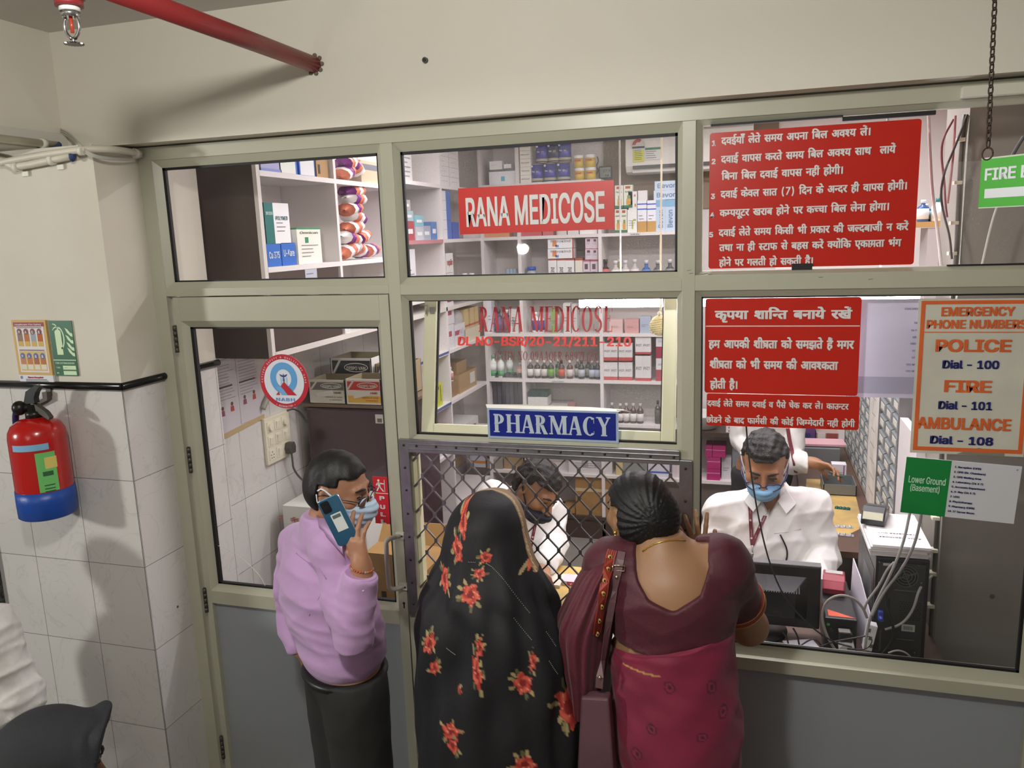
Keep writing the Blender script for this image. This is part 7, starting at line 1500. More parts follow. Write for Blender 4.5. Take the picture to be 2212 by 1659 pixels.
def face_bits(par, c, R, s, brow='#1a1210', down=.004):
    g = lambda r, f, u: Vector(c+R@np.array((r, f, u))*s); b = B(); b.mat(M(brow, .7))
    for q in (-1, 1): b.tube([g(q*.012, .098, .026), g(q*.028, .0975, .032), g(q*.05, .083, .026)], [.0028*s, .0042*s, .0022*s], 8, smooth=1)
    b.obj('eyebrows', par)
    b = B(); b.mat(M('#d9d2ca', .3)); Rm = Matrix([list(r) for r in R])
    for q in (-1, 1): b.ell(g(q*.032, .0835, .003), (.0115*s, .0105*s, .0048*s), 12, Rm)
    b.mat(M('#1c110c', .2))
    for q in (-1, 1): b.ell(g(q*.032, .0918, .003-down), (.0052*s, .003*s, .0042*s), 10, Rm); b.tube([g(q*.020, .0925, .006), g(q*.032, .0955, .0085), g(q*.045, .089, .006)], .0022*s, 6, smooth=1)
    b.obj('eyes', par)
face_bits(man, head, R_, .93)
def face_mask(par, c, R, s, col, straps=True, name='face_mask', e=.010, top=-.012, low=.0):
    S = Field(c-.17*s, c+.17*s, .0035); g = lambda r, f, u: c+R@np.array((r, f, u))*s
    S.ell(g(0, .03, -.038), np.array((.060+e, .070+e, .078+e))*s, R, .02); S.ell(g(0, .066, -.088), np.array((.03, .030, .030))*s, R, .03); S.ell(g(0, .078, -.058), np.array((.050, .046, .048))*s, R, .03); S.cone(g(0, .095, .0), g(0, .116, -.036), .014*s, .018*s, .05)
    def P(x, y, z): return [((x-c[0])*R[0, i]+(y-c[1])*R[1, i]+(z-c[2])*R[2, i])/s for i in range(3)]
    def pleat(x, y, z): r, f, u = P(x, y, z); return .0022*np.sin(u*250+np.abs(r)*120*(u+.05)*4)*sstep(.0, .03, f)
    S.disp(pleat)
    def cl(x, y, z):
        r, f, u = P(x, y, z); return mx_(mx_(u-(top-.55*(r*r)*8), .022-f-.25*(np.abs(u+.05))), -.122-low-u)
    S.cut(cl); o = solid(name, par, [S], [M(col, .8, bump=.05, bscale=120)])
    if straps:
        b = B(); b.mat(M('#e6e9ea', .7))
        for q in (-1, 1):
            b.tube([Vector(g(q*.066, .045, -.018)), Vector(g(q*.078, .02, .004)), Vector(g(q*.086, -.012, .026)), Vector(g(q*.084, -.026, .012))], .0028*s, 6, smooth=1); b.tube([Vector(g(q*.058, .045, -.088)), Vector(g(q*.074, .01, -.06)), Vector(g(q*.084, -.022, -.03)), Vector(g(q*.086, -.028, .0))], .002*s, 6, smooth=1)
        b.obj('mask_straps', par)
    return o
face_mask(man, head, R_, .93, '#b4c9de')
def glasses(par, c, R, s, col, drop=0., fw=.0, rim=True, name='glasses', op=.0016):
    t = lambda r, f, u: Vector(c+R@np.array((r, f+fw, u-drop))*s); b = B(); b.mat(M(col, .3))
    for q in (-1, 1):
        lens = [t(q*(.034+.026*math.cos(a)), .114-.012*abs(math.cos(a))*(1 if math.cos(a) > 0 else .3), .002+.017*math.sin(a)*(1.1 if math.sin(a) > 0 else .95)) for a in [i*2*pi/24 for i in range(25)]]
        b.tube(lens, op*s, 6); b.tube([t(q*.060, .105, .008), t(q*.078, .06, .010), t(q*.083, -.005, .010), t(q*.082, -.025, -.002)], op*s*1.1, 6)
    b.tube([t(-.008, .116, .006), t(0, .119, .009), t(.008, .116, .006)], op*s, 6); o = b.obj(name, par)
    b = B(); b.mat(GLASS)
    for q in (-1, 1): b.add([t(q*(.034+.025*math.cos(a)), .113-.010*abs(math.cos(a))*(1 if math.cos(a) > 0 else .3), .002+.016*math.sin(a)) for a in [i*2*pi/20 for i in range(20)]], [tuple(range(20))])
    b.obj('lenses', o)
glasses(man, head, R_, .93, '#2a1f22', .006)
# the phone in his hand
pc = Vector(A_(731, 1124, -.582)); u = (Vector(A_(716, 1080, -.60))-Vector(A_(762, 1172, -.60))).normalized(); v = V(.72, -.0, .62); v = (v-u*v.dot(u)).normalized(); n = u.cross(v); n = n if n.y < 0 else -n
ph = thing('mobile_phone', 'blue mobile phone with a square camera block held to the ear', 'phone', tuple(pc))
def pr3(b, poly, o, d): b.prism(poly, o, v, u, n*d)
rr = [(p[0]-.036, p[1]-.070) for p in rrect(.072, .140, .009)]
b = B(); b.mat(M('#3d6f90', .18, metal=.5, coat=.6)); pr3(b, rr, pc-n*.004, .008); b.obj('phone_body', ph, bevel=.0018)
b = B(); b.mat(M('#c9d6df', .2, metal=.6)); pr3(b, [(p[0]*1.012, p[1]*1.006) for p in rr], pc-n*.0015, .003); b.obj('rim', ph)
b = B(); b.mat(M('#15181d', .25)); pr3(b, [(p[0]-.028, p[1]+.030) for p in rrect(.028, .034, .006)], pc+n*.004, .0018); b.mat(M('#0a0a0d', .1, coat=1.)); 
for dx, dy in ((-.021, .054), (-.007, .054), (-.021, .040), (-.007, .040)): q = pc+v*dx+u*dy; b.cyl(q+n*.0058, q+n*.0066, .0052, n=14)
b.obj('camera_block', ph)
b = B(); b.mat(M('#c9cdc9', .5)); pr3(b, [(-.014, -.03), (.022, -.03), (.022, .022), (-.014, .022)], pc+n*.0041, .0004); b.mat(M('#55605f', .5)); pr3(b, [(-.01, .008), (.018, .008), (.018, .018), (-.01, .018)], pc+n*.0046, .0002); b.obj('sticker', ph)
b = B(); cb = Vector(wrR)+dd*.006; q = [cb+Rc@V(.031*math.cos(a), .031*math.sin(a), .0) for a in [i*2*pi/26 for i in range(26)]]
for i, p in enumerate(q): b.mat(M(('#b5552a', '#c9742e', '#9aa3a6')[0 if i % 5 < 3 else 1 if i % 5 == 3 else 2], .4)); b.ell(p, .0034, 8)
b.obj('bead_bracelet', man)

# ---------------------------------------------------------------- clerk at the right counter
def shirt_man(head, R, T, nk, shL, shR, elL, elR, wrL, wrR, waist, name_par, col, seed, lo, hi, e=.014, bulk=1., cuffs=(True, True), h=.0055, amp=.014):
    S = Field(lo, hi, h); ch = (shL+shR)/2+np.array((0, 0, -.13)); Sx = np.linalg.norm(shR-shL)/2
    S.ell(ch+T@np.array((0, .015, 0)), (Sx*.98+e, .112*bulk+e, .19), T, .03); S.ell((ch+waist)/2+T@np.array((0, .02, 0)), (Sx*.92*bulk+e, .122*bulk+e, .18), T, .05); S.ell(waist, (Sx*.90*bulk+e, .12*bulk+e, .14), T, .05)
    b0 = nk-np.array((0, 0, .03)); S.cone(b0, shR, .052+e, .056+e, .05); S.cone(b0, shL, .052+e, .056+e, .05); S.cone(b0, nk+np.array((0, 0, -.005)), .062+e, .060+e, .02)
    for q in (shR, shL): S.ell(q, np.ones(3)*(.058+e), None, .03)
    cR, cL = wrR+(elR-wrR)*.10, wrL+(elL-wrL)*.10
    limb(S, (shR, elR, cR), (.056, .050, .040), .010, e); limb(S, (shL, elL, cL), (.056, .050, .040), .010, e)
    g = wrinkles(amp, seed); S.disp(g); return S
hd = A_(1652, 996, .70); hf = V(-.04, -.86, -.50); R_ = frm(hf, (.02, 0, 1)); nk = A_(1662, 1062, .80); T_ = frm((-.02, -1, 0))
shR_, shL_ = A_(1560, 1105, .80), A_(1752, 1095, .80)     # his right shoulder is on the left of the photo
elR_, wrR_ = A_(1522, 1235, .72), A_(1556, 1300, .50); elL_, wrL_ = A_(1778, 1200, .76), A_(1762, 1262, .50); wst = np.array((nk[0], .84, .86))
wrR_[2] = max(wrR_[2], .945); wrL_[2] = max(wrL_[2], .945)
clerk = thing('person', 'clerk in white shirt, blue mask and spectacles bending behind the black monitor', 'person', (float(wst[0]), .84, 0)); SK = SKIN('#b07f5d')
F = Field(hd-np.array((.14, .18, .22)), hd+np.array((.14, .18, .15)), .0042); add_head(F, hd, R_, 1.06, nk, .056)
FB = Field((wst[0]-.25, .62, 0), (wst[0]+.25, 1.05, nk[2]), .010); FB.cone(nk, wst, .06, .09, .04); FB.ell(wst, (.15, .10, .15), T_, .05); FB.cone(wst-np.array((.07, 0, .05)), (wst[0]-.07, .82, .08), .08, .045, .03); FB.cone(wst-np.array((-.07, 0, .05)), (wst[0]+.07, .82, .08), .08, .045, .03)
for q in (-1, 1): FB.cone((wst[0]+q*.07, .82, .05), (wst[0]+q*.07, .70, .035), .035, .03, .02)
Hs = []
for w_, e_, sd, dr in ((wrR_, elR_, -1, V(.35, -.7, -.25)), (wrL_, elL_, 1, V(-.45, -.8, -.15))):
    FH = Field(w_-.17, w_+.17, .0045); FH.cone(w_*.6+e_*.4, w_, .032, .027, .02); hand(FH, w_, dr, V(0, 0, -1), sd, (.25, .25, .3, .35), .3); Hs.append(FH)
solid('body', clerk, [F, FB]+Hs, [SK])
WS = M('#e4e2de', .8, bump=.05, bscale=240)
S = shirt_man(hd, R_, T_, nk, shL_, shR_, elL_, elR_, wrL_, wrR_, wst, clerk, '', 21, (.78, .36, .74), (1.62, 1.06, nk[2]+.08), .016, 1.06)
S.cut(lambda x, y, z: -(np.sqrt(((x-nk[0])/.030)**2+((z-(nk[2]-.01))/.055)**2)-1)*.03 if 0 else np.where(y < nk[1]-.01, .035-np.abs(x-nk[0])*1.0-mx_(0, (nk[2]-.01-z))*.55, -1))
sh = solid('shirt', clerk, [S], [WS])
S = Field((wst[0]-.28, .64, .05), (wst[0]+.28, 1.05, .92), .011); S.ell(wst-np.array((0, 0, .06)), (.19, .135, .13), T_, .03)
for q in (-1, 1): S.cone(wst-np.array((q*.08, 0, .1)), (wst[0]-q*.07, .82, .10), .105, .075, .03)
S.cut(lambda x, y, z: z-.84); solid('trousers', clerk, [S], [M('#2b2b2e', .8)])
def curly(S, g):
    rg = np.random.RandomState(4)
    for i in range(46):
        a, t = rg.rand()*6.28, rg.rand()**.6*1.15; r_, f_, u_ = math.sin(t)*math.cos(a), math.sin(t)*math.sin(a), math.cos(t)
        S.ell(g(.078*r_, -.008+.096*f_, .03+.088*u_), np.array((.016, .016, .014)), None, .006)
hair_cap('hair', clerk, hd, R_, '#151311', .98, lambda r, f, u: mx_(mx_(f-.086+.0*u, mn_(.074-u, f-.012)), -.06-u+.35*f), .017, .003, 8, curly, .0042, 1.2)
face_bits(clerk, hd, R_, 1.06); face_mask(clerk, hd, R_, 1.06, '#7fb2d8', top=-.022); glasses(clerk, hd, R_, 1.06, '#33305e', .016, .006, op=.0024)
bt = bvh_of(sh)
b = B(); b.mat(M('#ebe9e5', .8)); k_ = Vector(nk)
for q in (-1, 1):
    P = [k_+V(q*.062, .03, .035), k_+V(q*.060, -.045, .028), k_+V(q*.030, -.085, -.012), k_+V(q*.062, -.112, -.052), k_+V(q*.098, -.075, -.022), k_+V(q*.088, .0, .010)]
    b.add(P+[p+V(0, -.003, .003) for p in P], [(0, 1, 2, 3, 4, 5), (11, 10, 9, 8, 7, 6)]+[(i, (i+1) % 6, 6+(i+1) % 6, 6+i) for i in range(6)], False)
b.obj('collar', clerk)
def lanyard(par, bt, L1, L2, y, lab=True, w=.014):
    ln = B(); ln.mat(M('#6b1f2c', .6)); l1 = path_on(bt, L1, y, .004); l2 = path_on(bt, L2, y, .0055)
    for l in (l1, l2):
        if len(l) > 1: ribbon(ln, l, w)
    o = ln.obj('lanyard', par)
    if lab and len(l1) > 1:
        tx = B(); tx.mat(M('#d2b9bd', .6))
        for l in (l1, l2):
            for i in range(1, len(l)-1):
                p, n = l[i]; d = (l[i+1][0]-l[i][0]).normalized(); p = p+n*.0016; s_ = d.cross(n).normalized()
                if i % 2: tx.add([p+d*(.0045*math.cos(a))+s_*(.0045*math.sin(a)) for a in [k*2*pi/12 for k in range(12)]], [tuple(range(12))])
                else: tx.text('Rana Hospital', p-d*.02, d, s_, 0, -.0022, .0055, .045, bold=.01)
        tx.obj('print', o)
    return l1
l1 = lanyard(clerk, bt, [(1618, 1062), (1619, 1085), (1621, 1105), (1622, 1125), (1623, 1145), (1624, 1162), (1626, 1178)], [(1670, 1078), (1662, 1098), (1652, 1118), (1642, 1138), (1634, 1156), (1627, 1178)], .7)
if l1:
    p = l1[-1][0]; b = B(); b.mat(M('#b9b9bb', .3, metal=.8)); b.tube([p, p+V(0, -.004, -.03), p+V(.001, -.004, -.06)], .0028, 6); b.ell(p+V(0, -.004, -.035), .006, 8); b.obj('clip', clerk)
b = B(); b.mat(M('#d5d3cf', .8))
pn = path_on(bt, [(1672, 1152), (1700, 1149), (1730, 1143)], .7, .001); b.tube([p for p, n in pn], .0018, 5)
pn = path_on(bt, [(1662, 1085), (1660, 1120), (1657, 1160), (1655, 1215)], .7, .001); b.tube([p for p, n in pn], .0015, 5); b.obj('seams', clerk)
pn = path_on(bt, [(1685, 1155), (1692, 1170), (1699, 1185), (1700, 1200), (1696, 1216)], .7, .004); b = B(); b.mat(BLK); b.tube([p for p, n in pn], .0032, 6, smooth=1); one(b, 'spectacle_arm', 'black spectacle arm hanging out of the white shirt pocket', 'spectacles')

# ---------------------------------------------------------------- clerk bending behind the grille
hd = A_(1160, 1052, .50); hf = V(.70, -.50, -.62); R_ = frm(hf, (.25, .1, 1)); nk = A_(1110, 1082, .60); T_ = frm((.45, -.9, 0))
shA, shB = A_(1065, 1075, .62), A_(1185, 1112, .74)        # shA near the left of the photo
clerk2 = thing('person', 'clerk in white shirt writing at the counter behind the grille, head bent', 'person', (float(nk[0]-.05), .80, 0))
elA, wrA = A_(1080, 1215, .58), A_(1140, 1232, .46); elB, wrB = A_(1196, 1175, .66), A_(1176, 1222, .46); wst = np.array((nk[0]-.06, .82, .84)); wrA[2] = wrB[2] = .945
F = Field(hd-np.array((.17, .17, .19)), hd+np.array((.17, .17, .17)), .0045); add_head(F, hd, R_, .98, nk, .055)
FB = Field((wst[0]-.25, .60, 0), (wst[0]+.28, 1.0, nk[2]), .011); FB.cone(nk, wst, .06, .09, .04); FB.ell(wst, (.14, .10, .14), T_, .05)
for q in (-1, 1): FB.cone(wst+np.array((q*.07, 0, -.05)), (wst[0]+q*.07, .80, .08), .08, .045, .03); FB.cone((wst[0]+q*.07, .80, .05), (wst[0]+q*.07, .69, .035), .035, .03, .02)
FH = Field(wrB-.16, wrB+.16, .0032); FH.cone(wrB*.6+elB*.4, wrB, .032, .027, .02); hand(FH, wrB, V(-.35, -.8, -.18), V(-.2, 0, -1), 1, (.55, .6, .65, .7), .7)
FA = Field(wrA-.16, wrA+.16, .0045); FA.cone(wrA*.6+elA*.4, wrA, .032, .027, .02); hand(FA, wrA, V(.2, -.9, -.1), V(0, 0, -1), -1, (.2, .2, .2, .2), .3)
solid('body', clerk2, [F, FB, FH, FA], [SKIN('#b38564')])
S = shirt_man(hd, R_, T_, nk, shB, shA, elB, elA, wrB, wrA, wst, clerk2, '', 33, (wst[0]-.34, .34, .72), (wst[0]+.42, 1.02, nk[2]+.10), .014, 1.0)
sh = solid('shirt', clerk2, [S], [WS]); bt = bvh_of(sh)
S = Field((wst[0]-.28, .62, .05), (wst[0]+.28, 1.02, .90), .012); S.ell(wst-np.array((0, 0, .06)), (.18, .13, .13), T_, .03)
for q in (-1, 1): S.cone(wst-np.array((q*.08, 0, .1)), (wst[0]-q*.07, .80, .10), .10, .072, .03)
S.cut(lambda x, y, z: z-.82); solid('trousers', clerk2, [S], [M('#4b4d49', .8)])
hair_cap('hair', clerk2, hd, R_, '#1a1614', .98, lambda r, f, u: mx_(mx_(f-.082, mn_(.058-u, f-.016)), -.062-u+.35*f), .009, .003, 14)
face_bits(clerk2, hd, R_, .98); face_mask(clerk2, hd, R_, .98, '#1d2134', False, top=-.040)
b = B(); b.mat(M('#1b1b22', .7)); g = lambda r, f, u: Vector(hd+R_@np.array((r, f, u))*.98)
for q in (-1, 1): b.tube([g(q*.062, .04, -.05), g(q*.08, .0, -.01), g(q*.088, -.02, .02)], .003, 6, smooth=1)
b.obj('mask_straps', clerk2)
lanyard(clerk2, bt, [(1162, 1105), (1158, 1122), (1154, 1140), (1150, 1160), (1146, 1180)], [(1150, 1105)], .55, True, .013)

# ---------------------------------------------------------------- clerk reaching at the side counter
nk = np.array((1.235, 2.05, 1.38)); hd = nk+np.array((.01, -.03, .14)); R_ = frm((.35, -.9, -.25)); T_ = frm((.3, -1, 0)); shA, shB = nk+np.array((-.17, .02, -.06)), nk+np.array((.16, .05, -.07))
wrB = A_(1757, 1000, 1.82); elB = A_(1708, 1000, 1.98); elA, wrA = nk+np.array((-.18, .02, -.30)), nk+np.array((-.08, -.18, -.36)); wst = np.array((1.22, 2.10, .92)); wst = np.array((1.185, 2.14, .95)); nk[0] = hd[0] = 1.19; shA = nk+np.array((-.14, .02, -.06)); shB = nk+np.array((.14, .03, -.07))
clerk3 = thing('person', 'clerk in white shirt half hidden behind the spectacled clerk, reaching with a strip', 'person', (1.18, 2.1, 0))
F = Field(hd-np.array((.14, .16, .18)), hd+np.array((.14, .16, .15)), .006); add_head(F, hd, R_, .98, nk, .055)
FB = Field((.92, 1.9, 0), (1.45, 2.35, nk[2]), .012); FB.cone(nk, wst, .06, .09, .04); FB.ell(wst, (.14, .10, .14), T_, .05)
for q in (-1, 1): FB.cone(wst+np.array((q*.065-.02, 0, -.05)), (1.17+q*.07, 2.1, .08), .075, .045, .03); FB.cone((1.17+q*.07, 2.1, .05), (1.17+q*.07, 1.99, .035), .035, .03, .02)
FH = Field(wrB-.2, wrB+.2, .0035); FH.cone(wrB*.6+elB*.4, wrB, .032, .028, .02); hand(FH, wrB, V(.9, -.25, -.12), V(.1, -.55, -.8), 1, (.35, .4, .45, .5), .8)
solid('body', clerk3, [F, FB, FH], [SKIN('#a87a5a')])
S = shirt_man(hd, R_, T_, nk, shB, shA, elB, elA, wrB, wrA, wst, clerk3, '', 41, (.85, 1.66, .84), (1.56, 2.40, nk[2]+.09), .014, .95, h=.0075)
S.cut(lambda x, y, z: np.where(x > wrB[0]-.09, (x-wrB[0]+.025), -1))
sh = solid('shirt', clerk3, [S], [WS]); bt = bvh_of(sh)
S = Field((.92, 1.88, .05), (1.44, 2.36, 1.0), .013); S.ell(wst-np.array((.01, 0, .06)), (.17, .125, .13), T_, .03)
for q in (-1, 1): S.cone(wst-np.array((q*.07+.02, 0, .1)), (1.17-q*.07, 2.1, .10), .095, .07, .03)
S.cut(lambda x, y, z: z-.90); solid('trousers', clerk3, [S], [M('#2e2e32', .8)])
hair_cap('hair', clerk3, hd, R_, '#171412', .98, lambda r, f, u: mx_(mx_(f-.078, mn_(.062-u, f-.018)), -.062-u+.35*f), .009, .003, 15, h=.006); face_bits(clerk3, hd, R_, .98)
lanyard(clerk3, bt, [(1702, 925), (1706, 950), (1711, 975), (1716, 1000), (1720, 1020)], [(1702, 925)], 2.0, False, .02)
c = Vector(wrB)+V(.11, -.06, -.04); b = B(); b.mat(M('#2d6a58', .3, metal=.3)).obox(c, (.075, .035, .0015), Matrix.Rotation(.2, 3, 'Y')); [b.ell(c+V(-.026+.017*i, 0, .003-.0035*i), (.005, .008, .004), 8) for i in range(4)]; one(b, 'blister_strip', 'green blister strip held in the reaching hand', 'blister strip')

# ---------------------------------------------------------------- draped cloth
def loft(levels, n, fold=None, close=True):
    "closed drape from rings (z, cx, cy, rx, ry), top to bottom"
    vs = []; L = len(levels)
    for i, (z, cx, cy, rx, ry) in enumerate(levels):
        for k in range(n):
            a = 2*pi*k/n; f = 1+(fold(a, i/(L-1), z) if fold else 0); vs.append((cx+rx*f*math.cos(a), cy+ry*f*math.sin(a), z))
    q = [(i*n+k, (i+1)*n+k, (i+1)*n+(k+1) % n, i*n+(k+1) % n) for i in range(L-1) for k in range(n)]
    return np.array(vs), np.array(q)
def rings(spec, m):
    "dense rings from (py, left, right, y, depth) rows measured on the drape"
    R = []
    for py, l, r, y, d in spec:
        a, b_ = at(l, py, y), at(r, py, y); R.append(((a.z+b_.z)/2, (a.x+b_.x)/2, y, (b_.x-a.x)/2, d))
    R = np.array(R); t = np.linspace(0, len(R)-1, m); i = np.arange(len(R))
    def sp(c):   # Catmull-Rom
        o = []
        for u in t:
            k = min(int(u), len(R)-2); f = u-k; p = [R[max(0, min(len(R)-1, k+j)), c] for j in (-1, 0, 1, 2)]
            o.append(.5*(2*p[1]+(p[2]-p[0])*f+(2*p[0]-5*p[1]+4*p[2]-p[3])*f*f+(3*p[1]-p[0]-3*p[2]+p[3])*f**3))
        return o
    return list(zip(*[sp(c) for c in range(5)]))
def petals(v, spec, base, y, ylim):
    "woven flower motifs on a cloth: spec rows (px, py, rx, ry, tilt, kind) in cloth coordinates x, z"
    C_ = np.tile(np.array(lin(base)), (len(v), 1)); rg = np.random.RandomState(2); m0 = v[:, 1] < ylim
    for px, py, rx, ry, tl, kind in spec:
        c = at(px, py, y); e = 1/700.; dx, dz = v[:, 0]-c.x, v[:, 2]-c.z; ct, st = math.cos(tl), math.sin(tl); u, w = (dx*ct+dz*st)/(rx*e), (-dx*st+dz*ct)/(ry*e)
        r = np.hypot(u, w); a = np.arctan2(w, u); jit = .86+.14*np.cos(a*5+px)+.07*np.cos(a*11+py)
        if kind == 'r':
            for k in range(7):
                la = rg.rand()*6.28; lu, lw = u-1.12*math.cos(la), w-1.15*math.sin(la); p, q = lu*math.cos(la)+lw*math.sin(la), -lu*math.sin(la)+lw*math.cos(la)
                C_[m0 & ((p/.36)**2+(q/.16)**2 < 1)] = lin(('#8f8158', '#a8976a', '#5d5a3c')[k % 3])
            m = m0 & (r < jit); t = np.clip(.5+.5*np.sin(a*3+r*7+px), 0, 1)[:, None]
            C_[m] = (np.array(lin('#a32a22'))*t+np.array(lin('#d2604a'))*(1-t))[m]; C_[m & (r < .33)] = lin('#7d1d1c')
            C_[m & (np.abs(np.sin(a*2.5+r*4)) < .10) & (r > .3)] = lin('#d99a7a')
        elif kind == 'd':
            m = m0 & (r < 1) & (w > -.9); C_[m] = lin('#4a0c1e'); C_[m & (r < .7)] = lin('#8a1a3e'); C_[m & (r < .35)] = lin('#3d0a18')
    return C_
# ---------------------------------------------------------------- woman in the black veil
w1 = thing('person', 'woman seen from behind under a long black veil with red flowers', 'person', (.42, -.5, 0))
hd = A_(1062, 1146, -.345); R_ = frm((.25, .95, -.2)); nk = A_(1060, 1215, -.42)
F = Field(hd-.18, hd+.17, .006); add_head(F, hd, R_, .86, nk, .05)
FB = Field((.1, -.72, 0), (.75, -.25, nk[2]+.03), .014); FB.cone(nk, (.41, -.47, 1.1), .06, .11, .05); FB.cone((.41, -.47, 1.1), (.42, -.48, .9), .11, .14, .05)
for q in (-1, 1): FB.cone((.42+q*.07, -.48, .85), (.42+q*.06, -.48, .06), .08, .04, .03); FB.cone((.42+q*.06, -.48, .04), (.44+q*.06, -.36, .03), .035, .028, .02); limb(FB, [nk+np.array((q*.14, 0, -.06)), nk+np.array((q*.19, .05, -.30)), nk+np.array((q*.10, .18, -.34))], (.045, .04, .03))
solid('body', w1, [F, FB], [SKIN('#8a6248')])
hair_cap('hair', w1, hd, R_, '#0d0b0c', .86, lambda r, f, u: mx_(f-.07, mn_(.05-u, f-.02)), .006, .001, 5, h=.006, ears=False); face_bits(w1, hd, R_, .93)
spec = [(1059, 1060.8, 1061.2, -.40, .0004), (1061, 1052, 1070, -.40, .018), (1066, 1032, 1092, -.40, .055), (1080, 1005, 1112, -.405, .088), (1110, 979, 1127, -.415, .112), (1150, 965, 1136, -.425, .122), (1200, 957, 1152, -.44, .125), (1250, 932, 1180, -.455, .135), (1290, 914, 1196, -.465, .142), (1340, 906, 1214, -.475, .148), (1400, 904, 1229, -.48, .150), (1480, 904, 1244, -.485, .152), (1560, 906, 1253, -.49, .155), (1659, 909, 1259, -.49, .160), (1900, 900, 1262, -.49, .17), (2230, 880, 1270, -.49, .18)]
Lv = rings(spec, 330)
def fold(a, t, z): 
    k = sstep(.25, .55, t); return float(k*(.035*math.sin(7*a+2.2*math.sin(3*t*6))+.022*math.sin(15*a+t*9)+.02*math.sin(4*a-t*12))+.012*math.sin(3*a+t*25)*sstep(.1, .25, t))
vv, qq = loft(Lv, 300, fold)
fl1 = [(975, 1150, 9, 34, .25, 'r'), (972, 1205, 12, 26, .2, 'r'), (1122, 1170, 13, 42, -.3, 'r'), (1130, 1235, 16, 44, -.2, 'r'), (1035, 1222, 12, 11, 0, 'r'), (1026, 1252, 13, 10, .2, 'r'), (1012, 1290, 20, 20, 0, 'r'), (945, 1268, 11, 24, .3, 'r'), (1038, 1440, 10, 36, .15, 'r'), (1042, 1390, 8, 20, 0, 'r'), (1130, 1475, 17, 22, .3, 'r'), (1148, 1435, 7, 18, 0, 'r'), (928, 1390, 12, 26, -.4, 'r'), (985, 1562, 20, 18, 0, 'r'), (990, 1590, 12, 16, .3, 'r'), (1138, 1640, 22, 20, 0, 'r'), (1215, 1560, 15, 46, .3, 'r'), (1250, 1480, 8, 30, .1, 'r'), (940, 1440, 10, 20, -.5, 'r'), (1065, 1720, 20, 20, 0, 'r'), (1000, 1480, 5, 8, 0, 'r')]
def c1(v):
    C_ = petals(v, fl1, '#0b0b10', -.60, -.40); n = 300; idx = np.arange(len(v)); ang = (idx % n)*360./n; row = idx//n
    d = (v-hd)@R_; top = (v[:, 2] > hd[2]-.06) & (d[:, 1] > -.070) & (d[:, 1] < -.020); C_[top] = lin('#8d7252'); C_[top & (np.abs(d[:, 1]+.060) < .005) & (np.sin((ang+row*3)*1.9) > .2)] = lin('#d9c08e')
    e = (np.abs(ang-200-6*np.sin(row/55.)) < 4.2) & (row > 150); C_[e] = lin('#6f5a40'); C_[e & (np.sin(row*2.1) > .6) & (np.abs(ang-200-6*np.sin(row/55.)) < 2)] = lin('#a88f66')
    return C_
VEIL = M('#0b0b10', .7, bump=.1, bscale=150, attr='tint')
vl = solid('veil', w1, [(vv, qq)], [VEIL], cols=c1); bt = bvh_of(vl)
b = B(); b.mat(M('#d8d2c0', .3))
for pts in ([(1012, 1214), (1030, 1215)], [(1050, 1217), (1062, 1224), (1075, 1237), (1088, 1252), (1102, 1271), (1118, 1292), (1134, 1312), (1146, 1326)], [(1110, 1335), (1125, 1354), (1140, 1372), (1150, 1384)], [(1180, 1365), (1192, 1382), (1202, 1398)], [(1186, 1428), (1196, 1444), (1206, 1458)], [(965, 1400), (975, 1408), (985, 1415)]):
    pp = [p for p, n in path_on(bt, pts, -.6, .001)]
    for p, q in zip(pp, pp[1:]):
        for t in range(5): b.ell(p.lerp(q, t/5), .0012, 5)
b.obj('bead_trim', vl)

# ---------------------------------------------------------------- woman in the red sari
w2 = thing('person', 'woman seen from behind in dark red blouse and magenta sari, hand on the window post', 'person', (.92, -.42, 0))
SK2 = SKIN('#9a7353'); hd = A_(1376, 1108, -.32); R_ = frm((-.66, .74, -.16), (.02, .05, 1)); nk = A_(1432, 1190, -.37)
shL, shR = A_(1322, 1222, -.40), A_(1556, 1222, -.36); ch = A_(1446, 1305, -.40); ws = A_(1448, 1425, -.41); hp = A_(1460, 1540, -.41)
elR, wrR = A_(1617, 1352, -.16), A_(1518, 1212, -.10); elL, wrL = A_(1255, 1390, -.30), A_(1245, 1345, -.14)
F = Field(hd-np.array((.15, .17, .20)), hd+np.array((.17, .15, .15)), .0045); add_head(F, hd, R_, .93, nk, .056)
T_ = frm((0, 1, 0))
def torso(S, e, k=.04):
    S.ell(ch, (.168+e, .118+e, .16), T_, k); S.ell(ws, (.162+e, .120+e, .12), T_, .05); S.cone(nk-np.array((0, 0, .02)), shL, .055+e, .050+e, .05); S.cone(nk-np.array((0, 0, .02)), shR, .055+e, .055+e, .05)
    for q in (shL, shR): S.ell(q, np.ones(3)*(.060+e), None, .04)
FB = Field((.45, -.62, .6), (1.28, -.02, nk[2]+.06), .0065); torso(FB, 0); FB.ell(hp, (.17, .13, .2), T_, .05); FB.cone(nk-np.array((0, 0, .05)), nk+np.array((0, .0, .03)), .062, .056, .03)
limb(FB, (shR, elR, wrR), (.060, .052, .028), .03); limb(FB, (shL, elL, wrL), (.055, .045, .028), .03)
p0 = A_(1452, 1260, -.55); FB.cone(p0+np.array((-.004, -.020, .10)), p0+np.array((.004, -.022, -.10)), .011, .012, .03, 's')
FG = Field((.62, -.62, 0), (1.22, -.22, .75), .014)
for q in (-1, 1): FG.cone((.925+q*.08, -.41, .8), (.92+q*.07, -.41, .07), .09, .04, .03); FG.cone((.92+q*.07, -.41, .04), (.91+q*.07, -.29, .03), .038, .03, .02)
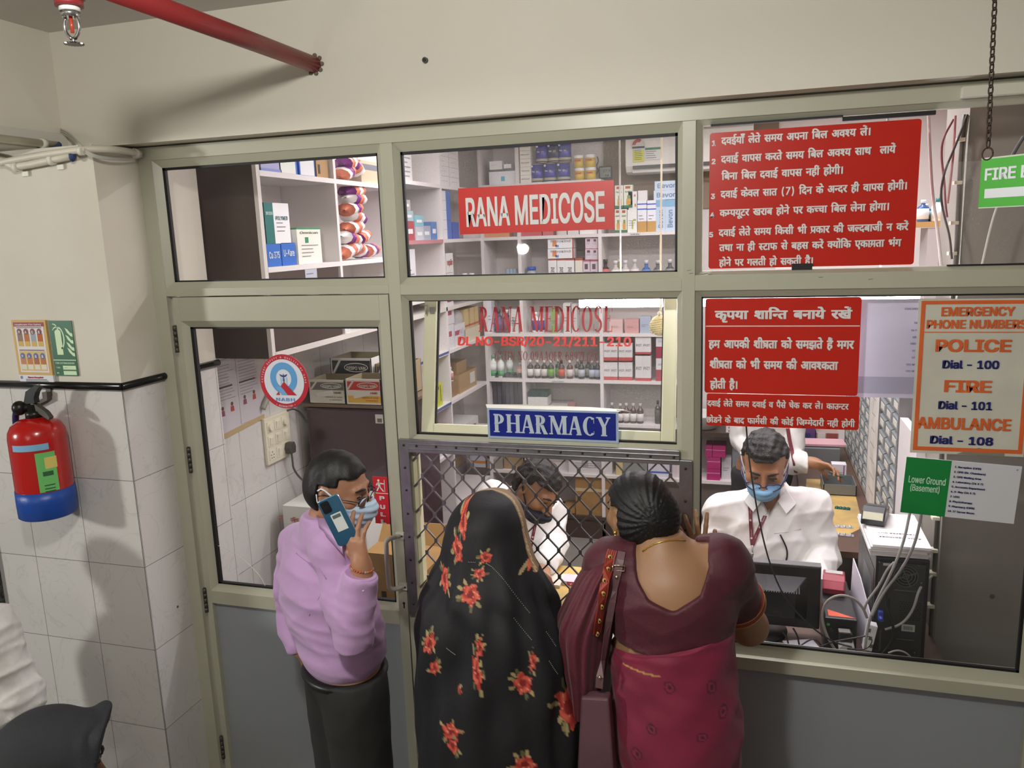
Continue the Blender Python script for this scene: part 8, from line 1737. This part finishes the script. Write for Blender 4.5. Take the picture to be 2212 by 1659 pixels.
FH = Field(wrR-.06, wrR+np.array((.06, .09, .21)), .003); FH.lo = wrR-np.array((.14, .10, .06)); FH = Field(wrR-np.array((.15, .10, .07)), wrR+np.array((.09, .10, .2)), .003)
FH.cone(wrR*.6+elR*.4, wrR, .036, .027, .02); hand(FH, wrR, V(-.30, .10, 1), V(0, 1, -.1), -1, (.16, .18, .2, .26), .1, .86, .24)
FL = Field(wrL-.15, wrL+.15, .005); FL.cone(wrL*.6+elL*.4, wrL, .034, .027, .02); hand(FL, wrL, V(.2, .9, -.1), V(0, 0, -1), 1, (.2, .2, .2, .2), .3)
solid('body', w2, [F, FB, FG, FH, FL], [SK2])
def bun(S, g):
    S.ell(g(0, -.02, .034), np.array((.080, .100, .088)), R_, .02); bc = g(.018, -.085, -.002); S.ell(bc, np.array((.066, .052, .066)), R_, .02); S.ell(g(-.02, -.03, -.02), np.array((.062, .06, .06)), R_, .03); S.ell(g(.03, -.05, -.04), np.array((.045, .05, .045)), R_, .03)
    S.disp(lambda x, y, z: .0016*np.sin(26*np.arctan2(z-bc[2]-.01, x-bc[0])+40*np.hypot(x-bc[0], z-bc[2]))+.0010*np.sin(61*np.arctan2(z-bc[2]-.01, x-bc[0])))
hair_cap('hair', w2, hd, R_, '#0c0b0c', .93, lambda r, f, u: mx_(mx_(f-.074, mn_(.055-u, f-.012)), -.092-u), .008, .0003, 6, bun, .0038)
face_bits(w2, hd, R_, .93)
BUR = M('#4a0d1e', .6, sheen=.1, bump=.12, bscale=180, var=.12, vscale=40)
S = Field((.45, -.64, ws[2]-.09), (1.28, -.10, nk[2]+.09), .0055); torso(S, .013); c2_ = shR*.40+elR*.60; S.cone(shR, c2_, .074, .074, .04); S.cone(shL, shL*.45+elL*.55, .062, .062, .04)
nl = [(1357, 1170), (1360, 1215), (1372, 1265), (1398, 1300), (1452, 1324)]; nr_ = [(1516, 1170), (1524, 1215), (1527, 1255), (1512, 1298), (1456, 1324)]
pl, pr_ = [at(*p, -.52) for p in nl][::-1], [at(*p, -.52) for p in nr_][::-1]
def neck(x, y, z):
    zl = np.interp(z, [p.z for p in pl], [p.x for p in pl]); zr = np.interp(z, [p.z for p in pr_], [p.x for p in pr_]); g = mn_(mn_(x-zl, zr-x), (z-pl[0].z)*.9)
    return np.where(y < ch[1]+.03, g, mn_(mn_(x-(nk[0]-.085), nk[0]+.085-x), z-(nk[2]-.09)))
S.cut(neck); zb0 = at(1350, 1418, -.53).z; zb1 = at(1590, 1398, -.5).z
g = wrinkles(.006, 12, (.45, .45, 1.5)); S.disp(g); S.disp(lambda x, y, z: -.0035*sstep(ch[2]-.02, ws[2], z)*(1-np.abs(np.sin(z*75+2.2*np.sin(x*7)+x*3)))**2); S.cut(lambda x, y, z: (zb0+(.86-x)*.12)-z)
d = (elR-shR)/np.linalg.norm(elR-shR); S.cut(lambda x, y, z: np.where(x > shR[0]-.02, (x-c2_[0])*d[0]+(y-c2_[1])*d[1]+(z-c2_[2])*d[2], -1)); bl = solid('blouse', w2, [S], [BUR])
b = B(); Rb = Vector(d).to_track_quat('Z', 'Y').to_matrix(); b.mat(M('#8e2f1f', .5)); b.lathe([(.0775, -.022), (.0785, -.018), (.0785, .002), (.0775, .005)], Vector(c2_)-Vector(d)*.004, 30, Rb); b.mat(M('#c79a4a', .4)); 
for z in (-.020, .002): b.lathe([(.0790, z), (.0795, z+.0015), (.0790, z+.003)], Vector(c2_)-Vector(d)*.004, 30, Rb)
b.obj('sleeve_border', bl)
sk = [(1372, 1324, 1584, -.41, .122), (1385, 1322, 1587, -.41, .130), (1440, 1318, 1592, -.41, .138), (1500, 1321, 1601, -.41, .150), (1560, 1322, 1607, -.41, .160), (1620, 1329, 1602, -.41, .160), (1659, 1334, 1599, -.41, .158), (1800, 1340, 1600, -.41, .155), (2000, 1335, 1620, -.41, .16), (2260, 1320, 1650, -.41, .18)]
vv, qq = loft(rings(sk, 200), 220, lambda a, t, z: float(.012*math.sin(6*a+t*34)+.007*math.sin(11*a-t*52+1)+.006*math.sin(4*a-t*90)*sstep(.5, .1, t)+(.016*sstep(.0, .05, t)-.016)+.01*sstep(.3, .8, t)*math.sin(17*a)))
vv[:, 2] += np.clip((vv[:, 0]-.86)*.26, -.065, .045)*sstep(vv[:, 2].max()-.12, vv[:, 2].max(), vv[:, 2])
def c2(v): 
    C_ = petals(v, [(1443, 1497, 10, 13, .3, 'd'), (1535, 1510, 9, 13, .2, 'd'), (1407, 1582, 10, 11, .4, 'd'), (1515, 1605, 10, 9, .3, 'd'), (1373, 1640, 11, 13, .3, 'd'), (1470, 1690, 10, 12, 0, 'd'), (1560, 1570, 8, 12, 0, 'd')], '#7d1236', -.57, -.41); zt = at(1400, 1462, -.55).z
    m = (np.abs(v[:, 2]-zt) < .0022) & (v[:, 1] < -.5) & (v[:, 0] < at(1425, 1462, -.55).x); C_[m] = lin('#b98a4a'); return C_
MAG = M('#7d1236', .72, sheen=.12, bump=.12, bscale=120, attr='tint', var=.25, vscale=9)
skr = solid('sari_skirt', w2, [(vv, qq)], [MAG], cols=c2)
# end of the sari hanging over the left shoulder
pa = [(1186, 1308, 1350, -.39, .05), (1196, 1292, 1352, -.395, .09), (1230, 1260, 1350, -.405, .112), (1290, 1226, 1338, -.42, .125), (1340, 1207, 1326, -.425, .125), (1400, 1214, 1315, -.43, .115), (1460, 1228, 1304, -.43, .105), (1520, 1238, 1290, -.43, .09)]
vv, qq = loft(rings(pa, 130), 160, lambda a, t, z: float(sstep(.05, .3, t)*(.030*math.sin(11*a+3*t)+.02*math.sin(19*a))))
pal = solid('sari_end', w2, [(vv, qq)], [M('#520e20', .6, sheen=.12, bump=.15, bscale=140)]); bt = bvh_of(pal, bl)
pn = path_on(bt, [(1323, 1189), (1318, 1205), (1312, 1230), (1307, 1255), (1302, 1282), (1297, 1310), (1292, 1340), (1288, 1368)], -.5, .0018); b = B(); b.mat(M('#96311f', .5)); ribbon(b, pn, .026); b.mat(M('#2a0f10', .6))
for o_ in (-.008, -.003, .003, .008): b.tube([p+(pn[min(i+1, len(pn)-1)][0]-pn[max(i-1, 0)][0]).normalized().cross(n)*o_+n*.0018 for i, (p, n) in enumerate(pn)], .0007, 4)
b.mat(M('#c9a14f', .4))
for i in range(1, len(pn)): p, n = pn[i]; b.ell(p+n*.002, (.0065, .002, .0075), 8); 
b.mat(M('#2a0f10', .5)); [b.ell(p+n*.0035+V(.001, 0, 0), (.0028, .002, .004), 8) for p, n in pn[1:]]
b.obj('border', pal)
b = B(); b.mat(M('#c9a24a', .25, metal=.8)); bs = bvh_of(*[o for o in w2.children if o.name.startswith('body')]); pn = path_on(bs, [(1388, 1192), (1398, 1184), (1412, 1176), (1428, 1171), (1446, 1168), (1464, 1167), (1480, 1168)], -.45, .001); b.tube([p for p, n in pn], .0022, 6); b.obj('necklace', w2)
b = B(); b.mat(M('#d2ae55', .25, metal=.8)); e_ = Vector(hd+R_@np.array((-.074, .0, -.045))); b.ell(e_, .006, 8); b.ell(e_-V(0, 0, .010), (.004, .004, .006), 8); b.obj('earring', w2)
# shoulder bag
bag = thing('shoulder_bag', 'mauve leather shoulder bag hanging at the left side of the sari', 'bag', tuple(at(1290, 1640, -.50))); LEA = M('#5d4048', .45, bump=.12, bscale=90)
A, E = at(1257, 1486, -.50), at(1324, 1486, -.50); zb = A.z-.36; b = B(); b.mat(LEA)
b.add([(A.x+.006, -.545, A.z), (E.x-.004, -.545, A.z+.006), (E.x-.004, -.505, A.z+.006), (A.x+.006, -.505, A.z), (A.x-.012, -.575, zb), (E.x+.022, -.575, zb), (E.x+.022, -.50, zb), (A.x-.012, -.50, zb)], [(0, 1, 2, 3), (7, 6, 5, 4), (4, 5, 1, 0), (5, 6, 2, 1), (6, 7, 3, 2), (7, 4, 0, 3)]); b.obj('bag_body', bag, bevel=.006)
pn = path_on(bt, [(1343, 1193), (1340, 1210), (1336, 1228), (1332, 1245), (1327, 1270), (1321, 1300), (1314, 1340), (1307, 1380), (1300, 1425)], -.5, .003)+[(at(1296, 1462, -.54), V(0, -1, 0)), (at(1294, 1486, -.535), V(0, -1, 0))]
b = B(); b.mat(M('#6a4c50', .45)); ribbon(b, pn, .020, .002); b.obj('strap', bag)
b = B(); b.mat(M('#c9b9a0', .25, metal=.9)); p, n = pn[2]; b.tube([p+n*.003+V(dx, 0, dz) for dx, dz in ((-.016, .007), (.016, .009), (.015, -.006), (-.015, -.008), (-.016, .007))], .002, 6); b.ell(pn[3][0]+pn[3][1]*.003, .005, 8); b.ell(Vector(pn[-2][0])+V(0, -.003, 0), .005, 8); b.obj('buckle', bag)

# ---------------------------------------------------------------- two people at the lower left edge
x0 = thing('person', 'person in crumpled white shirt, only one sleeve seen at the lower left edge', 'person', tuple(at(-110, 1900, -.62).xy)+(0,))
s0, e0 = A_(-25, 1365, -.62), A_(46, 1512, -.60); w0 = e0+np.array((-.16, -.10, -.06)); c0 = s0+np.array((-.20, .0, -.16)); n0 = s0+np.array((-.20, 0, .06)); h0 = n0+np.array((0, 0, .17)); R_ = frm((.3, -.9, 0))
F = Field(h0-.16, h0+.16, .008); add_head(F, h0, R_, .95, n0, .055); FB = Field(c0-np.array((.3, .2, 1.4)), c0+np.array((.4, .2, .25)), .014); FB.lo[2] = 0; FB = Field((c0[0]-.3, c0[1]-.22, 0), (c0[0]+.4, c0[1]+.2, n0[2]), .014)
FB.cone(n0, c0, .06, .1, .04); FB.cone(c0, (c0[0], c0[1], .9), .11, .13, .05); limb(FB, (s0, e0, w0), (.05, .04, .028))
for q in (-1, 1): FB.cone((c0[0]+q*.08, c0[1], .9), (c0[0]+q*.08, c0[1], .08), .085, .04, .03); FB.cone((c0[0]+q*.08, c0[1], .05), (c0[0]+q*.08+.04, c0[1]-.13, .035), .036, .03, .02)
FH = Field(w0-.2, w0+.2, .006); hand(FH, w0, V(-.6, -.6, -.4), V(0, -.3, 1), 1, (.4, .4, .4, .4), .4); solid('body', x0, [F, FB, FH], [SKIN('#8a6248')])
S = Field(c0-np.array((.28, .24, .42)), s0+np.array((.30, .22, .16)), .0065); S.ell(c0, (.18, .13, .24), R_, .04); S.cone(c0, (c0[0], c0[1], c0[2]-.3), .14, .15, .05); S.cone(n0-np.array((0, 0, .05)), s0, .06, .075, .05); limb(S, (s0, e0, w0+(e0-w0)*.3), (.082, .070, .055), .03); g = wrinkles(.020, 7, (1, 1, 1)); S.disp(g)
solid('shirt', x0, [S], [M('#d9d7d2', .8, var=.35, vscale=26, dark='#a9a6a0')]); S = Field((c0[0]-.24, c0[1]-.2, .05), (c0[0]+.24, c0[1]+.2, 1.0), .014)
for q in (-1, 1): S.cone((c0[0]+q*.08, c0[1], .88), (c0[0]+q*.08, c0[1], .09), .115, .075, .04)
solid('trousers', x0, [S], [M('#33363c', .8)]); hair_cap('hair', x0, h0, R_, '#141110', .95, lambda r, f, u: mx_(mx_(f-.078, mn_(.062-u, f-.018)), -.068-u+.35*f), .009, .001, 3, h=.008); face_bits(x0, h0, R_, .95)
h1 = A_(118, 1640, -1.22); R_ = frm((.80, .52, -.22)); x1_ = thing('person', 'person whose dark hood pokes in at the lower left corner', 'person', (float(h1[0])-.05, -1.25, 0)); n1 = h1+np.array((-.03, -.02, -.17))
F = Field(h1-.17, h1+.17, .005); add_head(F, h1+R_@np.array((0, .0, -.02)), R_, .95, n1, .05); FB = Field((h1[0]-.32, -1.5, 0), (h1[0]+.26, -.98, n1[2]), .014); c1_ = n1+np.array((-.01, 0, -.2)); FB.cone(n1, c1_, .06, .11, .04); FB.cone(c1_, (c1_[0], c1_[1], .85), .11, .13, .05)
for q in (-1, 1): FB.cone((c1_[0]+q*.07, c1_[1], .85), (c1_[0]+q*.07, c1_[1], .08), .08, .04, .03); FB.cone((c1_[0]+q*.07, c1_[1], .05), (c1_[0]+q*.07+.08, c1_[1]+.08, .035), .036, .03, .02)
solid('body', x1_, [F, FB], [SKIN('#8a6248')]); face_bits(x1_, h1+R_@np.array((0, 0, -.02)), R_, .95)
S = Field(h1-np.array((.22, .22, .24)), h1+np.array((.22, .22, .18)), .005); g_ = lambda r, f, u: h1+R_@np.array((r, f, u)); S.ell(g_(0, -.01, .0), (.108, .125, .118), R_, .02); S.cone(g_(0, -.03, -.06), g_(0, -.05, -.2), .105, .12, .05); S.cone(g_(-.05, .085, .098), g_(.06, .10, .085), .014, .014, .05); S.cone(g_(.06, .10, .085), g_(.105, .085, -.02), .012, .012, .05)
S.cut(lambda x, y, z: ((x-h1[0])*R_[0, 1]+(y-h1[1])*R_[1, 1]+(z-h1[2])*R_[2, 1])-.098); I = Field(h1-np.array((.22, .22, .24)), h1+np.array((.22, .22, .18)), .005); I.ell(g_(0, .03, -.01), (.092, .115, .105), R_, .02); S.D = np.maximum(S.D, -I.D)
solid('hood', x1_, [S], [M('#191b1f', .8, bump=.2, bscale=260)]); S = Field((h1[0]-.34, -1.56, .03), (h1[0]+.28, -.92, n1[2]+.03), .012); S.cone(n1+np.array((0, 0, -.02)), c1_, .10, .17, .06); S.cone(c1_, (c1_[0], c1_[1], .10), .17, .21, .05); g = wrinkles(.012, 8, (1, 1, .3)); S.disp(g); S.cut(lambda x, y, z: .05-z); solid('robe', x1_, [S], [M('#1d1f24', .8)])
hair_cap('hair', x1_, h1+R_@np.array((0, 0, -.02)), R_, '#0e0c0c', .95, lambda r, f, u: mx_(f-.076, mn_(.05-u, f-.02)), .006, .001, 4, h=.007)
